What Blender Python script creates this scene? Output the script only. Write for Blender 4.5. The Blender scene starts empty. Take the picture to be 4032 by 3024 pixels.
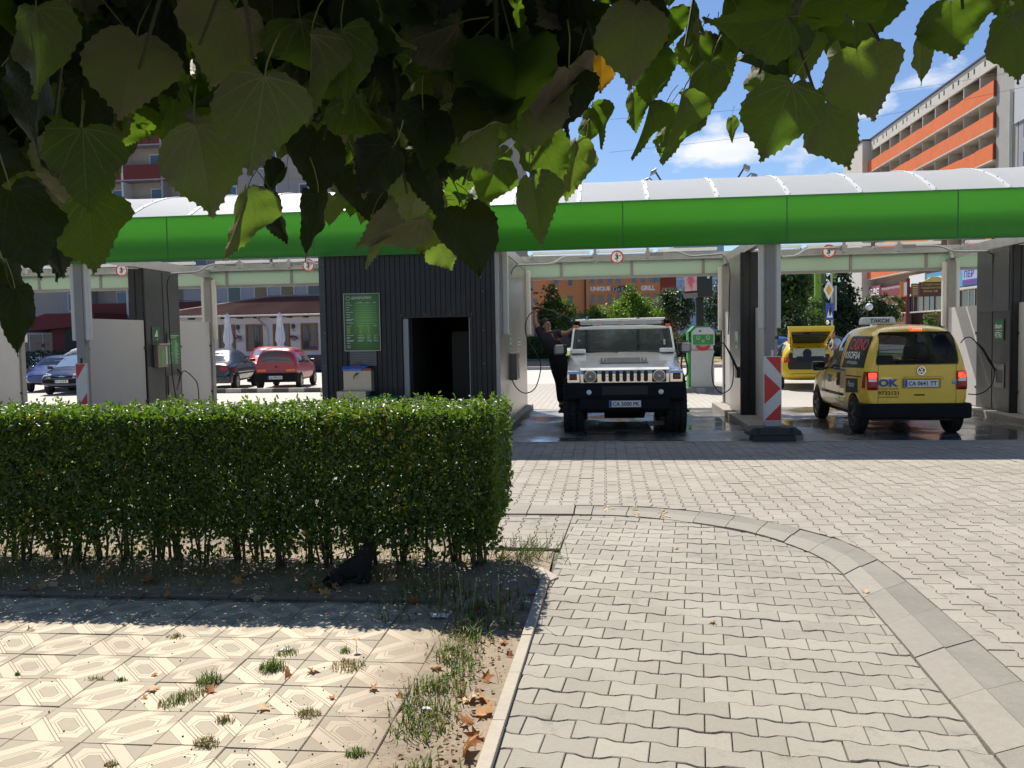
import bpy, bmesh, math, random
from mathutils import Vector, Matrix, noise
from mathutils.bvhtree import BVHTree
R = math.radians
random.seed(7)
sc = bpy.context.scene
C = sc.collection
# ------------------------------------------------------------------ camera
cam_d = bpy.data.cameras.new('camera'); cam = bpy.data.objects.new('camera', cam_d); C.objects.link(cam)
cam_d.sensor_width = 36; cam_d.lens = 3378 / 4032 * 36; cam_d.clip_start = .05; cam_d.clip_end = 2000
CAMROT = Matrix.Rotation(R(6.1633), 4, 'Z') @ Matrix.Rotation(R(90 - 3.1965), 4, 'X') @ Matrix.Rotation(R(-1.0), 4, 'Z')
cam.matrix_world = Matrix.Translation((0, 0, 1.65)) @ CAMROT
sc.camera = cam
# ------------------------------------------------------------------ light
sc.view_settings.view_transform = 'Standard'; sc.view_settings.look = 'None'
sc.view_settings.exposure = 0.62; sc.view_settings.gamma = 1.0; sc.view_settings.use_curve_mapping = False
SUN = Vector((-.30, .72, 1.0)).normalized()
sd = bpy.data.lights.new('sun', 'SUN'); sd.energy = 4.8; sd.angle = R(.53); sd.color = (1, .94, .84)
so = bpy.data.objects.new('sun', sd); C.objects.link(so); so.rotation_euler = (-SUN).to_track_quat('-Z', 'Y').to_euler(); so.location = (-20, 40, 60)
W = bpy.data.worlds.new('World'); sc.world = W; W.use_nodes = True
wn = W.node_tree.nodes; wl = W.node_tree.links
for n in list(wn): wn.remove(n)
def wnode(t, **k):
    n = wn.new(t)
    for a, b in k.items(): setattr(n, a, b)
    return n
sky = wnode('ShaderNodeTexSky', sky_type='NISHITA', sun_disc=False, sun_elevation=math.asin(SUN.z), sun_rotation=math.atan2(SUN.x, SUN.y) % (2 * math.pi), altitude=550, air_density=1.0, dust_density=.15, ozone_density=2.5)
tc = wnode('ShaderNodeTexCoord')
def wmath(op, a, b=None, clamp=False):
    n = wnode('ShaderNodeMath', operation=op, use_clamp=clamp)
    for i, v in enumerate((a, b)):
        if v is None: continue
        if isinstance(v, (int, float)): n.inputs[i].default_value = v
        else: wl.new(v, n.inputs[i])
    return n.outputs[0]
def wdot(vec):
    n = wnode('ShaderNodeVectorMath', operation='DOT_PRODUCT'); wl.new(tc.outputs['Generated'], n.inputs[0]); n.inputs[1].default_value = vec
    return n.outputs['Value']
nz = wnode('ShaderNodeTexNoise'); nz.inputs['Scale'].default_value = 10; nz.inputs['Detail'].default_value = 9; nz.inputs['Roughness'].default_value = .58; nz.inputs['Distortion'].default_value = .15
mp = wnode('ShaderNodeMapping'); mp.inputs['Scale'].default_value = (1, 1, 2.2); wl.new(tc.outputs['Generated'], mp.inputs[0]); wl.new(mp.outputs[0], nz.inputs['Vector'])
nlo = wnode('ShaderNodeTexNoise'); nlo.inputs['Scale'].default_value = 2.3; nlo.inputs['Detail'].default_value = 2; wl.new(mp.outputs[0], nlo.inputs['Vector'])
bias = wmath('MULTIPLY', wmath('SUBTRACT', nlo.outputs[0], .68), 1.5)
def pix_dir(x, y): return (CAMROT.to_3x3() @ Vector(((x - 2016) / 3378, -(y - 1512) / 3378, -1))).normalized()
for (cx, cy, rx, ry, amp) in ((2900, 580, 210, 62, .52), (2830, 505, 80, 50, .34), (3120, 600, 120, 40, .26), (3440, 420, 120, 42, .30), (3700, 330, 150, 40, .22), (2690, 540, 30, 40, .14)):
    c = pix_dir(cx, cy); rt = c.cross(Vector((0, 0, 1))).normalized(); up = rt.cross(c)
    a = wmath('DIVIDE', wdot(rt), rx / 3378); b = wmath('DIVIDE', wmath('SUBTRACT', wdot(up), 0.0), ry / 3378)
    d2 = wmath('ADD', wmath('MULTIPLY', a, a), wmath('MULTIPLY', b, b))
    f = wmath('GREATER_THAN', wdot(c), 0.0)
    g = wmath('MULTIPLY', wmath('MULTIPLY', wmath('POWER', 2.718, wmath('MULTIPLY', d2, -.8)), amp), f)
    bias = wmath('MAXIMUM', bias, wmath('SUBTRACT', g, .1))
m = wmath('ADD', wmath('SUBTRACT', nz.outputs[0], .52), bias)
m = wmath('MULTIPLY', m, 5.0, True)
hz = wmath('MULTIPLY', wmath('SUBTRACT', wdot((0, 0, 1)), .0), 6, True)
m = wmath('MULTIPLY', m, hz)
nsh = wnode('ShaderNodeTexNoise'); nsh.inputs['Scale'].default_value = 16; nsh.inputs['Detail'].default_value = 5; wl.new(mp.outputs[0], nsh.inputs['Vector'])
shd = wnode('ShaderNodeMixRGB'); shd.inputs[1].default_value = (5.4, 5.9, 6.8, 1); shd.inputs[2].default_value = (8.6, 8.7, 8.8, 1); wl.new(nsh.outputs[0], shd.inputs[0])
skc = wnode('ShaderNodeMixRGB', blend_type='MULTIPLY'); skc.inputs[0].default_value = 1; skc.inputs[2].default_value = (.78, .83, .93, 1); wl.new(sky.outputs[0], skc.inputs[1])
cm = wnode('ShaderNodeMixRGB'); wl.new(m, cm.inputs[0]); wl.new(skc.outputs[0], cm.inputs[1]); wl.new(shd.outputs[0], cm.inputs[2])
bg = wnode('ShaderNodeBackground'); bg.inputs[1].default_value = .085; wl.new(cm.outputs[0], bg.inputs[0])
wo = wnode('ShaderNodeOutputWorld'); wl.new(bg.outputs[0], wo.inputs[0])
sc.render.engine = 'CYCLES'
sc.cycles.max_bounces = 8; sc.cycles.transparent_max_bounces = 16; sc.cycles.sample_clamp_indirect = 6
sc.cycles.use_denoising = True

# ------------------------------------------------------------------ materials
class NT:
    """small node helper for one material"""
    def __init__(s, name):
        s.m = bpy.data.materials.new(name); s.m.use_nodes = True; s.t = s.m.node_tree; s.t.nodes.clear(); s.out = s.n('ShaderNodeOutputMaterial')
    def n(s, t, **k):
        x = s.t.nodes.new(t)
        for a, b in k.items(): setattr(x, a, b)
        return x
    def l(s, a, b): s.t.links.new(a, b)
    def put(s, sock, v):
        if v is None: return
        if isinstance(v, (int, float)): sock.default_value = v
        elif isinstance(v, tuple): sock.default_value = v if len(v) == 4 or sock.type == 'VECTOR' else (*v, 1)
        else: s.l(v, sock)
    def math(s, op, a, b=None, c=None, clamp=False):
        x = s.n('ShaderNodeMath', operation=op, use_clamp=clamp)
        for i, v in enumerate((a, b, c)): s.put(x.inputs[i], v)
        return x.outputs[0]
    def mix(s, f, a, b, mode='MIX'):
        x = s.n('ShaderNodeMixRGB', blend_type=mode); s.put(x.inputs[0], f); s.put(x.inputs[1], a); s.put(x.inputs[2], b); return x.outputs[0]
    def noise(s, scale, detail=4, vec=None, rough=.55):
        x = s.n('ShaderNodeTexNoise'); x.inputs['Scale'].default_value = scale; x.inputs['Detail'].default_value = detail; x.inputs['Roughness'].default_value = rough
        s.l(vec or s.co(), x.inputs['Vector']); return x.outputs[0]
    def co(s, kind='Object'):
        if not hasattr(s, '_c'): s._c = s.n('ShaderNodeTexCoord')
        return s._c.outputs[kind]
    def pos(s):
        return s.n('ShaderNodeNewGeometry').outputs['Position']
    def ramp(s, f, a, b):
        x = s.n('ShaderNodeMapRange'); s.put(x.inputs[0], f); x.inputs[1].default_value = a; x.inputs[2].default_value = b; return x.outputs[0]
    def rand(s): return s.n('ShaderNodeObjectInfo').outputs['Random']
    def bsdf(s, col, rough=.6, metal=0, normal=None, **k):
        b = s.n('ShaderNodeBsdfPrincipled'); s.put(b.inputs['Base Color'], col); s.put(b.inputs['Roughness'], rough); s.put(b.inputs['Metallic'], metal); s.put(b.inputs['Normal'], normal)
        for a, v in k.items(): s.put(b.inputs[a], v)
        return b
    def bump(s, h, st=.3, dist=.01):
        x = s.n('ShaderNodeBump'); x.inputs['Strength'].default_value = st; x.inputs['Distance'].default_value = dist; s.l(h, x.inputs['Height']); return x.outputs[0]
    def done(s, sh): s.l(sh.outputs[0] if hasattr(sh, 'outputs') else sh, s.out.inputs[0]); return s.m
_M = {}
def pm(name, col, rough=.6, metal=0, var=.12, scale=6, bump=0, bscale=60, world=False, rnd=0, coat=0, spec=None, dirt=None):
    """procedural material: base colour broken up by two noises, optional relief, per-object variation"""
    if name in _M: return _M[name]
    t = NT(name); vec = t.pos() if world else t.co()
    n1 = t.noise(scale, 5, vec); n2 = t.noise(scale * 7, 4, vec)
    f = t.math('ADD', t.math('MULTIPLY', n1, .6), t.math('MULTIPLY', n2, .4))
    lo = tuple(c * (1 - var) for c in col); hi = tuple(min(1, c * (1 + var)) for c in col)
    c = t.mix(t.ramp(f, .3, .7), lo, hi)
    if dirt: c = t.mix(t.math('MULTIPLY', t.ramp(t.noise(scale * .5, 6, vec, .7), .52, .75), dirt[1]), c, dirt[0])
    if rnd: c = t.mix(1.0, c, t.mix(t.rand(), (1 - rnd,) * 3, (1 + rnd,) * 3), 'MULTIPLY')
    k = {}
    if coat: k['Coat Weight'] = coat; k['Coat Roughness'] = .05
    if spec is not None: k['Specular IOR Level'] = spec
    nr = t.bump(t.noise(bscale, 5, vec, .65), bump, .01) if bump else None
    r = t.math('ADD', rough - .08, t.math('MULTIPLY', n1, .16)) if rough > .1 else rough
    _M[name] = t.done(t.bsdf(c, r, metal, nr, **k)); return _M[name]
def em(name, col, st):
    if name in _M: return _M[name]
    t = NT(name); b = t.bsdf(col, .4); t.put(b.inputs['Emission Color'], col); b.inputs['Emission Strength'].default_value = st
    _M[name] = t.done(b); return _M[name]
def glass(name, col=(.02, .03, .03), rough=.03, through=.0, tint=(.5, .6, .58)):
    """dark car or window glass; through>0 lets part of what lies behind show"""
    if name in _M: return _M[name]
    t = NT(name)
    g = t.bsdf(col, rough, 0, **{'Specular IOR Level': .6})
    if through:
        tr = t.n('ShaderNodeBsdfTransparent'); t.put(tr.inputs[0], tint)
        mx = t.n('ShaderNodeMixShader')
        lw = t.n('ShaderNodeLayerWeight'); lw.inputs[0].default_value = .35
        t.put(mx.inputs[0], t.math('SUBTRACT', through, t.math('MULTIPLY', lw.outputs['Fresnel'], .6), clamp=True)); t.l(g.outputs[0], mx.inputs[1]); t.l(tr.outputs[0], mx.inputs[2])
        _M[name] = t.done(mx)
    else: _M[name] = t.done(g)
    return _M[name]
def translucent(name, col, tcol, w=.5, rough=.4, var=.06, scale=3):
    if name in _M: return _M[name]
    t = NT(name); c = t.mix(t.noise(scale), tuple(x * (1 - var) for x in col), tuple(min(1, x * (1 + var)) for x in col))
    b = t.bsdf(c, rough); tr = t.n('ShaderNodeBsdfTranslucent'); t.put(tr.inputs[0], tcol)
    mx = t.n('ShaderNodeMixShader'); mx.inputs[0].default_value = w; t.l(b.outputs[0], mx.inputs[1]); t.l(tr.outputs[0], mx.inputs[2])
    _M[name] = t.done(mx); return _M[name]

# ------------------------------------------------------------------ objects
def tag(o, label=None, cat=None, group=None, kind=None):
    if label: o['label'] = label
    if cat: o['category'] = cat
    if group: o['group'] = group
    if kind: o['kind'] = kind
    return o
def thing(name, label, cat, loc=(0, 0, 0), rz=0, group=None):
    o = bpy.data.objects.new(name, None); C.objects.link(o); o.location = loc; o.rotation_euler = (0, 0, rz); o.empty_display_size = .1
    return tag(o, label, cat, group)
def link(name, me, parent=None, local=True):
    o = bpy.data.objects.new(name, me); C.objects.link(o)
    if parent is not None:
        o.parent = parent
        if not local:
            q = parent
            mtx = Matrix.Identity(4)
            chain = []
            while q is not None: chain.append(q); q = q.parent
            for q in reversed(chain): mtx = mtx @ q.matrix_parent_inverse @ q.matrix_basis
            o.matrix_parent_inverse = mtx.inverted()
    return o
def copy_tree(o, parent=None):
    c = o.copy(); C.objects.link(c)
    if parent is not None: c.parent = parent
    for ch in list(o.children): copy_tree(ch, c)
    return c
class MB:
    """collects shapes; build() links them as ONE mesh object"""
    def __init__(s): s.v = []; s.f = []; s.uv = None; s.mi = []
    def add(s, vs, fs, mi=0):
        b = len(s.v); s.v.extend([tuple(v) for v in vs]); s.f.extend([tuple(i + b for i in f) for f in fs]); s.mi.extend([mi] * len(fs)); return s
    def box(s, x0, x1, y0, y1, z0, z1, mi=0):
        return s.add([(x0, y0, z0), (x1, y0, z0), (x1, y1, z0), (x0, y1, z0), (x0, y0, z1), (x1, y0, z1), (x1, y1, z1), (x0, y1, z1)],
                     [(0, 3, 2, 1), (4, 5, 6, 7), (0, 1, 5, 4), (1, 2, 6, 5), (2, 3, 7, 6), (3, 0, 4, 7)], mi)
    def obox(s, c, ax, ay, az, mi=0):
        """box from its centre and three half-extent vectors"""
        c, ax, ay, az = map(Vector, (c, ax, ay, az)); vs = [c + i * ax + j * ay + k * az for k in (-1, 1) for (i, j) in ((-1, -1), (1, -1), (1, 1), (-1, 1))]
        return s.add(vs, [(0, 3, 2, 1), (4, 5, 6, 7), (0, 1, 5, 4), (1, 2, 6, 5), (2, 3, 7, 6), (3, 0, 4, 7)], mi)
    def cyl(s, p0, p1, r0, r1=None, n=12, caps=True, mi=0):
        return s.tube([p0, p1], [r0, r0 if r1 is None else r1], n, caps, mi)
    def tube(s, pts, r, n=8, caps=True, mi=0):
        pts = [Vector(p) for p in pts]; rs = r if isinstance(r, (list, tuple)) else [r] * len(pts)
        vs = []; prev = None
        for i, p in enumerate(pts):
            d = (pts[min(i + 1, len(pts) - 1)] - pts[max(i - 1, 0)])
            if d.length < 1e-9: d = Vector((0, 0, 1))
            d.normalize()
            if prev is None: a = d.orthogonal().normalized()
            else:
                a = prev - d * prev.dot(d); a = a.normalized() if a.length > 1e-6 else d.orthogonal().normalized()
            prev = a; b = d.cross(a)
            vs += [p + (a * math.cos(t) + b * math.sin(t)) * rs[i] for t in (2 * math.pi * k / n for k in range(n))]
        fs = [(i * n + k, i * n + (k + 1) % n, (i + 1) * n + (k + 1) % n, (i + 1) * n + k) for i in range(len(pts) - 1) for k in range(n)]
        if caps: fs += [tuple(reversed(range(n))), tuple(range((len(pts) - 1) * n, len(pts) * n))]
        return s.add(vs, fs, mi)
    def prism(s, poly, axis, a, b, mi=0):
        """extrude a 2-D outline along axis x, y or z from a to b (outline in the other two, in x,y,z order)"""
        def P(p, t): return {'x': (t, p[0], p[1]), 'y': (p[0], t, p[1]), 'z': (p[0], p[1], t)}[axis]
        n = len(poly); vs = [P(p, a) for p in poly] + [P(p, b) for p in poly]
        return s.add(vs, [tuple(range(n)), tuple(reversed(range(n, 2 * n)))] + [((i + 1) % n, i, n + i, n + (i + 1) % n) for i in range(n)], mi)
    def ball(s, c, rx, ry=None, rz=None, nu=12, nv=8, mi=0, jit=0):
        ry = rx if ry is None else ry; rz = rx if rz is None else rz; vs = [(c[0], c[1], c[2] - rz)]
        for j in range(1, nv):
            for i in range(nu):
                t = math.pi * j / nv; p = 2 * math.pi * i / nu; q = 1 + random.uniform(-jit, jit)
                vs.append((c[0] + rx * q * math.sin(t) * math.cos(p), c[1] + ry * q * math.sin(t) * math.sin(p), c[2] - rz * q * math.cos(t)))
        vs.append((c[0], c[1], c[2] + rz)); L = len(vs) - 1; fs = [(0, 1 + (i + 1) % nu, 1 + i) for i in range(nu)]
        for j in range(nv - 2):
            for i in range(nu):
                a = 1 + j * nu + i; b = 1 + j * nu + (i + 1) % nu; fs.append((a, b, b + nu, a + nu))
        o = 1 + (nv - 2) * nu; fs += [(o + i, o + (i + 1) % nu, L) for i in range(nu)]
        return s.add(vs, fs, mi)
    def disc(s, c, u, v, r, n=24, mi=0, r2=None):
        c, u, v = map(Vector, (c, u, v)); r2 = r if r2 is None else r2
        return s.add([c + u * r * math.cos(2 * math.pi * k / n) + v * r2 * math.sin(2 * math.pi * k / n) for k in range(n)], [tuple(range(n))], mi)
    def ring(s, c, u, v, r0, r1, d=.004, n=32, mi=0, ratio=1):
        c, u, v = map(Vector, (c, u, v)); w = u.cross(v).normalized() * d; vs = []
        for k in range(n):
            q = u * math.cos(2 * math.pi * k / n) + v * ratio * math.sin(2 * math.pi * k / n)
            vs += [c + q * r0, c + q * r1, c + q * r1 + w, c + q * r0 + w]
        return s.add(vs, [(4 * k + i, 4 * k + (i + 1) % 4, 4 * ((k + 1) % n) + (i + 1) % 4, 4 * ((k + 1) % n) + i) for k in range(n) for i in range(4)], mi)
    def mesh(s, name, mats, smooth=None):
        me = bpy.data.meshes.new(name); me.from_pydata(s.v, [], s.f)
        for m in (mats if isinstance(mats, (list, tuple)) else [mats]): me.materials.append(m)
        if any(s.mi): me.polygons.foreach_set('material_index', s.mi)
        bm = bmesh.new(); bm.from_mesh(me); bmesh.ops.recalc_face_normals(bm, faces=bm.faces)
        if smooth is not None:
            for f in bm.faces: f.smooth = True
            for e in bm.edges:
                if len(e.link_faces) == 2 and e.calc_face_angle(0) > R(smooth): e.smooth = False
        bm.to_mesh(me); bm.free(); return me
    def build(s, name, mats, parent=None, local=True, bev=0, smooth=None, label=None, cat=None, group=None, kind=None):
        o = link(name, s.mesh(name, mats, smooth), parent, local)
        if bev:
            b = o.modifiers.new('bevel', 'BEVEL'); b.width = bev; b.segments = 2; b.limit_method = 'ANGLE'; b.angle_limit = R(40)
        return tag(o, label, cat, group, kind)
def box(name, mat, parent, x0, x1, y0, y1, z0, z1, bev=0, local=False, **k): return MB().box(x0, x1, y0, y1, z0, z1).build(name, mat, parent, local, bev, **k)
def rrect(x0, x1, y0, y1, r, n=4):
    r = min(r, (x1 - x0) / 2 - 1e-4, (y1 - y0) / 2 - 1e-4); out = []
    for cx, cy, a in ((x1 - r, y1 - r, 0), (x0 + r, y1 - r, 90), (x0 + r, y0 + r, 180), (x1 - r, y0 + r, 270)):
        out += [(cx + r * math.cos(R(a + 90 * k / n)), cy + r * math.sin(R(a + 90 * k / n))) for k in range(n + 1)]
    return out
# writing: every text is a curve turned into a mesh at the end, fitted to a box given by its lower-left corner, right and up vectors
_T = []
def text(s, ll, right, up, w, h, mat, parent=None, name='lettering', bold=.0, depth=.004, shear=0, proj=None, local=False):
    cu = bpy.data.curves.new(name, 'FONT'); cu.body = s; cu.offset = bold; cu.shear = shear; cu.resolution_u = 3
    o = bpy.data.objects.new(name, cu); C.objects.link(o); _T.append((o, Vector(ll), Vector(right).normalized(), Vector(up).normalized(), w, h, mat, parent, name, depth, proj, local))
def finish_texts():
    bpy.context.view_layer.update(); dg = bpy.context.evaluated_depsgraph_get(); built = []
    for (o, ll, rt, up, w, h, mat, parent, name, depth, proj, local) in _T:
        me = bpy.data.meshes.new_from_object(o.evaluated_get(dg)); built.append(me)
    for (o, ll, rt, up, w, h, mat, parent, name, depth, proj, local), me in zip(_T, built):
        bpy.data.objects.remove(o)
        vs = [v.co.copy() for v in me.vertices]
        if not vs: continue
        x0 = min(v.x for v in vs); x1 = max(v.x for v in vs); y0 = min(v.y for v in vs); y1 = max(v.y for v in vs); nrm = rt.cross(up)
        bm = bmesh.new(); bm.from_mesh(me)
        for v in bm.verts:
            p = ll + rt * ((v.co.x - x0) / max(1e-6, x1 - x0) * w) + up * ((v.co.y - y0) / max(1e-6, y1 - y0) * h)
            if proj:
                bvh, d = proj; hit = bvh.ray_cast(p - d * .4, d)
                if hit[0] is not None: p = hit[0]
                v.co = p - d * depth
            else: v.co = p + nrm * depth
        bm.to_mesh(me); bm.free(); me.materials.clear(); me.materials.append(mat)
        for p_ in me.polygons: p_.material_index = 0
        link(name, me, parent, local)
X, Y, Z = Vector((1, 0, 0)), Vector((0, 1, 0)), Vector((0, 0, 1))
# ================================================================== GROUND
def sheet(name, mat, x0, x1, y0, y1, z, kind='structure', n=1):
    o = MB().add([(x0, y0, z), (x1, y0, z), (x1, y1, z), (x0, y1, z)], [(0, 1, 2, 3)]).build(name, mat); return tag(o, kind=kind)
M_bed = pm('joint sand', (.17, .145, .11), .95, var=.4, scale=9, bump=.4, bscale=90, world=True)
M_soil = pm('dry soil', (.29, .23, .165), .95, var=.35, scale=5, bump=.8, bscale=45, world=True, dirt=((.10, .075, .05), .7))
M_asph = pm('worn asphalt', (.30, .285, .265), .9, var=.12, scale=.9, bump=.15, world=True)
M_conc = pm('pale concrete', (.42, .39, .345), .85, var=.12, scale=1.3, bump=.15, world=True, dirt=((.26, .24, .21), .5))
sheet('ground', M_asph, -220, 220, -30, 500, -.09)
mb = MB(); nx, ny = 90, 60; vs = []
for i in range(nx + 1):
    for j in range(ny + 1):
        x = -5.6 + 5.2 * i / nx; y = 1.1 + 5.65 * j / ny; e = max(0, 1 - abs(x + .93) / .16) if y < 5.3 else max(0, 1 - abs(y - 5.27) / .25)
        vs.append((x, y, -.024 + .030 * e * (.5 + noise.noise(Vector((x * 5, y * 5, 0))) * .9) + .006 * noise.noise(Vector((x * 14, y * 14, 2))) + (.03 * max(0, 1 - abs(y - 6.05) / .5))))
tag(mb.add(vs, [(i * (ny + 1) + j, (i + 1) * (ny + 1) + j, (i + 1) * (ny + 1) + j + 1, i * (ny + 1) + j + 1) for i in range(nx) for j in range(ny)]).build('planting_bed', M_soil, smooth=180), kind='structure')
sheet('paving_bed', M_bed, -9.5, 9.5, 1.0, 13.2, -.030)
sheet('parking_lot', pm('parking concrete', (.50, .46, .40), .9, var=.1, scale=.7, world=True), -60, -5.2, 19.6, 41, -.012)
# paving beyond the wash: the blocks are under three pixels there, so the material draws the courses
t = NT('far paving'); br = t.n('ShaderNodeTexBrick'); mpn = t.n('ShaderNodeMapping'); t.l(t.pos(), mpn.inputs[0]); mpn.inputs['Rotation'].default_value = (0, 0, R(90)); t.l(mpn.outputs[0], br.inputs[0])
for k, v in (('Scale', 1.0), ('Mortar Size', .008), ('Brick Width', .215), ('Row Height', .147)): br.inputs[k].default_value = v
br.inputs[1].default_value = (.42, .39, .345, 1); br.inputs[2].default_value = (.36, .335, .30, 1); br.inputs[3].default_value = (.14, .125, .11, 1)
M_farpave = t.done(t.bsdf(t.mix(.35, br.outputs[0], t.mix(t.noise(.8, 5, t.pos()), (.33, .31, .275), (.45, .42, .37))), .88))
sheet('rear_paving', M_farpave, -5.2, 12, 19.15, 29.3, -.004)
sheet('road', pm('road concrete', (.47, .45, .42), .9, var=.08, scale=.5, world=True), -70, 60, 29.3, 42, -.03)
sheet('dirt_verge', pm('verge dirt', (.36, .25, .155), .95, var=.25, scale=.4, bump=.3, bscale=6, world=True, dirt=((.12, .15, .05), .6)), -5, 18, 42.3, 56, .0)
sheet('lawn', pm('lawn turf', (.13, .19, .045), .95, var=.4, scale=.5, bump=.5, bscale=9, world=True, dirt=((.30, .22, .12), .45)), -6, 20, 55, 90, .03)
MB().box(-5, 18, 42, 42.3, -.02, .13).build('kerb', M_conc, kind='structure')

# ---------------- block paving: wavy-sided blocks, 215 x 147 mm
PX, PY, WV = .2155, .1475, .0105
def wave(u):                                       # joint offset along one block, u in 0..1 measured from a block's end
    u = abs((u % 1) - .5) * 2                      # 1 at the ends, 0 in the middle
    return WV * (1 if u > .72 else (-1 if u < .34 else (u - .53) / .19))
US = [0, .12, .17, .33, .38, .5, .62, .67, .83, .88, 1]
def block_outline(px=PX, py=PY, g=.0024):
    lo = [(u * px, -wave(u) + g) for u in US]; hi = [(u * px, py + wave(u) - g) for u in US]
    lo = [(min(max(x, g), px - g), y) for x, y in lo]; hi = [(min(max(x, g), px - g), y) for x, y in hi]
    return lo + hi[::-1]
def clip(poly, planes):
    for (nx, ny, d) in planes:                     # keep nx*x+ny*y<=d
        out = []
        for i, p in enumerate(poly):
            q = poly[(i + 1) % len(poly)]; a = nx * p[0] + ny * p[1] - d; b = nx * q[0] + ny * q[1] - d
            if a <= 0: out.append(p)
            if (a < 0) != (b < 0) and a != b:
                s = a / (a - b); out.append((p[0] + (q[0] - p[0]) * s, p[1] + (q[1] - p[1]) * s))
        poly = out
        if len(poly) < 3: return []
    return poly
def area(p): return .5 * sum(p[i][0] * p[(i + 1) % len(p)][1] - p[(i + 1) % len(p)][0] * p[i][1] for i in range(len(p)))
def block_geo(mb, poly, z, rich=True):
    cx = sum(p[0] for p in poly) / len(poly); cy = sum(p[1] for p in poly) / len(poly); n = len(poly)
    tx, ty = random.gauss(0, .004), random.gauss(0, .004)
    zz = lambda p: z + (p[0] - cx) * tx + (p[1] - cy) * ty
    def ins(p, d):
        v = Vector((cx - p[0], cy - p[1])); L = v.length; return (p[0] + v.x / L * d, p[1] + v.y / L * d)
    if rich:
        a = [ins(p, .0045) for p in poly]; vs = [(*p, zz(p)) for p in a] + [(*p, zz(p) - .003) for p in poly] + [(*p, z - .03) for p in poly]
        mb.add(vs, [tuple(range(n))] + [(k * n + (i + 1) % n, k * n + i, (k + 1) * n + i, (k + 1) * n + (i + 1) % n) for k in (0, 1) for i in range(n)])
    else:
        vs = [(*p, zz(p)) for p in poly] + [(*p, z - .03) for p in poly]
        mb.add(vs, [tuple(range(n))] + [((i + 1) % n, i, n + i, n + (i + 1) % n) for i in range(n)])
def paver_mat(name, c0, c1, wear):
    t = NT(name); p = t.pos(); v = t.n('ShaderNodeAttribute', attribute_name='tone'); v.attribute_type = 'GEOMETRY'
    big = t.noise(1.1, 4, p); fine = t.noise(26, 5, p, .7); spk = t.noise(170, 2, p)
    c = t.mix(v.outputs['Fac'], c0, c1)
    c = t.mix(t.ramp(big, .35, .68), t.mix(1, c, (.86, .85, .83), 'MULTIPLY'), c)
    c = t.mix(t.math('MULTIPLY', t.ramp(fine, .5, .78), .38), c, wear)
    c = t.mix(t.math('MULTIPLY', t.ramp(t.noise(2.6, 6, p, .8), .57, .72), .6), c, tuple(x * .5 for x in wear))
    c = t.mix(t.math('MULTIPLY', t.ramp(t.noise(.9, 3, p, .5), .60, .66), t.math('MULTIPLY', t.ramp(t.noise(7, 5, p, .8), .45, .6), .45)), c, (.12, .108, .09))     # oil and tyre marks
    c = t.mix(t.math('MULTIPLY', t.ramp(spk, .60, .72), .35), c, (.55, .52, .47))
    return t.done(t.bsdf(c, .86, 0, t.bump(t.math('ADD', fine, spk), .35, .004)))
M_paver = paver_mat('grey paving blocks', (.295, .27, .23), (.365, .335, .287), (.20, .18, .15))
M_paver2 = paver_mat('drive paving blocks', (.315, .282, .24), (.36, .325, .277), (.225, .20, .17))
def tone(me, vals):
    a = me.attributes.new('tone', 'FLOAT', 'FACE'); a.data.foreach_set('value', vals)
INNER = [(1.35, .9), (1.455, 3.0), (1.53, 4.47), (1.56, 5.2), (1.585, 5.9), (1.575, 6.22), (1.505, 6.5), (1.41, 6.74), (1.29, 6.96), (1.145, 7.16), (.98, 7.32), (.77, 7.475), (.56, 7.61), (.31, 7.72), (.05, 7.79), (-.29, 7.80)]
OUTER = [(1.83, .9), (1.91, 3.0), (1.94, 4.47), (1.955, 5.2), (1.965, 5.9), (1.955, 6.25), (1.925, 6.6), (1.84, 6.95), (1.66, 7.25), (1.45, 7.53), (1.23, 7.77), (.98, 7.94), (.73, 8.09), (.43, 8.2), (.085, 8.255), (-.29, 8.27)]
def side(a, b):                                    # half-plane left of a->b is kept (counter-clockwise outline)
    nx, ny = b[1] - a[1], -(b[0] - a[0]); L = math.hypot(nx, ny); return (nx / L, ny / L, (nx * a[0] + ny * a[1]) / L)
NEAR = [(-.494, .9)] + INNER + [(-.30, 7.78), (-.385, 5.6)]
near_planes = [side(NEAR[i], NEAR[(i + 1) % len(NEAR)]) for i in range(len(NEAR)) if NEAR[i] != NEAR[(i + 1) % len(NEAR)]]
blocks = []                                        # (distance, outline, kind)
ca, sa = math.cos(R(-6.1)), math.sin(R(-6.1))
for r in range(-12, 52):
    for k in range(-14, 20):
        off = (r % 2) * PX / 2
        pl = []
        for (x, y) in block_outline():
            bx, by = x + k * PX + off, y + r * PY + .9
            pl.append((bx * ca - by * sa + .02, bx * sa + by * ca))
        pl = clip(pl, near_planes)
        if len(pl) >= 3 and area(pl) > .0012:
            cx = sum(p[0] for p in pl) / len(pl); cy = sum(p[1] for p in pl) / len(pl); blocks.append((math.hypot(cx, cy), pl, 0))
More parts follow.
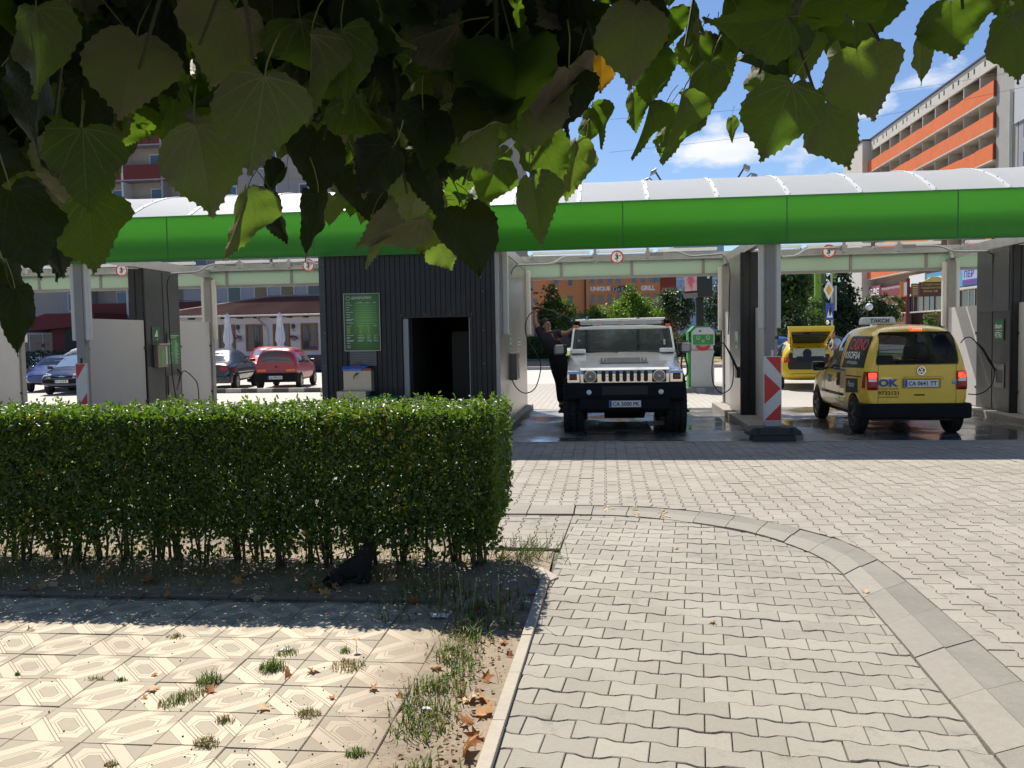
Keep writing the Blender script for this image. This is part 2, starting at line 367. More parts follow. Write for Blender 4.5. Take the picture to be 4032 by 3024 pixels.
# drive beyond the kerb: the same blocks turned a quarter, in columns
def outside_arc(p):
    if p[0] < -.29: return p[1] > 8.27 and True
    for (a, b) in zip(OUTER, OUTER[1:]):
        if min(a[0], b[0]) <= p[0] <= max(a[0], b[0]) and a[1] >= 3 and abs(a[0] - b[0]) > 1e-4 and a[1] > 5.8:
            s = (p[0] - a[0]) / (b[0] - a[0]); return p[1] > a[1] + (b[1] - a[1]) * s
    return p[0] > 1.94
drive_planes = [(0, 1, 13.15)]
for c in range(-46, 62):
    for k in range(0, 60):
        x0 = c * PY; off = (c % 2) * PX / 2
        pl = [(x0 + y, 1.0 + k * PX + off + x) for (x, y) in block_outline()][::-1]
        cx, cy = x0 + PY / 2, 1.0 + k * PX + off + PX / 2
        if cy > 13.1 or (cx < -.29 and cy < 8.18) or not (outside_arc((cx, cy)) or outside_arc((cx + .1, cy + .12))): continue
        if cx > 1 and abs(cx) > .72 * cy + 1.5: continue
        pls = list(drive_planes)
        if cx < -.29 and cy < 8.5: pls.append((0, -1, -8.268))
        elif cx < 2.2: i = min(range(len(OUTER) - 1), key=lambda i: math.hypot((OUTER[i][0] + OUTER[i + 1][0]) / 2 - cx, (OUTER[i][1] + OUTER[i + 1][1]) / 2 - cy) if OUTER[i][1] > 5 else abs(cx - 1.93) + (0 if OUTER[i][1] <= cy <= OUTER[i + 1][1] else 9)); pls.append(side(OUTER[i + 1], OUTER[i]))
        if len(pls) > 1 and area(pl) < 0: pl = pl[::-1]
        pl = clip(pl, pls)
        if len(pl) < 3 or abs(area(pl)) < .0015: continue
        if len(pl) >= 3: blocks.append((math.hypot(cx, cy), pl, 1))
# the small wedge of quarter-turned blocks between the hedge and the pale footway
wedge = [side((-.40, 5.72), (-.305, 7.78)), side((-.305, 7.78), (-5.2, 7.82)), side((-5.2, 7.82), (-5.2, 6.75)), side((-5.2, 6.75), (-1.0, 6.6)), side((-1.0, 6.6), (-.40, 5.72))]
for c in range(-37, 2):
    for k in range(-2, 14):
        off = (c % 2) * PX / 2
        pl = clip([(c * PY + y, 5.6 + k * PX + off + x) for (x, y) in block_outline()][::-1], wedge)
        if len(pl) >= 3 and abs(area(pl)) > .002:
            cx = sum(p[0] for p in pl) / len(pl); cy = sum(p[1] for p in pl) / len(pl); blocks.append((math.hypot(cx, cy) + .4, pl, 1))
near_way = MB().add([(-.455, .9, -.026), (1.4, .9, -.026), (1.56, 5.6, -.026), (1.3, 6.9, -.026), (-.30, 7.78, -.026), (-.385, 5.6, -.026)], [(0, 1, 2, 3, 4, 5)]).build('footway', M_bed, kind='structure')
drive = MB().add([(-6.9, 7.85, -.027), (9.2, 7.85, -.027), (9.2, 13.15, -.027), (-6.9, 13.15, -.027)], [(0, 1, 2, 3)]).build('driveway', M_bed, kind='structure')
blocks.sort(key=lambda b: b[0])
vis = [b for b in blocks if min(p[1] for p in b[1]) > 2.2 and abs(sum(p[0] for p in b[1]) / len(b[1]) - .0) < .66 * b[0] + .2]
single = set(id(b) for b in vis[:480]); nsing = [0, 0]
rest = [MB(), MB()]; rt = [[], []]
for b in blocks:
    far = b[0] > 9; q = random.random() ** 1.1 if random.random() > .1 else random.uniform(.0, .25)
    if b[1] and area(b[1]) < 0: b = (b[0], b[1][::-1], b[2])
    z = random.gauss(0, .0016)
    if any(b[1] is v for v in ()): pass
    if b[0] < 9 and nsing[b[2]] < (215 if b[2] == 0 else 80) and min(p[1] for p in b[1]) > 2.75 and abs(sum(p[0] for p in b[1]) / len(b[1])) < .62 * b[0] + .1:
        nsing[b[2]] += 1; mb = MB(); block_geo(mb, b[1], z); o = mb.build('paver', M_paver if b[2] == 0 else M_paver2, near_way if b[2] == 0 else drive); tone(o.data, [q] * len(o.data.polygons))
    else:
        mb = rest[b[2]]; n0 = len(mb.f); block_geo(mb, b[1], z, not far); rt[b[2]] += [q] * (len(mb.f) - n0)
for i, (par, mt) in enumerate(((near_way, M_paver), (drive, M_paver2))):
    if rest[i].f:
        o = rest[i].build('paver_field', mt, par, kind='stuff'); tone(o.data, rt[i])
# ---------------- dropped kerb round the footway
M_kerb = pm('kerb concrete', (.285, .258, .22), .88, var=.14, scale=3, bump=.35, bscale=70, world=True, rnd=.1, dirt=((.19, .175, .15), .5))
M_kerb_o = pm('kerb driven edge', (.225, .205, .175), .88, var=.16, scale=3, bump=.35, bscale=70, world=True, rnd=.1)
kerb = MB().add([(1.4, .9, -.028), (1.9, .9, -.028), (1.96, 5.5, -.028), (1.55, 5.5, -.028)], [(0, 1, 2, 3)]).build('dropped_kerb', M_bed, kind='structure')
def along(pl, s):
    for a, b in zip(pl, pl[1:]):
        L = math.hypot(b[0] - a[0], b[1] - a[1])
        if s <= L: return (a[0] + (b[0] - a[0]) * s / L, a[1] + (b[1] - a[1]) * s / L)
        s -= L
    return pl[-1]
def plen(pl): return sum(math.hypot(b[0] - a[0], b[1] - a[1]) for a, b in zip(pl, pl[1:]))
LI, LO = plen(INNER), plen(OUTER)
cuts = [0]; s = 0
while s < 1:
    y = along(INNER, s * LI)[1]; s += (.5 if y < 5.6 else .315) / LI; cuts.append(min(s, 1))
for a, b in zip(cuts, cuts[1:]):
    if b - a < .01: continue
    g = .004 / LI; pts = []
    mb = MB(); nseg = 3; rows = []
    ji = random.gauss(0, .003)
    for k in range(nseg + 1):
        q = a + g + (b - a - 2 * g) * k / nseg
        i = Vector((*along(INNER, q * LI), 0)); o = Vector((*along(OUTER, q * LO), 0)); m = i.lerp(o, .47); m2 = i.lerp(o, .5)
        i = i.lerp(o, .012); o2 = i.lerp(o, .985)
        rows.append([i + Z * (-.03), i + Z * (.010 + ji), m + Z * (.012 + ji), m2 + Z * (.005 + ji), o2 + Z * (-.004 + ji), o2 + Z * (-.03)])
    vs = [p for r_ in rows for p in r_]; w = 6
    quad = lambda k, j: (k * w + j, k * w + j + 1, (k + 1) * w + j + 1, (k + 1) * w + j)
    n0 = len(vs); mb.add(vs, [quad(k, j) for k in range(nseg) for j in (0, 1)] + [tuple(range(6)), tuple(range(nseg * w, nseg * w + 6))]); mb.f += [quad(k, j) for k in range(nseg) for j in (2, 3, 4)]; mb.mi += [1] * (nseg * 3)
    mb.build('kerbstone', [M_kerb, M_kerb_o], kerb, smooth=20)
for (x0, x1) in [(-.735 - .5 * k - .492, -.735 - .5 * k) for k in range(11)] + [(-.727, -.30)]:
    for (y0, y1, z) in ((7.83, 8.03, .008), (8.034, 8.262, .003)):
        MB().box(x0, x1, y0, y1, -.03, z).build('kerbstone', M_kerb, kerb, bev=.004)
# sand washed into two of the kerb joints
for (x, y) in ((.0, 8.03), (.28, 8.0), (.52, 7.92)):
    mb = MB()
    for _ in range(26):
        px, py = x + random.gauss(0, .022), y + random.gauss(0, .09); mb.ball((px, py, .010), random.uniform(.006, .015), random.uniform(.008, .02), .004, 6, 4)
    mb.build('sand_drift', pm('pale sand', (.55, .44, .30), .95), kerb, kind='stuff')
# ---------------- narrow edging along the dirt strip
edge_m = pm('edging concrete', (.42, .37, .30), .9, var=.12, scale=4, bump=.3, world=True, rnd=.07)
edging = MB().add([(-.56, .9, -.03), (-.45, .9, -.03), (-.38, 5.62, -.03), (-.44, 5.62, -.03)], [(0, 1, 2, 3)]).build('edging', M_bed, kind='structure')
def lerp2(a, b, t): return (a[0] + (b[0] - a[0]) * t, a[1] + (b[1] - a[1]) * t)
eL0, eL1, eR0, eR1 = (-.555, .9), (-.440, 5.625), (-.497, .9), (-.383, 5.627)
for k in range(9):
    a, b = k / 9 + .0006, (k + 1) / 9 - .0006
    pl = [lerp2(eL0, eL1, a), lerp2(eR0, eR1, a), lerp2(eR0, eR1, b), lerp2(eL0, eL1, b)]
    MB().prism(pl, 'z', -.04, .024 + random.gauss(0, .003)).build('edging_stone', edge_m, edging, bev=.004)
MB().prism([(-.438, 5.635), (-.383, 5.637), (-.44, 5.93), (-.52, 5.95)], 'z', -.04, .026).build('edging_stone', edge_m, edging, bev=.004)
MB().prism([(-.376, 5.66), (-.325, 5.75), (-.43, 5.95), (-.435, 5.94)], 'z', -.04, .012).build('edging_stone', edge_m, edging, bev=.004)
# ---------------- patterned tiles, 312 mm, alternately turned a quarter
t = NT('patterned tile'); o = t.co(); sx = t.n('ShaderNodeSeparateXYZ'); t.l(o, sx.inputs[0])
u = t.math('MULTIPLY', sx.outputs[0], 1 / .156); v = t.math('MULTIPLY', sx.outputs[1], 1 / .156)
S_ = t.math('ABSOLUTE', t.math('MULTIPLY', t.math('ADD', u, v), .5)); T_ = t.math('ABSOLUTE', t.math('MULTIPLY', t.math('SUBTRACT', u, v), .5))
def band(x, a, b): return t.math('MULTIPLY', t.math('GREATER_THAN', x, a), t.math('LESS_THAN', x, b))
def AND(a, b): return t.math('MULTIPLY', a, b)
def OR(a, b): return t.math('MAXIMUM', a, b)
hexm = AND(band(S_, -1, .150), t.math('LESS_THAN', t.math('ADD', T_, t.math('MULTIPLY', S_, .75)), .36))
grey = OR(OR(hexm, band(S_, .60, 2)), AND(band(S_, -1, .27), t.math('GREATER_THAN', t.math('ADD', T_, S_), .74)))
def line(x, c, w): return t.math('LESS_THAN', t.math('ABSOLUTE', t.math('SUBTRACT', x, c)), w)
gro = OR(OR(line(S_, .27, .010), line(S_, .335, .010)), line(S_, .60, .006))
hl_ = AND(line(t.math('ADD', T_, t.math('MULTIPLY', S_, .75)), .47, .010), band(S_, -1, .27))
hl2 = AND(line(S_, .20, .008), t.math('LESS_THAN', T_, .28)); hl3 = AND(line(t.math('ADD', T_, S_), .74, .009), band(S_, -1, .27))
hl4 = OR(AND(line(S_, .150, .007), t.math('LESS_THAN', T_, .25)), AND(line(t.math('ADD', T_, t.math('MULTIPLY', S_, .75)), .36, .008), band(S_, -1, .155)))
gro = OR(OR(gro, hl_), OR(hl3, OR(hl4, hl2)))
p = t.pos(); n_ = t.noise(34, 5, p, .7); nb = t.noise(2.2, 5, p, .6)
cr = t.mix(n_, (.53, .45, .345), (.58, .50, .39)); gr = t.mix(n_, (.32, .28, .215), (.40, .35, .275))
c = t.mix(grey, cr, gr); c = t.mix(1, c, t.mix(t.rand(), (.90, .89, .88), (1.05, 1.03, 1.0)), 'MULTIPLY')
c = t.mix(t.math('MULTIPLY', gro, .8), c, (.17, .13, .09))
edge_ = OR(t.math('GREATER_THAN', t.math('ABSOLUTE', u), .965), t.math('GREATER_THAN', t.math('ABSOLUTE', v), .965))
c = t.mix(t.math('MULTIPLY', AND(edge_, t.ramp(nb, .42, .6)), .6), c, (.18, .15, .11))
c = t.mix(t.math('MULTIPLY', t.ramp(nb, .56, .72), .55), c, (.27, .225, .165))
sp = t.n('ShaderNodeSeparateXYZ'); t.l(p, sp.inputs[0])
dm = t.math('MULTIPLY', t.ramp(t.math('ADD', sp.outputs[0], t.math('MULTIPLY', nb, .55)), -1.05, -.62), .95)   # soil trodden over the edge next to the dirt strip
c = t.mix(dm, c, (.25, .195, .14))
M_tile = t.done(t.bsdf(c, .85, 0, t.bump(t.math('SUBTRACT', n_, t.math('MULTIPLY', gro, 1.2)), .3, .003)))
tiles = MB().add([(-5.2, .9, -.024), (-.93, .9, -.024), (-.93, 5.25, -.024), (-5.2, 5.25, -.024)], [(0, 1, 2, 3)]).build('tiled_path', M_bed, kind='structure')
TP = .3125; h = TP / 2 - .0011
tile_me = MB()
tile_me.add([(-h + .003, -h + .003, .0), (h - .003, -h + .003, 0), (h - .003, h - .003, 0), (-h + .003, h - .003, 0), (-h, -h, -.004), (h, -h, -.004), (h, h, -.004), (-h, h, -.004), (-h, -h, -.03), (h, -h, -.03), (h, h, -.03), (-h, h, -.03)],
            [(0, 1, 2, 3)] + [(a, b, b + 4, a + 4) for k in (0, 4) for a, b in ((1 + k, 0 + k), (2 + k, 1 + k), (3 + k, 2 + k), (0 + k, 3 + k))])
tile_me = tile_me.mesh('tile', M_tile)
for i in range(-13, 0):
    for j in range(0, 12):
        x = -.925 + (i + .5) * TP + .0; y = 1.69 + (j + .5) * TP + (.01 if i % 3 == 0 else 0)
        if x < -.66 * y - .95 or y > 5.2: continue
        o = link('tile', tile_me, tiles); o.location = (x, y, random.gauss(0, .0012)); o.rotation_euler = (random.gauss(0, .0035), random.gauss(0, .0035), (math.pi / 2 if (i + j) % 2 else 0) + random.gauss(0, .006))
# dark edging between the tiles and the hedge bed
bedk = MB().add([(-5.2, 5.24, -.02), (-1.05, 5.24, -.02), (-1.05, 5.33, -.02), (-5.2, 5.33, -.02)], [(0, 1, 2, 3)]).build('bed_edging', M_bed, kind='structure')
for k in range(9):
    x0 = -5.2 + k * .46; MB().box(x0 + .003, x0 + .457, 5.255, 5.315, -.04, -.004 + random.gauss(0, .004)).build('edging_stone', pm('dark edging', (.22, .185, .14), .9, world=True), bedk, bev=.004)
# ================================================================== CAR WASH
RM = CAMROT.to_3x3()
def at(x, y, Yd):                                  # photograph pixel (4032 wide) seen at depth Yd -> point in the place
    d = RM @ Vector(((x - 2016) / 3378, -(y - 1512) / 3378, -1)); return Vector((0, 0, 1.65)) + d * (Yd / d.y)
def z4(x, y): return x / 1.7015, 980 + y / 1.7015
def z5(x, y): return 1200 + x / 2.3044, 980 + y / 2.3044
def z6(x, y): return 1950 + x / 2.074, 980 + y / 2.074
def z7(x, y): return 2850 + x / 1.8714, 950 + y / 1.8714
M_steel = pm('galvanised steel', (.42, .42, .40), .45, .55, var=.15, scale=5)
M_post = pm('post grey paint', (.27, .26, .235), .6, .1, var=.14, scale=7, dirt=((.2, .18, .15), .5))
M_lampbody = pm('lamp plastic', (.62, .60, .54), .45, 0, var=.05)
M_white = pm('white board', (.47, .46, .44), .55, 0, var=.05, scale=2, dirt=((.42, .40, .37), .3))
M_dark = pm('anthracite cladding', (.024, .023, .023), .5, .1, var=.25, scale=3, dirt=((.05, .047, .043), .5))
M_dark2 = pm('anthracite panel', (.052, .057, .058), .38, .2, var=.2, scale=1.6, dirt=((.085, .085, .08), .5))
M_black = pm('black rubber', (.012, .012, .012), .55, var=.2)
M_blackp = pm('black plastic', (.02, .02, .021), .4, var=.2)
M_stain = pm('brushed stainless', (.40, .385, .36), .33, .85, var=.2, scale=2.2, dirt=((.25, .24, .22), .5))
M_cream = pm('stainless tray', (.55, .47, .36), .4, .6, var=.1)
M_chrome = pm('chrome', (.82, .82, .82), .06, 1, var=.02)
M_alu = pm('aluminium', (.42, .42, .41), .32, .9, var=.05)
M_pw = pm('print white', (.78, .78, .75), .6, var=.03)
M_pb = pm('print black', (.02, .02, .02), .6, var=.03)
M_pr = pm('print red', (.55, .03, .03), .5, var=.05)
M_py = pm('print yellow', (.75, .55, .05), .5, var=.05)
M_pg = pm('print green', (.03, .28, .05), .5, var=.1, scale=3)
M_pdg = pm('print dark green', (.012, .075, .025), .45, var=.2, scale=3)
M_pblue = pm('print blue', (.03, .09, .40), .5, var=.05)
# bay floors, wet in patches
t = NT('wet wash floor'); p = t.pos(); n1 = t.noise(.55, 5, p, .6); n2 = t.noise(14, 5, p, .65)
wet = t.ramp(n1, .36, .56)
c = t.mix(t.noise(3, 5, p), (.20, .185, .165), (.27, .25, .22)); c = t.mix(t.math('MULTIPLY', wet, .8), c, (.075, .070, .064))
rg = t.math('SUBTRACT', .62, t.math('MULTIPLY', wet, .55))
M_floor = t.done(t.bsdf(c, rg, 0, t.bump(t.math('MULTIPLY', n2, t.math('SUBTRACT', 1.05, wet)), .12, .004), **{'Specular IOR Level': .6}))
sheet('wash_floor', M_floor, -18.5, 13, 13.155, 19.16, .004)
MB().box(-18.5, 13, 13.13, 13.155, -.03, .012).build('floor_edge', M_conc, kind='structure')
M_isl = pm('island concrete', (.26, .245, .215), .85, var=.2, scale=3, bump=.3, world=True)
DIV = {'B': -13.85, 'A': -9.1, 'C': 2.65, 'D': 7.3}
for k, x in DIV.items():
    MB().box(x - .30, x + .32, 13.22, 19.25, -.03, .115).build('kerb_island', M_isl, bev=.012, kind='structure')
MB().box(-4.86, -1.60, 14.0, 19.25, -.03, .11).build('kerb_island', pm('kiosk plinth', (.16, .165, .165), .7, var=.2), bev=.012, kind='structure')

canopy = thing('car_wash_canopy', 'long car wash canopy with white barrel roof and bright green fascia band', 'canopy', (0, 14, 0))
cz = canopy
XL, XR = -18.6, 13.2
def roofz(y): return 3.775 + .70 * (1 - abs((y - 16.65) / 2.63) ** 2.05)
M_roof = translucent('white roof sheet', (.90, .90, .89), (1, 1, .98), .48, .3, .02)
M_green = translucent('green fascia acrylic', (.05, .22, .022), (.13, .62, .04), .62, .22, .16, .8)
ribs = [1.82 + 1.1 * k for k in range(-18, 11)]
ys = [14.03 + (19.27 - 14.03) * (.5 - .5 * math.cos(math.pi * k / 20)) for k in range(21)]
for a, b in zip(ribs, ribs[1:]):
    mb = MB(); nx = 4; n = len(ys)          # one skin of clear-running sheet, so light passes once
    vs = [(a + .002 + (b - a - .004) * i / nx, y, roofz(y) - .006 * math.sin(math.pi * i / nx)) for i in range(nx + 1) for y in ys]
    fs = [(i * n + j, i * n + j + 1, (i + 1) * n + j + 1, (i + 1) * n + j) for i in range(nx) for j in range(n - 1)]
    mb.add(vs, fs).build('roof_panel', M_roof, cz, False, smooth=60)
M_rib = pm('rib white paint', (.74, .74, .73), .4, var=.05)
M_bolt = pm('bolt head', (.25, .25, .25), .4, .6)
rib_me = None
for x in ribs:
    if rib_me is None:
        mb = MB(); vs = []
        for y in ys:
            z = roofz(y); vs += [(-.034, y, z + .004), (-.034, y, z + .014), (.034, y, z + .014), (.034, y, z + .004)]
        mb.add(vs, [(4 * k + i, 4 * k + (i + 1) % 4, 4 * k + 4 + (i + 1) % 4, 4 * k + 4 + i) for k in range(len(ys) - 1) for i in range(4)])
        rib_me = mb.mesh('roof_rib', M_rib, 50)
        mb = MB(); yv = 14.10
        for k in range(1, 14):
            y = 14.03 + 5.24 * (.5 - .5 * math.cos(math.pi * (k - .2) / 14)); z = roofz(y) + .02
            for dx in (-.02,): mb.ball((dx + (.04 if k % 2 else 0), y, z - .002), .011, .011, .008, 6, 4)
        bolt_me = mb.mesh('bolts', M_bolt)
    o = link('roof_rib', rib_me, cz); o.location = (x, -14, 0)
    b = link('bolts', bolt_me, o); b['kind'] = 'stuff'
# fascia: acrylic sheets with seams, steel lips top and bottom, steel beam behind
seams = [XL] + [v for v in [-17.6 + 2.56 * k for k in range(13)] if XL < v < XR] + [XR]
for a, b in zip(seams, seams[1:]):
    MB().add([(a + .0015, 13.99, 3.05), (b - .0015, 13.99, 3.05), (b - .0015, 13.99, 3.765), (a + .0015, 13.99, 3.765)], [(0, 1, 2, 3)]).build('fascia_panel', M_green, cz, False)
box('fascia_lip', pm('lip green', (.03, .17, .03), .4), cz, XL, XR, 13.975, 14.06, 3.028, 3.048)
box('fascia_top_rail', M_pg, cz, XL, XR, 13.978, 14.03, 3.767, 3.782)
box('front_beam', M_steel, cz, XL, XR, 14.20, 14.32, 3.06, 3.46)  # unseen beam, placed so the fascia glows lighter along its top
for a in seams[1:-1]: box('seam_strip', pm('lip green', (.03, .17, .03), .4), cz, a - .008, a + .008, 13.982, 13.988, 3.05, 3.765)
# back beam: frosted sheets in a grey frame
M_frost = translucent('frosted sheet', (.50, .58, .50), (.50, .66, .50), .35, .5, .05, .6)
mull = []
xs = [-18.0 + 1.552 * k for k in range(21)]
for a, b in zip(xs, xs[1:]): box('beam_panel', M_frost, cz, a + .03, b - .03, 19.20, 19.225, 2.945, 3.262)
for a in xs: box('mullion', M_post, cz, a - .028, a + .028, 19.185, 19.24, 2.94, 3.262)
box('beam_bottom_rail', M_post, cz, XL, XR, 19.17, 19.27, 2.885, 2.945); box('beam_top_rail', M_steel, cz, XL, XR, 19.12, 19.27, 3.262, 3.41)
for x in [-13.85, -9.1, -4.7, -1.78, 2.65, 7.3, 11.9]:
    box('cross_beam', M_steel, cz, x - .06, x + .06, 14.30, 19.12, 3.12, 3.30)
# tube lamps under the roof, in line along every bay
M_tube = translucent('tube diffuser', (.80, .80, .78), (.85, .85, .83), .5, .3, .02)
for (a, b) in ((-13.7, -9.3), (-8.9, -4.8), (-1.6, 2.5), (2.85, 7.1), (7.5, 11.7)):
    n = 3; w = (b - a) / n
    for k in range(n):
        q = box('tube_lamp', M_tube, cz, a + k * w + .06, a + (k + 1) * w - .06, 18.95, 19.06, 3.425, 3.485)
        MB().box(a + k * w - .05 + .06, a + k * w + .06, 18.93, 19.08, 3.36, 3.425).box(a + k * w - .03, a + k * w + .05, 18.97, 19.03, 3.33, 3.37).build('lamp_bracket', M_steel, q, False)
# posts with upright lamp battens on both sides
def post(x, y, zb, lamps=True):
    po = MB().box(x - .075, x + .075, y - .075, y + .075, zb, 3.12).box(x - .11, x + .11, y - .11, y + .11, zb, zb + .015).build('post', M_post, cz, False, .004)
    if lamps:
        for s in (-1, 1):
            a, b = sorted((x + s * .078, x + s * .172)); l = box('lamp_batten', M_lampbody, po, a, b, y - .05, y + .05, 1.70, 3.06, .02)
            MB().box(*sorted((x + s * .076, x + s * .10)), y - .056, y + .056, 1.72, 3.04).build('batten_back', pm('batten back', (.40, .38, .33), .5), po, False)
for x in DIV.values():
    post(x, 14.2, .115); post(x, 19.12, .115)
post(11.95, 14.2, .0); post(11.95, 19.12, 0)
# clearance signs, hung on the back beam
def sign3(x):
    s = thing('clearance_sign', '', 'sign', (x, 18.85, 3.32), 0, 'round clearance signs on the canopy beam')
    r = .142
    MB().cyl((0, .012, 0), (0, -.004, 0), r, n=36).build('plate', M_pw, s)
    MB().ring((0, -.005, 0), X, Z, r * .80, r, .003, 36).build('red_rim', M_pr, s)
    c_ = Vector((x, 18.85, 3.32)); MB().cyl((0, .012, .05), (0, .1, .16), .012, n=6).cyl((0, .1, .16), (0, .28, .09), .012, n=6).build('hanger', M_steel, s)
    text('3', c_ + Vector((-.042, -.010, -.052)), X, Z, .072, .112, M_pb, s, 'numeral', .03)
    text('m', c_ + Vector((.045, -.010, .010)), X, Z, .038, .030, M_pb, s, 'unit', .02)
    for z0, d in ((.092, -1), (-.092, 1)):
        MB().prism([(-.016, z0), (.016, z0), (0, z0 + .026 * d)], 'y', -.010, -.006).build('arrow', M_pb, s)
    return s
for x, l in ((.30, 'round 3 metre sign above the white off-road car'), (4.74, 'round 3 metre sign above the yellow taxi van'), (-6.6, 'round 3 metre sign left of the dark kiosk, partly behind a leaf'), (-11.05, 'round 3 metre sign above the empty bay left of cabinet number 4')):
    sign3(x)['label'] = l

# ---------------- kiosk
ki = thing('kiosk', 'dark ribbed kiosk with open doorway under the green fascia', 'kiosk', (-3.2, 14.1, 0))
def ribbed(x0, x1, z0, z1, y, mb, pitch=.085, d=.010):
    xs_ = x0; pts = []
    while xs_ < x1 - 1e-6:
        e = min(xs_ + pitch, x1); pts += [(xs_, y + d), (xs_ + .008, y), (e - .008, y), (e, y + d)]; xs_ = e
    n = len(pts); vs = [(px, py, z0) for px, py in pts] + [(px, py, z1) for px, py in pts]
    mb.add(vs, [(i, i + 1, n + i + 1, n + i) for i in range(n - 1)])
    mb.box(x0, x1, y + d + .002, y + .07, z0, z1)
def wallpart(x0, x1, z0, z1, nm='wall_cladding'):
    mb = MB(); ribbed(x0, x1, z0, z1, 14.10, mb); return mb.build(nm, M_dark, ki, False)
wallpart(-4.73, -3.37, .11, 3.03); wallpart(-3.37, -2.19, 1.98, 3.03); wallpart(-2.19, -1.76, .11, 3.03)
box('corner_trim', M_dark2, ki, -4.76, -4.66, 14.085, 14.18, .11, 3.03); box('corner_trim', M_steel, ki, -1.775, -1.72, 14.085, 14.18, .11, 3.03)
MB().box(-3.40, -3.355, 14.075, 14.20, .11, 1.985).box(-2.205, -2.165, 14.075, 14.20, .11, 1.985).box(-3.40, -2.165, 14.075, 14.20, 1.985, 2.02).build('door_frame', M_dark, ki, False)
for a_, b_, y_ in ((-3.345, -3.255, 14.12), (-2.222, -2.210, 14.08)): box('door_jamb', pm('jamb grey', (.30, .31, .32), .45, .4), ki, a_, b_, y_, 14.2, .11, 1.97)
box('strike_plate', M_blackp, ki, -3.315, -3.28, 14.112, 14.12, .55, .65)
box('side_wall', M_stain, ki, -1.775, -1.722, 14.185, 19.15, .11, 3.10)
box('side_wall', M_dark, ki, -4.73, -4.68, 14.19, 19.15, .11, 3.10); box('rear_wall', M_dark, ki, -4.67, -1.78, 19.08, 19.15, .11, 3.10)
box('kiosk_ceiling', M_dark, ki, -4.67, -1.78, 14.18, 19.07, 3.0, 3.06); box('kiosk_floor', M_dark, ki, -4.67, -1.78, 14.18, 19.07, .112, .13)
box('inner_shelf', M_dark, ki, -2.75, -2.0, 15.4, 15.9, .13, 1.75); box('inner_partition', M_dark, ki, -3.26, -3.22, 14.25, 17.0, .13, 2.9)
MB().ball((-2.75, 14.9, .35), .28, .2, .18, 10, 6, jit=.2).ball((-3.0, 15.0, .28), .2, .2, .12, 10, 6, jit=.2).build('stored_sack', pm('sack', (.12, .10, .07), .9), ki, False)
for z, xs_ in ((2.01, (-3.36, -2.95, -2.53, -2.17)),):
    mb = MB()
    for x in xs_: mb.ball((x, 14.07, z + .02), .009, .006, .009, 8, 6)
    for x in (-4.68, -1.98): 
        for z_ in (.7, 1.2, 1.75, 2.4, 2.9): mb.ball((x, 14.08, z_), .009, .006, .009, 8, 6)
    mb.build('screws', M_alu, ki, False, kind='stuff')
# upright lamps on the stainless wall
for y in (14.5, 18.95):
    box('lamp_batten', M_lampbody, ki, -1.70, -1.60, y - .06, y + .06, 1.68, 3.08, .02); box('batten_back', M_steel, ki, -1.721, -1.701, y - .07, y + .07, 1.66, 3.1)
# price board
pb = thing('price_board', 'green price list board screwed to the dark kiosk wall', 'sign', (-4.03, 14.09, 1.45))
bx0, bx1, bz0, bz1 = -4.334, -3.728, 1.452, 2.400
t = NT('price board print'); tcx = t.pos(); sxp = t.n('ShaderNodeSeparateXYZ'); t.l(tcx, sxp.inputs[0])
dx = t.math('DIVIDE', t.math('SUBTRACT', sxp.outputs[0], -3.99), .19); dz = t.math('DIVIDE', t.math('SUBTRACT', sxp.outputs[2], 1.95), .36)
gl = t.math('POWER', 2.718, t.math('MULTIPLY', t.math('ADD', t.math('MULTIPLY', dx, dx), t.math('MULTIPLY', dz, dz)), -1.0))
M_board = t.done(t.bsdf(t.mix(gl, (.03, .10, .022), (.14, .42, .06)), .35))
box('board', M_board, pb, bx0, bx1, 14.072, 14.086, bz0, bz1)
MB().box(bx0 - .008, bx1 + .008, 14.068, 14.09, bz1, bz1 + .008).box(bx0 - .008, bx1 + .008, 14.068, 14.09, bz0 - .008, bz0).box(bx0 - .008, bx0, 14.068, 14.09, bz0, bz1).box(bx1, bx1 + .008, 14.068, 14.09, bz0, bz1).build('board_frame', M_alu, pb, False)
text('ЦЕНОРАЗПИС', (-4.208, 14.071, 2.305), X, Z, .350, .048, M_pw, pb, 'title', .012)
MB().ring((-4.266, 14.070, 2.328), X, Z, .028, .036, .003, 28).build('emblem', pm('print pale green', (.35, .55, .33), .5), pb, False)
mb = MB(); my = MB(); random.seed(3)
z = 2.255; rows = [2.250, 2.212, 2.172, 2.132, 2.092, 2.052, 2.012, 1.972, 1.952, 1.912, 1.862, 1.705, 1.672, 1.655, 1.622, 1.607, 1.575, 1.530, 1.503]
for z in rows:
    w = random.uniform(.05, .13); mb.box(bx0 + .035, bx0 + .035 + w, 14.068, 14.0715, z, z + .007)
    if z > 2.24 or z < 1.87 and z > 1.6:
        for q in ((.225, .3), (.385, .42), (.5, .53)):
            mb.box(bx0 + q[0], bx0 + q[1] + random.uniform(-.02, .05), 14.068, 14.0715, z, z + .006)
    if z > 1.9: mb.box(bx0 + .19, bx0 + .56, 14.0695, 14.0715, z - .008, z - .0065)
for k in range(8):
    z = 1.835 - k * .014; my.box(bx0 + .04, bx0 + .10, 14.068, 14.0715, z, z + .007).box(bx0 + .255, bx0 + .30, 14.068, 14.0715, z, z + .006).box(bx0 + .40, bx0 + .425, 14.068, 14.0715, z, z + .006)
mb.build('price_rows', M_pw, pb, False, kind='stuff'); my.build('price_rows', pm('print olive', (.50, .52, .10), .6), pb, False, kind='stuff')
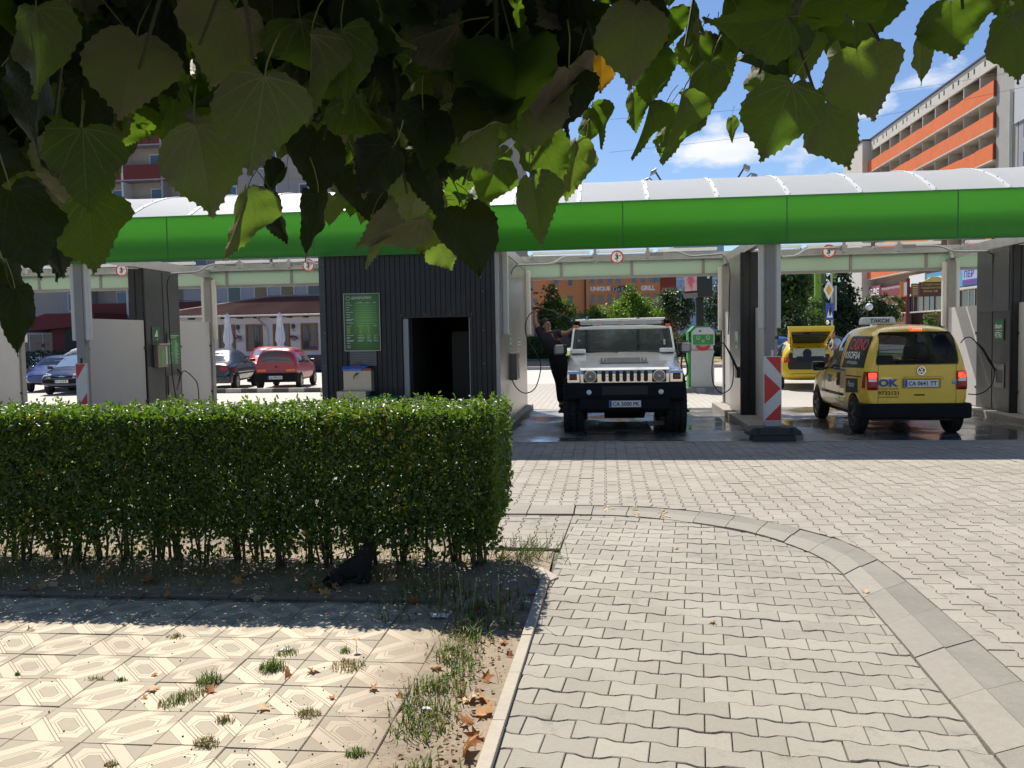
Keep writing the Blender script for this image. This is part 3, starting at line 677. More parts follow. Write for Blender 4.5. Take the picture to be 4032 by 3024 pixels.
# hand basin under it
hb = thing('hand_basin', 'stainless wash basin with tap below the price board', 'basin', (-4.1, 13.95, .63))
mb = MB(); z = 1.20
for k in range(9): mb.box(-4.255, -3.80, 14.075, 14.095, 1.195 + k * .028, 1.217 + k * .028)
mb.build('louvre_plate', pm('louvre grey', (.17, .17, .17), .45, .4), hb, False)
MB().box(-4.327, -3.851, 13.90, 14.09, .785, 1.121).build('back_box', M_cream, hb, False, .006)
MB().prism([(13.70, .79), (14.09, .80), (14.09, .785), (13.72, .625), (13.70, .625)], 'x', -4.384, -3.895).box(-4.384, -3.83, 13.80, 14.05, .776, .786).build('trough', M_cream, hb, False, .005)
MB().tube([(-4.10, 13.90, 1.05), (-4.10, 13.85, 1.055), (-4.118, 13.82, 1.04), (-4.12, 13.82, .985)], .010, 8).cyl((-4.10, 13.87, 1.05), (-4.10, 13.87, 1.085), .012).tube([(-4.10, 13.87, 1.075), (-4.06, 13.86, 1.08)], .008, 8).build('tap', pm('brass dark', (.12, .10, .07), .3, .8), hb, False, smooth=50)
M_cl = lambda n, c: pm(n, c, .9, var=.15, scale=20)
def cloth(name, lab, m, x0, x1, y0, y1, z, h, grp='folded wash cloths'):
    mb = MB(); nx, ny = 9, 6; vs = []
    for k in (0, 1):
        for i in range(nx + 1):
            for j in range(ny + 1):
                n = noise.noise(Vector((i * .6 + z * 50, j * .7, k + x0))) * h * .5
                vs.append((x0 + (x1 - x0) * i / nx, y0 + (y1 - y0) * j / ny + n * .5, z + (h + n if k else 0)))
    N = (nx + 1) * (ny + 1); fs = []
    for i in range(nx):
        for j in range(ny):
            a = i * (ny + 1) + j; fs += [(N + a, N + a + ny + 1, N + a + ny + 2, N + a + 1)]
    for i in range(nx): a = i * (ny + 1); fs += [(a, a + ny + 1, N + a + ny + 1, N + a)]; a += ny; fs += [(a + ny + 1, a, N + a, N + a + ny + 1)]
    for j in range(ny): fs += [(j + 1, j, N + j, N + j + 1)]; a = nx * (ny + 1) + j; fs += [(a, a + 1, N + a + 1, N + a)]
    return mb.add(vs, fs).build(name, m, smooth=60, label=lab, cat='cloth', group=grp)
cloth('folded_cloth', 'pale blue folded cloth under the bright blue one on the basin', M_cl('cloth pale blue', (.20, .28, .62)), -4.34, -4.02, 13.90, 14.06, 1.122, .030)
cloth('folded_cloth', 'bright blue folded cloth on top of the basin', M_cl('cloth blue', (.03, .13, .52)), -4.34, -3.94, 13.90, 14.06, 1.154, .038)
cloth('folded_cloth', 'orange rag right of the pale blue cloth', M_cl('cloth orange', (.45, .13, .04)), -4.01, -3.87, 13.90, 14.04, 1.122, .030)
cloth('folded_cloth', 'rust brown rag on top of the blue cloths', M_cl('cloth rust', (.30, .10, .04)), -4.2, -4.05, 13.95, 14.06, 1.194, .025)
gb = thing('plastic_tub', 'green plastic tub by the kiosk doorway just above the hedge', 'tub', (-3.62, 13.8, .0))
MB().prism([(-3.82, .0), (-3.45, .0), (-3.42, .66), (-3.86, .66)], 'y', 13.6, 13.98).build('tub_body', pm('tub green', (.01, .14, .07), .45), gb, False, .02)
MB().box(-3.88, -3.40, 13.58, 14.0, .66, .70).build('tub_lid', pm('lid green', (.01, .17, .09), .4), gb, False, .012)

# ---------------- equipment cabinets and white partitions
def cabinet(x, right, lab):
    c_ = thing('wash_cabinet', lab, 'cabinet', (x, 16.9, .115), 0, 'dark equipment cabinets between the bays')
    x0, x1 = x - .165, x + .165
    box('cabinet_body', M_dark2 if lab.startswith('dark') else M_dark2, c_, x0 + .004, x1 - .004, 16.24, 17.6, .115, 3.11, .004)
    mb = MB().box(x0, x1, 16.2, 16.24, .115, 3.11); mb.box(x0 + .04, x0 + .14, 16.185, 16.2, .16, 3.11).box(x0 + .17, x1 - .03, 16.185, 16.2, .16, 3.11); mb.build('front_cladding', M_dark, c_, False, .004)
    s = 1 if right else -1; xf = x + s * .166
    mb = MB(); 
    for y in (16.92,): mb.box(*sorted((xf - s * .004, xf + s * .004)), y - .006, y + .006, .15, 3.08)
    mb.build('door_gap', M_blackp, c_, False)
    return c_, xf, s
cabA, xA, _ = cabinet(-9.21, True, 'dark cabinet carrying the green number 4 plate')
cabB, xB, _ = cabinet(-13.95, True, 'dark cabinet in the farthest left divider of the wash')
cabC, xC, _ = cabinet(2.675, False, 'dark cabinet between the off-road car and the taxi van')
cabD, xD, _ = cabinet(7.375, False, 'dark cabinet with a green brush sign at the right picture edge')
box('side_sheet', M_stain, cabC, xC - .006, xC, 16.26, 17.58, .13, 3.1)
MB().box(xD - .006, xD, 16.26, 17.58, 1.95, 3.1).build('side_sheet', pm('sheet dull', (.10, .105, .105), .4, .5, var=.15, scale=2), cabD, False)
def partition(x, y0, y1, lab):
    pt = thing('partition_panel', lab, 'panel', (x, (y0 + y1) / 2, .115), 0, 'white partition panels')
    box('panel_sheet', M_white, pt, x - .012, x + .012, y0, y1, .13, 2.09)
    for y, s in ((y0, 1), (y1, -1)):
        for z in (.5, 1.55): MB().box(x - .03, x + .03, y - .03, y + .03, z - .02, z + .02).cyl((x - .035, y, z), (x + .035, y, z), .012).build('clamp', M_blackp, pt, False)
partition(-9.08, 14.3, 16.17, 'white panel left of the number 4 cabinet'); partition(-9.08, 17.63, 19.02, 'white panel right of the number 4 cabinet')
partition(-13.83, 17.63, 19.02, 'white panel at the left picture edge behind the hanging leaves')
partition(2.78, 14.3, 16.17, 'white panel behind the red and white marker post beside the taxi'); partition(2.62, 17.63, 19.02, 'white panel edge on behind the middle cabinet')
partition(7.24, 17.63, 19.02, 'white panel behind the taxi van beside the right cabinet'); partition(7.35, 14.3, 16.17, 'white panel at the right picture edge before the cabinet')
# number plate 4, coin box, programme board, lance holder on cabinet A (its right side faces the bay)
def side_box(name, m, par, xf, s, y0, y1, z0, z1, d, **k): return box(name, m, par, *sorted((xf, xf + s * d)), y0, y1, z0, z1, **k)
np_ = thing('number_plate', 'green plate with a white 4 on the dark cabinet', 'sign', (xA, 16.55, 1.8))
side_box('plate', M_pg if 0 else pm('plate green', (.015, .11, .035), .4), np_, xA + .001, 1, 16.42, 16.74, 1.66, 1.96, .008)
text('4', (xA + .012, 16.50, 1.70), Y, Z, .13, .20, M_pw, np_, 'numeral', .02)
cb = thing('coin_box', 'metal coin box with green buttons under the number 4', 'control box', (xA, 16.55, 1.2))
side_box('housing', pm('coin box steel', (.30, .24, .19), .45, .5), cb, xA + .001, 1, 16.45, 16.85, 1.14, 1.60, .10, bev=.008)
side_box('hood', M_steel, cb, xA + .001, 1, 16.43, 16.87, 1.60, 1.625, .15)
mb = MB()
for k in range(5): mb.box(xA + .101, xA + .106, 16.56, 16.72, 1.18 + k * .07, 1.235 + k * .07)
mb.build('buttons', pm('button green', (.08, .42, .10), .4), cb, False, kind='stuff')
side_box('key_strip', M_lampbody, cb, xA + .101, 1, 16.75, 16.81, 1.2, 1.56, .006)
pg = thing('programme_board', 'tall green programme board right of the coin box', 'sign', (xA, 17.2, 1.2))
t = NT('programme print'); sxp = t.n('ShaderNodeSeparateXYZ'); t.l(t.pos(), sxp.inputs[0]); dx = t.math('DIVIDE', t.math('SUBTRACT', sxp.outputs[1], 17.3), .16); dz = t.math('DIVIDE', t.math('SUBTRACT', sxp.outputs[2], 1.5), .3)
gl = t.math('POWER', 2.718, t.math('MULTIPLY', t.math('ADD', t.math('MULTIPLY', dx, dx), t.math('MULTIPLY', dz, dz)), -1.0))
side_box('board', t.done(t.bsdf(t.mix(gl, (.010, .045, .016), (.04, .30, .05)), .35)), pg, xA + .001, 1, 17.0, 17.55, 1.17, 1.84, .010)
mb = MB(); random.seed(5)
mb.box(xA + .0115, xA + .013, 17.10, 17.50, 1.775, 1.79).box(xA + .0115, xA + .013, 17.12, 17.38, 1.745, 1.758)
for c0 in (17.05, 17.32):
    for k in range(22): mb.box(xA + .0115, xA + .013, c0, c0 + random.uniform(.05, .16), 1.20 + k * .0225, 1.209 + k * .0225)
mb.build('printed_rows', pm('print grey green', (.40, .52, .42), .6), pg, False, kind='stuff')
def lance(pos, dirv, lab, name='spray_gun', up=Z, scale=1):
    """pressure washer gun: handle, trigger guard, body, lance"""
    d = Vector(dirv).normalized(); u = (up - d * up.dot(d)).normalized(); p = Vector(pos)
    g = thing(name, lab, 'spray gun', pos)
    MB().tube([p, p + d * .20 * scale], [.026 * scale, .020 * scale], 8).tube([p + d * .02, p - d * .03 - u * .12 * scale], [.022 * scale, .018 * scale], 8).build('gun_body', M_blackp, g, False, smooth=50)
    MB().tube([p + d * .10, p + d * .09 - u * .07, p + d * .02 - u * .10, p - d * .02 - u * .115], .007, 6).build('trigger_guard', M_blackp, g, False)
    return g, p, d, u
hp = side_box('lance_pocket', pm('pocket plate', (.17, .155, .14), .5, .4), cabA, xA + .001, 1, 17.0, 17.5, .55, .95, .010)
g, p, d, u = lance((xA + .10, 17.38, .99), (.0, -.45, -.7), 'black spray gun hooked on the number 4 cabinet', up=Vector((.3, 1, 0)))
MB().tube([p + d * .18, p + d * .42], .012, 8).build('lance', M_blackp, g, False)
def hose(name, pts, r, m, lab, grp='black high pressure hoses'):
    # smooth the way points with a Catmull-Rom pass
    P = [Vector(q) for q in pts]; out = []
    for i in range(len(P) - 1):
        a, b, c_, d_ = P[max(i - 1, 0)], P[i], P[i + 1], P[min(i + 2, len(P) - 1)]
        for k in range(8):
            s = k / 8; out.append(.5 * ((2 * b) + (c_ - a) * s + (2 * a - 5 * b + 4 * c_ - d_) * s * s + (3 * b - a - 3 * c_ + d_) * s ** 3))
    out.append(P[-1]); return MB().tube(out, r, 8).build(name, m, smooth=80, label=lab, cat='hose', group=grp)
hose('wash_hose', [p, p + Vector((.02, .15, .03)), at(*z4(1310, 880), 17.6), at(*z4(1328, 940), 17.6), at(*z4(1330, 1040), 17.6), at(*z4(1300, 1100), 17.5) ], .011, M_black, 'black hose looping right from the gun on the number 4 cabinet')
hose('wash_hose', [at(*z4(1140, 180), 16.7), at(*z4(1120, 240), 16.8), at(*z4(1130, 420), 16.9), at(*z4(1145, 700), 16.95), at(*z4(1160, 880), 16.95), at(*z4(1185, 1020), 16.9)], .011, M_black, 'thin black hose down the face of the number 4 cabinet')
# boom arms
def boom(px, Yd, lab, r=.021):
    pts = [at(*q, y) for q, y in px]
    b = thing('boom_arm', lab, 'boom arm', pts[0], 0, 'overhead hose booms')
    P = pts; sm = [P[0]]
    for i in range(1, len(P) - 1):
        a, c_ = (P[i - 1] - P[i]), (P[i + 1] - P[i]); k = min(.10, a.length * .4, c_.length * .4); a.normalize(); c_.normalize()
        sm += [P[i] + a * k, P[i] + (a + c_) * k * .28, P[i] + c_ * k]
    sm.append(P[-1]); MB().tube(sm, r, 10).build('arm_pipe', M_alu, b, False, smooth=60)
    q = P[0]; s = 1 if P[1].x > P[0].x else -1
    MB().box(q.x - .05, q.x + .05, q.y - .05, q.y + .05, q.z - .09, q.z + .04).cyl((q.x, q.y, q.z + .04), (q.x, q.y, 3.4), .03).cyl((q.x, q.y, q.z - .12), (q.x, q.y, q.z - .09), .03).build('swivel', M_steel, b, False)
    MB().box(*sorted((q.x + s * .05, q.x + s * .30)), q.y - .03, q.y + .03, q.z - .045, q.z + .025).build('arm_clamp', pm('clamp steel', (.30, .30, .28), .4, .7), b, False, .005)
    return P
e1 = boom([(z6(815, 60), 16.9), (z6(560, 62), 16.6), (z6(462, 124), 16.4), (z6(182, 131), 16.2)], 16, 'boom arm over the off-road car, reaching left to the kiosk wall')
e2 = boom([(z6(1245, 40), 16.9), (z6(1500, 20), 16.9), (z6(1585, 62), 16.9), (z6(1850, 42), 17.0)], 16, 'boom arm over the off-road car, reaching right to the middle cabinet')
e3 = boom([(z7(885, 45), 16.9), (z7(600, 58), 16.8), (z7(530, 110), 16.6), (z7(425, 116), 16.5)], 16, 'boom arm over the taxi van, reaching left across the round sign')
e4 = boom([(z7(1290, 35), 16.9), (z7(1590, 32), 16.9), (z7(1690, 76), 16.9), (z7(1940, 74), 16.9)], 16, 'boom arm over the taxi van, reaching right to the brush cabinet')
e5 = boom([(z4(1605, 100), 16.9), (z4(1400, 105), 16.8), (z4(1335, 155), 16.7), (z4(1145, 165), 16.6)], 16, 'boom arm left of the kiosk, reaching to the number 4 cabinet')
e6 = boom([(z4(1935, 98), 16.9), (z4(2060, 80), 17.0), (z4(2130, 110), 17.2), (z4(2230, 112), 17.4)], 16, 'boom arm left of the kiosk, reaching toward the kiosk')
e7 = boom([(z4(160, 140), 16.9), (z4(60, 160), 16.8), (z4(-40, 150), 16.7)], 16, 'boom arm in the leftmost bay beside the hanging leaves')
M_bluehose = pm('blue hose', (.02, .07, .10), .4)
hose('wash_hose', [e1[-1], at(*z6(145, 165), 16.15), at(*z6(122, 240), 16.1), at(*z6(113, 350), 16.05), at(*z6(116, 480), 16.0), at(*z6(122, 690), 15.95)], .011, M_bluehose, 'dark blue hose down the stainless kiosk wall')
hose('wash_hose', [at(*z6(124, 905), 15.95), at(*z6(128, 1030), 15.9), at(*z6(170, 1130), 15.9), at(*z6(245, 1178), 15.9), at(*z6(330, 1130), 15.95), at(*z6(372, 960), 16.05), at(*z6(330, 850), 16.1), at(*z6(285, 780), 16.15), at(*z6(250, 690), 16.2), at(*z6(248, 610), 16.2), at(*z6(275, 545), 16.25), at(*z6(302, 518), 16.25)], .010, M_black, 'black hose looping from the kiosk coin box up to the man')
hose('wash_hose', [e2[-1], at(*z6(1895, 100), 16.6), at(*z6(1916, 190), 16.3), at(*z6(1912, 330), 16.15), at(*z6(1908, 560), 16.1), at(*z6(1902, 700), 16.1)], .010, M_black, 'black hose down the stainless face of the middle cabinet')
hose('wash_hose', [at(*z6(1992, 1010), 15.9), at(*z6(1945, 900), 15.95), at(*z6(1890, 805), 15.9), at(*z6(1840, 765), 15.9), at(*z6(1790, 850), 15.9), at(*z6(1770, 980), 15.9), at(*z6(1785, 1110), 15.9), at(*z6(1850, 1178), 15.9), at(*z6(1925, 1130), 15.9), at(*z6(1945, 1010), 15.9), at(*z6(1935, 880), 16.0)], .010, M_black, 'black hose coiled below the gun on the middle cabinet')
hose('wash_hose', [at(*z7(1745, 750), 16.6), at(*z7(1775, 715), 16.6), at(*z7(1815, 707), 16.6), at(*z7(1850, 735), 16.65), at(*z7(1900, 790), 16.7)], .010, M_black, 'black hose arched over the taxi van to the right cabinet gun')
hose('wash_hose', [at(*z7(1995, 950), 16.75), at(*z7(1985, 1030), 16.7), at(*z7(1940, 1095), 16.7), at(*z7(1870, 1128), 16.7), at(*z7(1800, 1125), 16.7)], .010, M_black, 'black hose sagging behind the taxi van from the right cabinet')
hose('wash_hose', [e4[-1], at(*z7(1972, 95), 16.9), at(*z7(1982, 140), 16.9), at(*z7(1980, 600), 16.92), at(*z7(1975, 1270), 16.92)], .010, M_black, 'straight black hose down the brush cabinet seam')
for (pts, lab, cab) in (([(1860, 745), (1910, 800), (1955, 880), (1998, 950)], 'black brush gun hanging on the right cabinet', cabD),):
    q = [at(*z7(*a), 16.72) for a in pts]; g = thing('spray_gun', lab, 'spray gun', q[0]); MB().tube(q, [.016, .026, .028, .020], 8).build('gun_body', M_blackp, g, False, smooth=60); MB().tube([q[1], q[1] + Vector((-.02, -.05, -.03)), q[2] + Vector((-.02, -.04, .02)), q[2]], .007, 6).build('trigger_guard', M_blackp, g, False)
q = [at(*z6(*a), 15.95) for a in ((1880, 790), (1930, 880), (1975, 980), (1990, 1010))]; g = thing('spray_gun', 'black spray gun hanging on the middle cabinet', 'spray gun', q[0]); MB().tube(q, [.012, .022, .024, .016], 8).build('gun_body', M_blackp, g, False, smooth=60)
side_box('lance_pocket', M_blackp, cabC, xC - .001, -1, 16.3, 16.55, .80, 1.0, .06); 
side_box('lance_pocket', pm('pocket frame', (.22, .22, .21), .5, .3), cabD, xD - .001, -1, 16.40, 16.78, .55, .98, .012); side_box('pocket_hole', M_blackp, cabD, xD - .0135, -1, 16.45, 16.70, .64, .88, .004)
# brush plate on cabinet D, small plate on C
bp = thing('brush_sign', 'green plate lettered shaum and a Cyrillic word on the right cabinet', 'sign', (xD, 16.6, 1.6))
side_box('plate', pm('plate green', (.015, .11, .035), .4), bp, xD - .007, -1, 16.42, 16.80, 1.42, 1.80, .008)
text('shaum', (xD - .017, 16.755, 1.635), -Y, Z, .28, .095, M_pw, bp, 'lettering', .018); text('ЧЕТКА', (xD - .017, 16.755, 1.465), -Y, Z, .28, .105, M_pw, bp, 'lettering', .018)
side_box('rule', M_pw, bp, xD - .0155, -1, 16.475, 16.755, 1.595, 1.602, .002)
bp = thing('brush_sign', 'small pale plate on the stainless side of the middle cabinet', 'sign', (xC, 16.6, 1.6))
side_box('plate', pm('plate pale green', (.42, .52, .42), .5), bp, xC - .007, -1, 16.5, 16.85, 1.35, 1.66, .006); side_box('plate_print', M_pg, bp, xC - .0135, -1, 16.55, 16.8, 1.40, 1.48, .002)
# stickers and coin box on the kiosk side wall
cb = thing('coin_box', 'metal coin box on the stainless kiosk wall, hose below', 'control box', (-1.72, 15.9, 1.0))
box('housing', pm('coin box dark steel', (.14, .13, .12), .4, .6), cb, -1.722, -1.60, 15.7, 16.25, .84, 1.32, .008); box('key_strip', M_lampbody, cb, -1.598, -1.592, 15.95, 16.15, .92, 1.24); box('hood', M_steel, cb, -1.722, -1.57, 15.68, 16.27, 1.32, 1.345)
for y0, y1, z0, z1, lab in ((15.75, 15.95, 1.42, 1.70, 'small green and white sticker above the kiosk coin box'), (17.2, 17.7, 1.40, 1.60, 'small white sticker farther along the stainless kiosk wall')):
    s = thing('sticker', lab, 'sticker', (-1.72, y0, z0)); box('print_base', pm('sticker pale', (.55, .60, .54), .5), s, -1.7215, -1.718, y0, y1, z0, z1)
    for k in range(3): box('print_block', M_pg if k % 2 else M_pdg, s, -1.7178, -1.7165, y0 + .02, y1 - .02, z0 + .02 + k * (z1 - z0) / 3, z0 + (k + .7) * (z1 - z0) / 3)
# drain grate under the white car
gr = thing('drain_grate', 'black slotted drain grate in the wet floor under the off-road car', 'drain grate', (.33, 15.0, .005))
mb = MB().box(-.12, .78, 14.72, 14.75, .005, .022).box(-.12, .78, 16.05, 16.08, .005, .022)
for k in range(23): x = -.12 + k * .0405; mb.box(x, x + .018, 14.752, 16.048, .006, .020)
mb.build('grate_bars', M_blackp, gr, False); box('drain_pit', M_black, gr, -.12, .78, 14.72, 16.08, .0045, .0055)
# red and white marker posts
def marker(x, y, z0, w, hgt, chev, lab, face=1):
    mk = thing('marker_post', lab, 'marker post', (x, y, z0), 0, 'red and white marker posts')
    b = z0 + .30
    box('panel', pm('marker white', (.62, .60, .56), .45, var=.08), mk, x - w / 2, x + w / 2, y - .02, y + .02, b, b + hgt, .006)
    yy0, yy1 = y - .0235, y - .0205; xl, xr = x - w / 2 + .012, x + w / 2 - .012
    if chev:
        u_ = hgt / 4
        for zc in (b + hgt * .50,): MB().prism([(xl, zc - u_ * .95), (xr, zc), (xl, zc + u_ * .95)], 'y', yy0, yy1).build('stripe', M_pr, mk, False)
        MB().prism([(xl + .02, b + hgt - .012), (xr, b + hgt - .012), (xr, b + hgt * .72)], 'y', yy0, yy1).build('stripe', M_pr, mk, False)
        MB().prism([(xl + .0, b + .012), (xr, b + .012), (xr, b + hgt * .26)], 'y', yy0, yy1).build('stripe', M_pr, mk, False)
    else:
        w2 = xr - xl
        MB().prism([(xl, b + hgt - .01), (xl, b + hgt * .74), (xr - .01, b + hgt - .01)], 'y', yy0, yy1).build('stripe', M_pr, mk, False)
        MB().prism([(xl, b + .01), (xr, b + .01), (xr, b + hgt * .52), (xl, b + hgt * .28)], 'y', yy0, yy1).build('stripe', M_pr, mk, False)
    MB().prism([(x - w / 2, b), (x + w / 2, b), (x + .07, b - .13), (x - .07, b - .13)], 'y', y - .015, y + .015).box(x - .03, x + .03, y - .015, y + .015, z0 + .1, b - .12).build('foot_tongue', pm('marker grey', (.42, .41, .39), .5), mk, False)
    MB().cyl((x, y, b + hgt), (x, y, b + hgt + .09), .022).build('top_peg', M_lampbody if chev else M_blackp, mk, False)
    mb = MB().prism([(x - .33, z0), (x + .33, z0), (x + .30, z0 + .10), (x - .30, z0 + .10)], 'y', y - .16, y + .16)
    mb.prism([(x - .40, z0 + .10), (x + .40, z0 + .10), (x + .39, z0 + .16), (x + .30, z0 + .22), (x - .30, z0 + .22), (x - .39, z0 + .16)], 'y', y - .19, y + .15)
    bs = mb.build('rubber_base', pm('recycled rubber', (.055, .053, .05), .8, var=.3, bump=.3), mk, False, .015)
    for dx in (-.27, .21): box('grip_hole', M_black, bs, x + dx, x + dx + .06, y - .193, y - .188, z0 + .12, z0 + .20)
marker(2.52, 13.28, .0, .265, .98, True, 'red and white chevron marker post on a rubber base beside the taxi')
marker(-8.63, 13.4, .0, .20, 1.02, False, 'red and white striped marker post left, half hidden by the hedge')
# floodlights on the roof
for (px, py, s) in ((1925, 1010, 1), (470, 990, -1)):
    p0 = at(1300 + px / 1.508, py / 1.508, 17.6) if s == 1 else at(2600 + 505 / 1.508, 985 / 1.508, 17.6)
    p1 = p0 + Vector((.36 * s, .1, -.26)); p1 = Vector((p1.x, p1.y, roofz(p1.y) - .02))
    f = thing('floodlight', 'small floodlight on a dark arm on the roof, ' + ('left one' if s == 1 else 'right one by the cloud'), 'floodlight', p1, 0, 'floodlights on the canopy roof')
    MB().tube([p1, p0], .018, 8).tube([p1 + Vector((.02, 0, .03)), p0 + Vector((-.12 * s, 0, -.14))], .012, 6).build('arm', M_blackp, f, False)
    MB().obox(p0 + Vector((-.02 * s, 0, -.04)), Vector((.06, 0, .03 * s)), Vector((0, .07, 0)), Vector((0.01, 0, .045))).build('lamp_head', pm('flood grey', (.25, .27, .28), .4, .5), f, False, .01)
    MB().obox(p0 + Vector((-.17 * s, 0, -.20)), Vector((.05, 0, .02 * s)), Vector((0, .06, 0)), Vector((0.01, 0, .035))).build('lamp_head', pm('flood grey', (.25, .27, .28), .4, .5), f, False, .01)
# ================================================================== HEDGE
def leaf_material(name, c0, c1, tr0, w=.4, rough=.35, yellow=(.30, .25, .03), under=None, rnd=False):
    t = NT(name)
    if rnd: v = t.rand()
    else: a = t.n('ShaderNodeAttribute', attribute_name='tone'); a.attribute_type = 'GEOMETRY'; v = a.outputs['Fac']
    c = t.mix(v, c0, c1); c = t.mix(t.ramp(v, .965, .985), c, yellow)
    tr = t.mix(t.ramp(v, .965, .985), tr0, tuple(x * 1.4 for x in yellow))
    if under:
        g = t.n('ShaderNodeNewGeometry'); c = t.mix(g.outputs['Backfacing'], c, under)
    b = t.bsdf(c, rough, 0, **{'Specular IOR Level': .5}); s = t.n('ShaderNodeBsdfTranslucent'); t.put(s.inputs[0], tr)
    mx = t.n('ShaderNodeMixShader'); mx.inputs[0].default_value = w; t.l(b.outputs[0], mx.inputs[1]); t.l(s.outputs[0], mx.inputs[2]); return t.done(mx)
def simple_leaf(mb, tn, p, d, n, L, Wd, tone_, fold=.25):
    """six-point folded leaf: base p, direction d, normal n"""
    w = d.cross(n).normalized(); n = w.cross(d)
    a, b_, tip = p, p + d * L * .5, p + d * L
    l = p + d * L * .45 + w * Wd * .5 + n * Wd * fold; r = p + d * L * .45 - w * Wd * .5 + n * Wd * fold
    mb.add([a, l, b_ , r, tip - n * L * .08], [(0, 2, 1), (0, 3, 2), (1, 2, 4), (2, 3, 4)]); tn += [tone_] * 4
def rdir(zb=0):
    while True:
        v = Vector((random.uniform(-1, 1), random.uniform(-1, 1), random.uniform(-1, 1)))
        if .1 < v.length < 1: break
    v.normalize(); v.z += zb; return v.normalized()
random.seed(11)
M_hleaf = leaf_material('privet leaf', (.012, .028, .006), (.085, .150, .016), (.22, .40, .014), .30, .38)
M_stem = pm('hedge stems', (.075, .058, .042), .9, var=.3, scale=20)
hedge = thing('hedge', 'clipped green privet hedge, bare brown stems at its foot', 'hedge', (-3.2, 6.05, 0))
HX0, HX1, HY0, HY1 = -5.2, -.74, 5.50, 6.48
def htop(x, y): return 1.165 + .03 * noise.noise(Vector((x * 1.7, y * 2, 0))) + .026 * noise.noise(Vector((x * 6, y * 6, 3))) + (.0 if x > -4 else -.0)
def hlow(x): return .23 + .13 * noise.noise(Vector((x * 1.6, 5, 0))) + .10 * noise.noise(Vector((x * 4.3, 9, 0))) - (.10 if x > -1.05 else 0)
mb = MB(); tn = []
def hleaf(x, y, z, face):
    n = Vector((face[0] + random.gauss(0, .55), face[1] + random.gauss(0, .55), face[2] + random.gauss(0, .45) + .35)).normalized()
    d = rdir(.35); d = (d - n * n.dot(d)).normalized()
    L = random.uniform(.030, .054); topness = max(0, (z - 1.02) / .16)  # top leaves paler: young growth, and the sunlit band put into their tone
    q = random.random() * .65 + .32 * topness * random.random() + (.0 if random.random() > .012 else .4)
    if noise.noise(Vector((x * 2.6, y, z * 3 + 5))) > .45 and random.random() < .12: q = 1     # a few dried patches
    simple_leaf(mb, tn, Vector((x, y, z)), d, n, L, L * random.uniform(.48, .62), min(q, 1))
def clump(x, z): return .5 + .5 * noise.noise(Vector((x * 5.2, z * 5.2, 1.7)))
k = 0
while k < 28000:                                   # front face
    x = random.uniform(HX0, HX1 + .02); z = random.uniform(.12, 1.19)
    if x < -4.6 and random.random() > .35: continue
    lo = hlow(x); dens = 1.0 if z > lo + .18 else max(0, .16 + (z - lo) / .22)
    if z < lo - .06: dens = .24 if z > lo - .2 else .10
    cl = clump(x, z); dens *= .26 + 1.25 * cl * (1.2 if z > .8 else .95)
    if z > htop(x, HY0) or random.random() > dens: continue
    y = HY0 + abs(random.gauss(0, .085)) + .05 * noise.noise(Vector((x * 5, z * 5, 0))) + max(0, (.6 - z)) * .30; k += 1
    hleaf(x, y, z, (0, -1, 0))
k = 0
while k < 11500:                                   # top
    x = random.uniform(HX0, HX1); y = random.uniform(HY0 - .02, HY1)
    if x < -4.6 and random.random() > .4: continue
    z = htop(x, y) - abs(random.gauss(0, .035)) - (.05 * max(0, (HY0 + .08 - y) / .1)); k += 1
    hleaf(x, y, z, (0, -.1, 1))
for k in range(3300):                              # right-hand end
    z = random.uniform(.24, 1.16); y = random.uniform(HY0 + (.15 if z < .5 else 0), HY1 - (.15 if z < .5 else 0))
    x = HX1 + .03 * noise.noise(Vector((y * 6, z * 6, 2))) - abs(random.gauss(0, .05)) + .03 - max(0, .45 - z) * .6
    hleaf(x, y, min(z, htop(x, y)), (1, 0, 0))
k = 0
while k < 17000:                                   # back face and inside
    x = random.uniform(HX0, HX1); z = random.uniform(.30, 1.12)
    if z < hlow(x) and random.random() > .16: continue
    if clump(x + 7, z) < .36: continue
    y = HY1 - abs(random.gauss(0, .1)) if random.random() < .6 else random.uniform(HY0 + .1, HY1); k += 1; hleaf(x, y, z, (0, .6, .3))
for k in range(9000):                              # dense inner leaves of the upper half
    x = random.uniform(HX0, HX1 - .05); z = random.uniform(.62, 1.12); hleaf(x, random.uniform(HY0 + .04, HY1 - .04), z, (0, 0, .6))
for k in range(6500):
    x = random.uniform(HX0, HX1 - .12); z = random.uniform(.12, .70)
    if clump(x + 3, z) > .33: hleaf(x, random.uniform(HY0 + .15, HY1 - .1), z, (0, -.2, .5))
for k in range(200):                               # young shoots standing above the cut
    x = random.uniform(HX0, HX1); y = random.uniform(HY0, HY1); z = htop(x, y)
    for j in range(4): simple_leaf(mb, tn, Vector((x, y, z + .012 * j)), rdir(.7), rdir(), random.uniform(.028, .045), .018, random.uniform(.6, .95))
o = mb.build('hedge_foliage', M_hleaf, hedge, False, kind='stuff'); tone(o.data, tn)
x = HX0
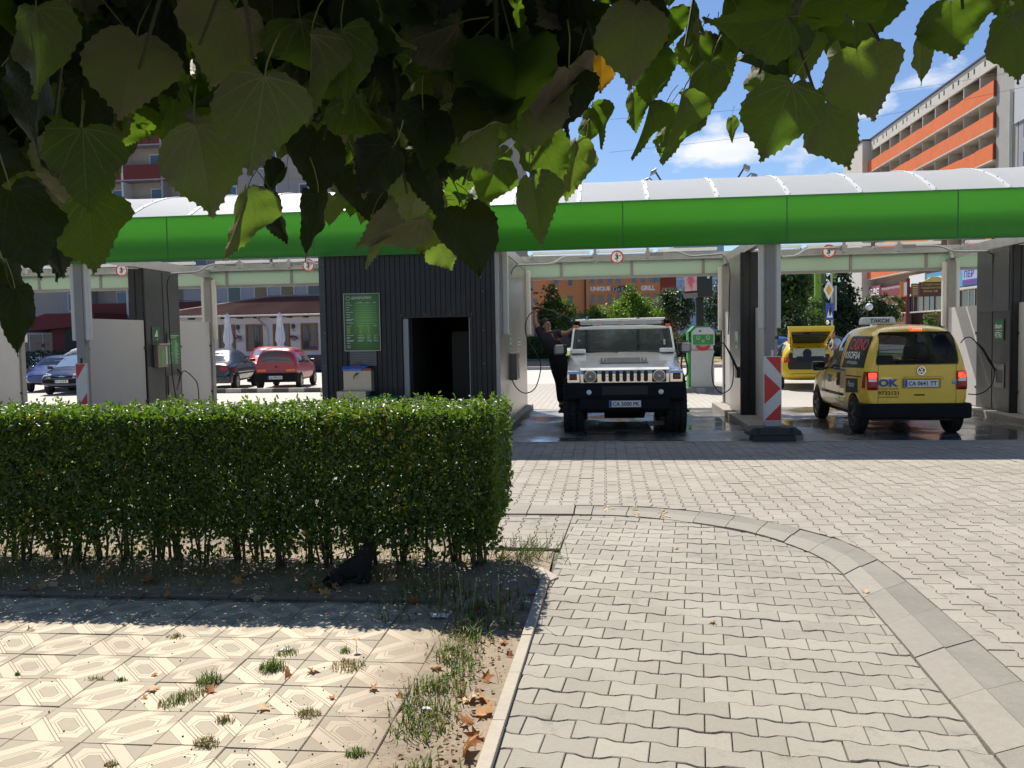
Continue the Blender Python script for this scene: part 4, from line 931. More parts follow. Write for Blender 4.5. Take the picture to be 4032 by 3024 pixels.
while x < HX1 - .08:                               # a multi-stemmed shrub every 25 cm or so
    y = random.uniform(5.98, 6.18); mb = MB()
    for s in range(random.randint(5, 9)):
        bx, by = x + random.gauss(0, .025), y + random.gauss(0, .04); h = random.uniform(.6, 1.0); lx, ly = random.gauss(0, .12), random.gauss(0, .13); r = random.uniform(.005, .014)
        pts = [(bx + lx * (q ** 1.5) + random.gauss(0, .006), by + ly * q + random.gauss(0, .006), -.03 + h * q) for q in (0, .2, .4, .6, .8, 1)]
        mb.tube(pts, [r, r * .9, r * .75, r * .6, r * .4, r * .25], 5)
        for q in range(random.randint(3, 6)):
            a = Vector(pts[random.randint(1, 4)]); d = rdir(.6); mb.tube([a, a + d * .10 + Z * .02, a + d * random.uniform(.14, .3) + Z * .06], [r * .4, r * .3, .0012], 4)
    mb.build('shrub_stems', M_stem, hedge, False); x += random.uniform(.15, .25)

# ================================================================== LINDEN, hanging into the top of the view
def linden_mesh(seed, mats, curl=.12, foldk=.25, teeth=True, cols=4, petiole=True):
    """heart-shaped toothed blade, 1 unit long, base at the origin, tip at +y, upper side +z"""
    rs = random.Random(seed); prof = [(0, .0), (.07, -.055), (.17, -.085), (.28, -.075), (.375, -.02), (.44, .07), (.475, .18), (.475, .30), (.445, .42), (.395, .53), (.32, .64), (.235, .74), (.15, .83), (.075, .91), (.03, .965), (0, 1.04)]
    asym = rs.uniform(.9, 1.12); out = []
    for (a, b) in zip(prof, prof[1:]):
        n = 3 if teeth else 1
        for k in range(n):
            s = k / n; px, py = a[0] + (b[0] - a[0]) * s, a[1] + (b[1] - a[1]) * s
            if teeth and .1 < py or px > .1:
                if k == 1 and teeth: e = .018 + rs.uniform(0, .010); nx, ny = (b[1] - a[1]), -(b[0] - a[0]); l_ = math.hypot(nx, ny) or 1; px += nx / l_ * e; py += ny / l_ * e + .006
            out.append((px, py))
    out.append(prof[-1]); N = len(out); vs = []; uv = []
    wob = [(rs.uniform(.03, .085), rs.uniform(2, 7), rs.uniform(0, 6)) for _ in range(2)]; tw = rs.uniform(-.25, .25)
    ph = rs.uniform(0, 6); cx = rs.uniform(-.5, .5); wav = rs.uniform(.04, .10)
    for side_ in (1, -1):
        for i, (px, py) in enumerate(out):
            px *= 1 + sum(a_ * math.sin(f_ * py * 2 + p_ + side_) for a_, f_, p_ in wob) * min(1, px * 4); py += .03 * math.sin(7 * px + ph) * min(1, px * 3)
            m = max(0.0, min(1.0, .02 + (i / (N - 1)) ** 1.15)); 
            for j in range(cols + 1):
                f = j / cols; x = px * f * side_ * (asym if side_ > 0 else 1); y = m + (py - m) * f
                z = abs(x) * foldk * (1 - .4 * y) - curl * y * y * 1.3 + wav * math.sin(9 * y + ph + side_) * f * f + .05 * cx * x - .12 * abs(x) ** 2 * 3 * foldk
                z += -.014 * (1 if j == 0 else 0) + tw * 1.5 * x * y + .030 * f * math.sin(14 * y + 9 * x + ph)
                vs.append((x, y, z)); uv.append((x, y))
    K = cols + 1; fs = []
    for sd_, o in ((1, 0), (-1, N * K)):
        for i in range(N - 1):
            for j in range(cols):
                q = (o + i * K + j, o + i * K + j + 1, o + (i + 1) * K + j + 1, o + (i + 1) * K + j); fs.append(q if sd_ > 0 else q[::-1])
    mb = MB(); mb.add(vs, fs, 0); nb = len(mb.f)
    if petiole: mb.tube([(0, .02, -.006), (0.0, -.15, .03), (.03, -.36, .12), (.05, -.52, .24)], [.008, .010, .010, .012], 5, mi=1)
    me = bpy.data.meshes.new('leaf'); me.from_pydata(mb.v, [], mb.f)
    for m_ in mats: me.materials.append(m_)
    me.polygons.foreach_set('material_index', mb.mi)
    l = me.uv_layers.new(name='blade'); alluv = uv + [(0, -.5)] * (len(mb.v) - len(uv))
    for lp in me.loops: l.data[lp.index].uv = alluv[lp.vertex_index]
    for p_ in me.polygons: p_.use_smooth = True
    return me
def linden_mat(name, top0, top1, und0, und1, trans, w=.30, r_attr=False):
    t = NT(name); uvn = t.n('ShaderNodeUVMap', uv_map='blade'); s = t.n('ShaderNodeSeparateXYZ'); t.l(uvn.outputs[0], s.inputs[0])
    ax = t.math('ABSOLUTE', s.outputs[0]); y = s.outputs[1]
    if r_attr: a = t.n('ShaderNodeAttribute', attribute_name='tone'); a.attribute_type = 'GEOMETRY'; rv = a.outputs['Fac']
    else: rv = t.rand()
    mid = t.math('LESS_THAN', ax, t.math('SUBTRACT', .011, t.math('MULTIPLY', y, .007)))
    ph = t.math('FRACT', t.math('MULTIPLY', t.math('SUBTRACT', y, t.math('MULTIPLY', ax, .95)), 6.5))
    sv = t.math('LESS_THAN', t.math('ABSOLUTE', t.math('SUBTRACT', ph, .5)), .035)
    ph2 = t.math('FRACT', t.math('ADD', t.math('MULTIPLY', y, 21), t.math('MULTIPLY', ax, 26))); tv = t.math('MULTIPLY', t.math('LESS_THAN', t.math('ABSOLUTE', t.math('SUBTRACT', ph2, .5)), .09), .35)
    rad = t.math('SQRT', t.math('ADD', t.math('MULTIPLY', ax, ax), t.math('MULTIPLY', y, y))); an = t.math('ARCTAN2', ax, y); pv = None
    for a0 in (.62, 1.12, 1.65):
        q_ = t.math('LESS_THAN', t.math('MULTIPLY', t.math('ABSOLUTE', t.math('SUBTRACT', an, t.math('SUBTRACT', a0, t.math('MULTIPLY', rad, .28)))), rad), t.math('SUBTRACT', .010, t.math('MULTIPLY', rad, .010))); pv = q_ if pv is None else t.math('MAXIMUM', pv, q_)
    mid = t.math('MAXIMUM', mid, pv)
    vein = t.math('MAXIMUM', t.math('MAXIMUM', mid, t.math('MULTIPLY', sv, .75)), tv)
    g = t.n('ShaderNodeNewGeometry'); back = g.outputs['Backfacing']; nn = t.noise(9, 5, t.co('UV'), .65)
    ct = t.mix(rv, top0, top1); cu = t.mix(t.math('POWER', rv, 1.5), und0, und1)
    c = t.mix(back, ct, cu); c = t.mix(t.math('MULTIPLY', t.ramp(nn, .35, .75), .25), c, t.mix(1, c, (.6, .62, .55), 'MULTIPLY'))
    c = t.mix(t.math('MULTIPLY', vein, .55), c, t.mix(back, (.06, .075, .03), (.30, .27, .15)))
    br_ = t.math('MULTIPLY', t.ramp(t.noise(4, 6, t.co('UV'), .75), .66, .72), .7); c = t.mix(br_, c, (.10, .06, .025))
    tcol = t.mix(t.math('MULTIPLY', vein, .45), trans, tuple(x * .45 for x in trans)); tcol = t.mix(br_, tcol, (.15, .07, .02)); tcol = t.mix(rv, t.mix(1, tcol, (.8, .95, .8), 'MULTIPLY'), tcol)
    h_ = t.math('ADD', t.math('MULTIPLY', vein, .6), t.math('MULTIPLY', nn, .4))
    b = t.bsdf(c, .55, 0, t.bump(h_, .8, .012), **{'Specular IOR Level': .25}); tr = t.n('ShaderNodeBsdfTranslucent'); t.put(tr.inputs[0], tcol)
    mx = t.n('ShaderNodeMixShader'); mx.inputs[0].default_value = w; t.l(b.outputs[0], mx.inputs[1]); t.l(tr.outputs[0], mx.inputs[2]); return t.done(mx)
M_pet = pm('petiole', (.22, .24, .07), .6, var=.1)
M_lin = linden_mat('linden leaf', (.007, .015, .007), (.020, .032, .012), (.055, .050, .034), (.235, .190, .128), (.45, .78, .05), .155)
M_lin_j = linden_mat('linden leaf mass', (.007, .015, .007), (.020, .032, .012), (.055, .050, .034), (.235, .190, .128), (.45, .78, .05), .155, r_attr=True)
M_lin_y = linden_mat('yellowed linden leaf', (.45, .22, .02), (.45, .22, .02), (.42, .20, .03), (.42, .20, .03), (.60, .30, .02))
LM = [linden_mesh(s, (M_lin, M_pet), c_, f_) for s, c_, f_ in ((1, .10, .22), (2, .20, .35), (3, .05, .15), (4, .30, .30), (5, .16, .55), (6, .02, .28), (7, .12, .85), (8, -.12, .30), (10, .25, .5), (12, .08, .4), (14, .35, .1), (15, -.05, .6))]
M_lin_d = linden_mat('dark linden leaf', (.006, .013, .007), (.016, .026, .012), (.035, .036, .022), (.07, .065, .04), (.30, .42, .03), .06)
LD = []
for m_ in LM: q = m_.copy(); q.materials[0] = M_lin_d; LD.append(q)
LIT = []
def in_shaft(p):                                  # crown gaps shaped for light: leaves on these sun rays are left out
    for q in LIT:
        v = p - q; s = v.dot(SUN)
        if s > .03 and (v - SUN * s).length < .095: return True
    return False
LY = linden_mesh(9, (M_lin_y, M_pet), .08, .3)
linden = thing('linden_tree', 'linden tree hanging its large heart-shaped leaves into the top of the picture', 'tree', (-1.9, -1.5, 0))
M_bark = pm('linden bark', (.13, .105, .08), .95, var=.35, scale=8, bump=1.0, bscale=25)
M_twig = pm('linden twig', (.10, .10, .05), .7, var=.25, scale=30)
MB().tube([(-1.9, -1.5, -.05), (-1.9, -1.48, .8), (-1.86, -1.42, 1.9), (-1.8, -1.3, 2.9), (-1.7, -1.15, 4.2), (-1.65, -1.0, 6.0)], [.24, .17, .15, .14, .11, .05], 14).build('trunk', M_bark, linden, False, smooth=80)
for pts, r in (([(-1.82, -1.35, 2.5), (-1.3, -.3, 2.95), (-.8, .8, 2.95), (-.2, 1.9, 2.75), (.4, 2.7, 2.85)], .05), ([(-1.75, -1.2, 3.3), (-.4, -.3, 3.2), (.8, .9, 2.75), (1.5, 1.9, 2.75), (2.2, 2.7, 2.95)], .045),
               ([(-1.82, -1.35, 2.7), (-1.9, -.2, 2.9), (-1.6, 1.0, 2.75), (-1.4, 2.1, 2.85)], .04), ([(-1.7, -1.1, 4.0), (-.3, .3, 4.0), (.7, 1.8, 3.8), (1.6, 3.0, 3.7)], .05)):
    MB().tube(pts, [r * (1 - .75 * k / (len(pts) - 1)) for k in range(len(pts))], 8).build('branch', M_bark, linden, False, smooth=80)
TOCAM = lambda p: (Vector((0, 0, 1.65)) - p).normalized()
def leaf_matrix(p, axis, roll, under, L, wx=1.0):
    n = TOCAM(p); n = (n - axis * axis.dot(n)).normalized(); w = axis.cross(n)
    n = Matrix.Rotation(R(roll), 3, axis) @ n
    if under: n = -n
    w = axis.cross(n); m_ = Matrix((w * L * wx, axis * L, n * L)).transposed().to_4x4(); return Matrix.Translation(p) @ m_
def z1(x, y): return x / 1.508, y / 1.508
def z2(x, y): return 1300 + x / 1.508, y / 1.508
def z3(x, y): return 2600 + x / 1.508, y / 1.508
placed = []
def hero(zf, base, tip, roll=0, under=True, me=0, wx=1.0, L=None, dy=0, yel=False, lit=False):
    bx, by = zf(*base); tx, ty = zf(*tip); px = math.hypot(tx - bx, ty - by)
    L = L or .112; Yd = 3378 * L / px if L else 1; Yd = max(.72, min(1.75, Yd))
    p = at(bx, by, Yd); q = at(tx, ty, Yd + dy); ax = (q - p); Lr = ax.length; ax.normalize()
    if lit or yel: LIT.append(p.lerp(q, .5)); LIT.append(p.lerp(q, .85))
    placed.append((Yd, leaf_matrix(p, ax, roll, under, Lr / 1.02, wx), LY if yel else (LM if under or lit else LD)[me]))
H = hero
# left third
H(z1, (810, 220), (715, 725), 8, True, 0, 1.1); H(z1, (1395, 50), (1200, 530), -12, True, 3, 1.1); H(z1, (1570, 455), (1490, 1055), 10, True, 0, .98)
H(z1, (490, 765), (505, 1285), -8, True, 1, .88); H(z1, (1165, 750), (1285, 1310), 10, True, 4, 1.0); H(z1, (215, 50), (300, 640), 25, True, 1, .72)
H(z1, (1000, -60), (1080, 430), 38, False, 6, .8); H(z1, (250, 395), (110, 950), 55, False, 1, .9); H(z1, (60, 1120), (250, 1650), -20, False, 2, .85); H(z1, (330, 1230), (345, 1640), 12, False, 1, 1.0)
H(z1, (520, 1170), (585, 1655), 18, True, 0, .80, dy=-.05); H(z1, (1880, 770), (1885, 1195), 10, False, 0, .85); H(z1, (1690, 990), (1560, 1160), 40, False, 6, 1.0, L=.07)
H(z1, (1470, 1120), (1375, 1545), 38, True, 6, .82, L=.10, lit=True); H(z1, (1620, 1165), (1680, 1450), 45, False, 6, 1.05, L=.085); H(z1, (1890, 1160), (1850, 1560), 40, False, 7, .6, L=.09)
H(z1, (1975, 1160), (1960, 1345), 20, True, 0, 1.0, L=.065); H(z1, (1010, 940), (1010, 1030), 20, True, 0, 1, L=.05); H(z1, (90, 230), (40, 600), -30, True, 3, .8)
H(z1, (600, 20), (560, 210), 40, True, 3, 1.3, lit=True); H(z1, (1800, 20), (1860, 420), 50, False, 5, .7); H(z1, (1850, 210), (1870, 760), 42, True, 6, .6); H(z1, (560, 440), (590, 640), 40, True, 5, .9, L=.07, lit=True)
H(z1, (260, 870), (330, 1300), 30, False, 4, .8); H(z1, (0, 560), (60, 1020), 20, False, 2, .8); H(z1, (1050, 470), (1000, 830), -15, True, 2, 1.1); H(z1, (800, 690), (720, 880), 50, True, 5, 1.2, L=.08, lit=True)
H(z1, (1680, 560), (1720, 850), 40, False, 1, .9); H(z1, (2010, 300), (1990, 720), 20, True, 3, .8); H(z1, (20, 1560), (170, 1860), 30, False, 4, .75); H(z1, (90, 1720), (130, 2120), 20, False, 7, .62, L=.12); H(z1, (10, 1560), (100, 1870), 40, False, 6, .7, L=.1)
# middle
H(z2, (750, 620), (965, 1040), 6, True, 0, 1.0); H(z2, (1245, 770), (1355, 1145), -8, True, 2, .85); H(z2, (1190, 1055), (1285, 1455), 22, True, 4, .78, lit=True); H(z2, (1805, 40), (1775, 550), -5, True, 0, .90)
H(z2, (1610, 295), (1612, 565), 12, True, 0, .82, L=.085, yel=True); H(z2, (170, 990), (250, 1345), 12, False, 0, .85); H(z2, (500, 1000), (500, 1330), 5, False, 2, 1.05); H(z2, (590, 1190), (530, 1515), 8, False, 0, 1.15)
H(z2, (790, 1235), (880, 1635), 12, False, 0, .88, dy=-.03); H(z2, (1010, 960), (865, 1290), 30, True, 3, .85, lit=True); H(z2, (1470, 840), (1400, 1195), 40, True, 5, .7, lit=True); H(z2, (690, 1090), (740, 1270), 15, True, 2, 1.2, L=.07, lit=True)
H(z2, (1110, 25), (1115, 380), 10, True, 0, .85); H(z2, (640, 1430), (725, 1605), 10, True, 2, 1.3, L=.075, lit=True); H(z2, (250, 1290), (245, 1600), 48, True, 6, .75, L=.085); H(z2, (350, 1200), (415, 1400), 20, True, 2, 1.0, L=.065, lit=True)
H(z2, (370, 200), (340, 680), 42, False, 4, .62); H(z2, (560, 340), (560, 620), 20, True, 1, 1.0); H(z2, (300, -20), (420, 250), 10, True, 0, 1.2); H(z2, (780, -40), (790, 280), -8, True, 2, 1.15); H(z2, (980, 240), (985, 600), 48, False, 4, .7)
H(z2, (900, 340), (890, 500), 20, False, 0, 1.4, L=.07); H(z2, (1380, 340), (1370, 790), 20, False, 1, .62); H(z2, (1400, 480), (1340, 800), -12, False, 2, .85); H(z2, (1560, 630), (1640, 880), 55, True, 6, .7, L=.08, lit=True); H(z2, (1540, 650), (1540, 920), 35, True, 1, .75, L=.085)
H(z2, (1800, 550), (1815, 790), 45, True, 5, .8, L=.085, lit=True); H(z2, (1900, 620), (1830, 960), 60, True, 6, .8, L=.10); H(z2, (1990, 640), (1960, 930), 50, True, 5, .75, L=.10, lit=True); H(z2, (2090, 640), (2010, 990), 55, True, 6, .7, L=.11); H(z2, (1900, 300), (1930, 660), 15, True, 3, .9)
H(z2, (70, 180), (170, 700), 30, True, 1, .7); H(z2, (480, 700), (420, 1010), -20, False, 3, 1.2); H(z2, (1010, 880), (1040, 1020), 10, True, 2, 1.0, L=.055); H(z2, (150, 420), (210, 720), 30, True, 3, .7); H(z2, (1180, 640), (1160, 850), 30, True, 0, .8, L=.07); H(z2, (600, 960), (640, 1320), 62, False, 6, .9, L=.1)
H(z2, (1480, 80), (1420, 340), -20, True, 1, 1.0); H(z2, (1540, 40), (1560, 170), 10, True, 2, 1.1, L=.07); H(z2, (1040, 770), (1000, 870), 20, True, 2, 1, L=.05); H(z2, (860, 1200), (960, 1460), 66, False, 6, .8, L=.085)
# right
H(z3, (1165, 295), (1275, 725), 4, True, 0, 1.08); H(z3, (968, 650), (1125, 1015), -10, True, 2, .88); H(z3, (780, 500), (598, 975), 6, True, 0, .98); H(z3, (1185, -40), (1180, 310), -4, True, 0, 1.55, L=.11); H(z3, (1725, 10), (1755, 360), 6, True, 0, 1.2)
H(z3, (1560, 230), (1520, 500), 45, True, 7, .8, L=.09); H(z3, (2080, 110), (2120, 510), -14, True, 2, .72); H(z3, (815, 150), (850, 500), -10, True, 0, 1.0); H(z3, (300, 380), (235, 780), 14, True, 2, .62); H(z3, (640, 330), (600, 700), 30, True, 1, .9)
H(z3, (480, 110), (520, 340), 20, False, 0, 1.2); H(z3, (240, 200), (180, 480), 10, True, 0, 1.0); H(z3, (130, 560), (50, 980), 60, True, 6, .65, L=.105, lit=True); H(z3, (60, 640), (10, 900), 50, True, 5, .7, L=.085); H(z3, (700, -40), (640, 110), 10, True, 2, 1.3, L=.07); H(z3, (350, 210), (420, 500), 14, True, 0, .75)
H(z3, (1950, -30), (1930, 120), 20, True, 3, 1.3, L=.07); H(z3, (50, 60), (60, 330), 20, True, 1, .9); H(z3, (200, 30), (230, 200), 50, False, 4, .8); H(z3, (425, 700), (430, 850), 25, True, 2, .6, L=.055, lit=True); H(z3, (840, 20), (880, 110), 15, True, 2, 1.2, L=.06); H(z3, (960, 520), (1000, 610), 20, True, 2, 1.0, L=.055); H(z3, (2160, -40), (2140, 140), 20, True, 1, 1.2)
random.seed(21)
CONT = [(0, 560), (100, 580), (200, 580), (255, 470), (262, 330), (330, 320), (400, 340), (440, 430), (500, 400), (560, 380), (640, 350), (690, 420), (740, 520), (830, 520), (900, 500), (960, 520), (1020, 520), (1062, 460), (1075, 360), (1140, 340), (1220, 350), (1262, 300), (1290, 190), (1330, 150), (1400, 120), (1480, 170), (1560, 200), (1640, 240), (1700, 170), (1760, 150), (1850, 190), (1925, 170), (1945, -40), (1975, 60), (2090, 30), (2130, 60), (2240, 90)]
def cont(x):
    for a, b in zip(CONT, CONT[1:]):
        if a[0] <= x <= b[0]: return a[1] + (b[1] - a[1]) * (x - a[0]) / (b[0] - a[0])
    return CONT[0][1] if x < 0 else CONT[-1][1]
fill = []; k = 0
while k < 1000:
    x = random.uniform(-120, 2330); y = random.uniform(-160, 560); Yd = random.uniform(1.15, 2.7) ** 1.0; L = random.uniform(.075, .120)
    if x > 1260 and random.random() > .36: continue
    px = L * 3378 / Yd / 1.8228; a = random.gauss(0, .55); tx, ty = x + math.sin(a) * px, y + math.cos(a) * px
    if max(ty, y) > min(cont(tx), cont(x), cont(tx - px * .35), cont(tx + px * .35)) - 4: continue
    p = at(x * 1.8228, y * 1.8228, Yd); q = at(tx * 1.8228, ty * 1.8228, Yd + random.gauss(0, .04)); ax = (q - p).normalized()
    if in_shaft(p.lerp(q, .5)): continue
    k += 1; un = random.random() < .5
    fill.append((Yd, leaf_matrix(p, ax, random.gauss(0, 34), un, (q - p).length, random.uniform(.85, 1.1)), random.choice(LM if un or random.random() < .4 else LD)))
fill.sort(key=lambda f: f[0])
allp = placed + fill[:295 - len(placed)]; rest_ = fill[295 - len(placed):]
for Yd, mtx, me in allp:
    o = link('leaf', me, linden); o.matrix_parent_inverse = Matrix.Translation((1.9, 1.5, 0)); o.matrix_basis = mtx
# joined remainder, and unseen crown leaves added above the picture to shade it
mb = MB(); uvs = []; tn = []
lo_me = [linden_mesh(40 + s, (M_lin_j, M_pet), c_, f_, teeth=False, cols=1, petiole=False) for s, c_, f_ in ((0, .1, .25), (1, .2, .4), (2, .05, .2))]
lo = [([v.co.copy() for v in m_.vertices], [tuple(p_.vertices) for p_ in m_.polygons]) for m_ in lo_me]
def put(mtx, src, tone_):
    mb.add([mtx @ v for v in src[0]], src[1]); uvs.extend([(v.x, v.y) for v in src[0]]); tn.extend([tone_] * len(src[1]))
for Yd, mtx, me in rest_: put(mtx, random.choice(lo), random.random())
k = 0
while k < 5600:
    y = random.uniform(-.6, 3.7); x = random.uniform(-.72 * abs(y) - 1.3, .72 * abs(y) + .9); z0 = 1.70 + .435 * max(y, 0) + (.35 if y < .3 else 0); z = z0 + .02 + random.random() ** 1.4 * 1.5
    if y < .5 and z < 2.15: continue
    if x > .35 + .25 * max(0, y) and random.random() > .78: continue
    if noise.noise(Vector(((x + .3 * z) * 3.6, (y - .72 * z) * 3.6, 3.3))) < (-.17 if x < .1 else -.9): continue     # gaps that let the sun through the crown
    if in_shaft(Vector((x, y, z))): continue
    d = Vector((random.gauss(0, .6), random.gauss(0, .6), random.gauss(-.55, .4))).normalized(); n = Vector((random.gauss(-.2, .5), random.gauss(.3, .5), random.gauss(.8, .3))); n = (n - d * d.dot(n)).normalized(); w = d.cross(n); L = random.uniform(.08, .125)
    put(Matrix.Translation((x, y, z)) @ Matrix((w * L, d * L, n * L)).transposed().to_4x4(), random.choice(lo), random.random()); k += 1
k = 0
while k < 11000:                                   # unseen wide crown, added to block sky light overhead and behind
    x = random.uniform(-8, 4.2); y = random.uniform(-8, 3.6); z = 2.45 + random.random() * 2.2 + max(0, y) * .42
    if z < 1.8 + .44 * y or (x + 1.5) ** 2 / 34 + (y + 1.8) ** 2 / 34 > 1: continue
    d = rdir(-.4); n = (Z + rdir() * .6).normalized(); n = (n - d * d.dot(n)).normalized(); w = d.cross(n); L = random.uniform(.12, .18)
    if in_shaft(Vector((x, y, z))): continue
    put(Matrix.Translation((x, y, z)) @ Matrix((w * L, d * L, n * L)).transposed().to_4x4(), random.choice(lo), random.random()); k += 1
me = bpy.data.meshes.new('linden_foliage'); me.from_pydata(mb.v, [], mb.f); me.materials.append(M_lin_j); l = me.uv_layers.new(name='blade')
vi = [0] * len(me.loops); me.loops.foreach_get('vertex_index', vi); l.data.foreach_set('uv', [c_ for i in vi for c_ in uvs[i]])
o = link('linden_foliage', me, linden, False); o['kind'] = 'stuff'; tone(me, tn)
# hanging twigs between the branches and the leaves
random.seed(8)
for (x, y, Yd, dx) in ((300, 150, 1.1, -60), (560, 260, 1.0, 40), (700, 300, 1.3, 30), (880, 420, 1.2, 60), (1000, 400, 1.25, 90), (1150, 280, 1.3, 60), (1290, 120, 1.2, -20), (1480, 100, 1.3, 60), (1640, 160, 1.3, -50), (1760, 200, 1.25, 60), (1900, 90, 1.2, 30), (2080, 20, 1.2, 40), (120, 250, 1.0, -40), (430, 100, 1.0, 30), (800, 200, 1.5, 40), (1080, 200, 1.6, 30)):
    e = at(x * 1.8228, y * 1.8228, Yd); s = e + Vector((random.gauss(0, .12), random.uniform(-.1, .3), .55)); m1 = s.lerp(e, .35) + Vector((0, 0, .05)); m2 = s.lerp(e, .72) + Vector((random.gauss(0, .02), 0, -.01))
    MB().tube([s, m1, m2, e], [.006, .0045, .003, .002], 6).build('twig', M_twig, linden, False, smooth=80)
# ================================================================== VEHICLES
M_tyre = pm('tyre', (.018, .017, .016), .85, var=.25, scale=12, bump=.2)
M_rimg = pm('rim grey', (.42, .42, .43), .35, .7)
M_lens = pm('lamp lens', (.70, .72, .72), .08, .2, var=.15, scale=30)
M_refl = pm('lamp reflector', (.42, .42, .42), .12, .9, var=.2, scale=25)
M_amber = pm('amber lens', (.50, .16, .02), .2)
M_amberb = pm('bright amber lens', (.85, .16, .03), .2)
M_redl = pm('red lens', (.35, .01, .012), .15)
M_redlit = em('lit brake lamp', (1.0, .045, .02), 1.6)
M_seat = pm('seat fabric', (.014, .017, .03), .85)
M_glassd = glass('tinted car glass', (.012, .016, .018), .03, .0)
M_glasst = glass('car glass', (.02, .028, .027), .03, .62, (.55, .66, .62))
def bake(o):
    """replace a mesh object's data by its evaluated result"""
    bpy.context.view_layer.update(); dg = bpy.context.evaluated_depsgraph_get(); me = bpy.data.meshes.new_from_object(o.evaluated_get(dg)); o.modifiers.clear(); o.data = me; return me
def bvh_of(me): return BVHTree.FromPolygons([v.co.copy() for v in me.vertices], [tuple(p.vertices) for p in me.polygons])
def carbody(st, m, parent, sub=1, name='body', crease=0):
    mb = MB(); rings = []; sec = []
    for (y, zb, zl, zt, wb, wl, wt, cr) in st:
        k = min(1, (zt - zl) / .3); e = .05 * k + .012
        half = [(wb * .82, zb), (wb, zb + .07), (wl * 1.0, zb + (zl - zb) * .52), (wl * .985, zl), (wl + (wt - wl) * .5 + .012 * k, zl + (zt - zl) * .52), (wt, zt - e), (wt - .10 * k - .03, zt)]
        sec.append([(0, zb)] + half + [(0, zt + cr)] + [(-x, z) for x, z in half[::-1]])
    n = len(sec[0]); vs = []
    def shrink(s, y, f):
        cz_ = sum(p[1] for p in s) / n; return [(p[0] * f, y, cz_ + (p[1] - cz_) * f) for p in s]
    rows = [shrink(sec[0], st[0][0] - .004, .80), shrink(sec[0], st[0][0], .96)] + [[(p[0], st_[0], p[1]) for p in s] for s, st_ in zip(sec, st)] + [shrink(sec[-1], st[-1][0] + .002, .96), shrink(sec[-1], st[-1][0] + .006, .80)]
    vs = [p for r in rows for p in r]; fs = [(i * n + j, (i + 1) * n + j, (i + 1) * n + (j + 1) % n, i * n + (j + 1) % n) for i in range(len(rows) - 1) for j in range(n)]
    h = n // 2
    for r in (0, len(rows) - 1):
        o = r * n
        for j in range(h):
            a, b_, c_, d_ = j, j + 1, (n - j - 1) % n, (n - j) % n
            q = [o + a, o + b_, o + c_, o + d_]; q = list(dict.fromkeys(q))
            if len(q) > 2: fs.append(tuple(q))
    o = mb.add(vs, fs).build(name, m, parent, smooth=180)
    if sub: s = o.modifiers.new('s', 'SUBSURF'); s.levels = s.render_levels = sub
    me = bake(o)
    for p in me.polygons: p.use_smooth = True
    return o, bvh_of(me)
AX = {'rear': (lambda a, b: Vector((a, -3, b)), Vector((0, 1, 0))), 'front': (lambda a, b: Vector((a, 9, b)), Vector((0, -1, 0))), 'right': (lambda a, b: Vector((3, a, b)), Vector((-1, 0, 0))), 'left': (lambda a, b: Vector((-3, a, b)), Vector((1, 0, 0))), 'top': (lambda a, b: Vector((a, b, 5)), Vector((0, 0, -1)))}
def patch(bvh, name, m, parent, pts, axis, off=.005, cell=.14, thick=0, **k):
    """a sheet lying on the body: outline seen along an axis, cut to a grid and dropped on the surface"""
    f, d = AX[axis]; bm = bmesh.new(); vs = [bm.verts.new((a, b, 0)) for a, b in pts]; bm.faces.new(vs)
    for ax_ in (0, 1):
        lo_, hi_ = min(p[ax_] for p in pts), max(p[ax_] for p in pts); q = lo_ + cell
        while q < hi_ - .01:
            nn = Vector((1, 0, 0)) if ax_ == 0 else Vector((0, 1, 0)); bmesh.ops.bisect_plane(bm, geom=bm.verts[:] + bm.edges[:] + bm.faces[:], plane_co=nn * q, plane_no=nn); q += cell
    last = None
    for v in bm.verts:
        o_ = f(v.co.x, v.co.y); hit = bvh.ray_cast(o_, d)
        if hit[0] is None: h2 = bvh.find_nearest(o_ + d * 2); p = Vector(h2[0])
        else: p = hit[0]
        v.co = p - d * off
    bmesh.ops.recalc_face_normals(bm, faces=bm.faces)
    me = bpy.data.meshes.new(name); bm.to_mesh(me); bm.free(); me.materials.append(m); o = link(name, me, parent)
    for p in me.polygons: p.use_smooth = True
    if thick: s = o.modifiers.new('t', 'SOLIDIFY'); s.thickness = thick; s.offset = 0
    for kk, v in k.items(): o[kk] = v
    return o
def rr(a0, a1, b0, b1, r=.04): return rrect(a0, a1, b0, b1, r, 3)
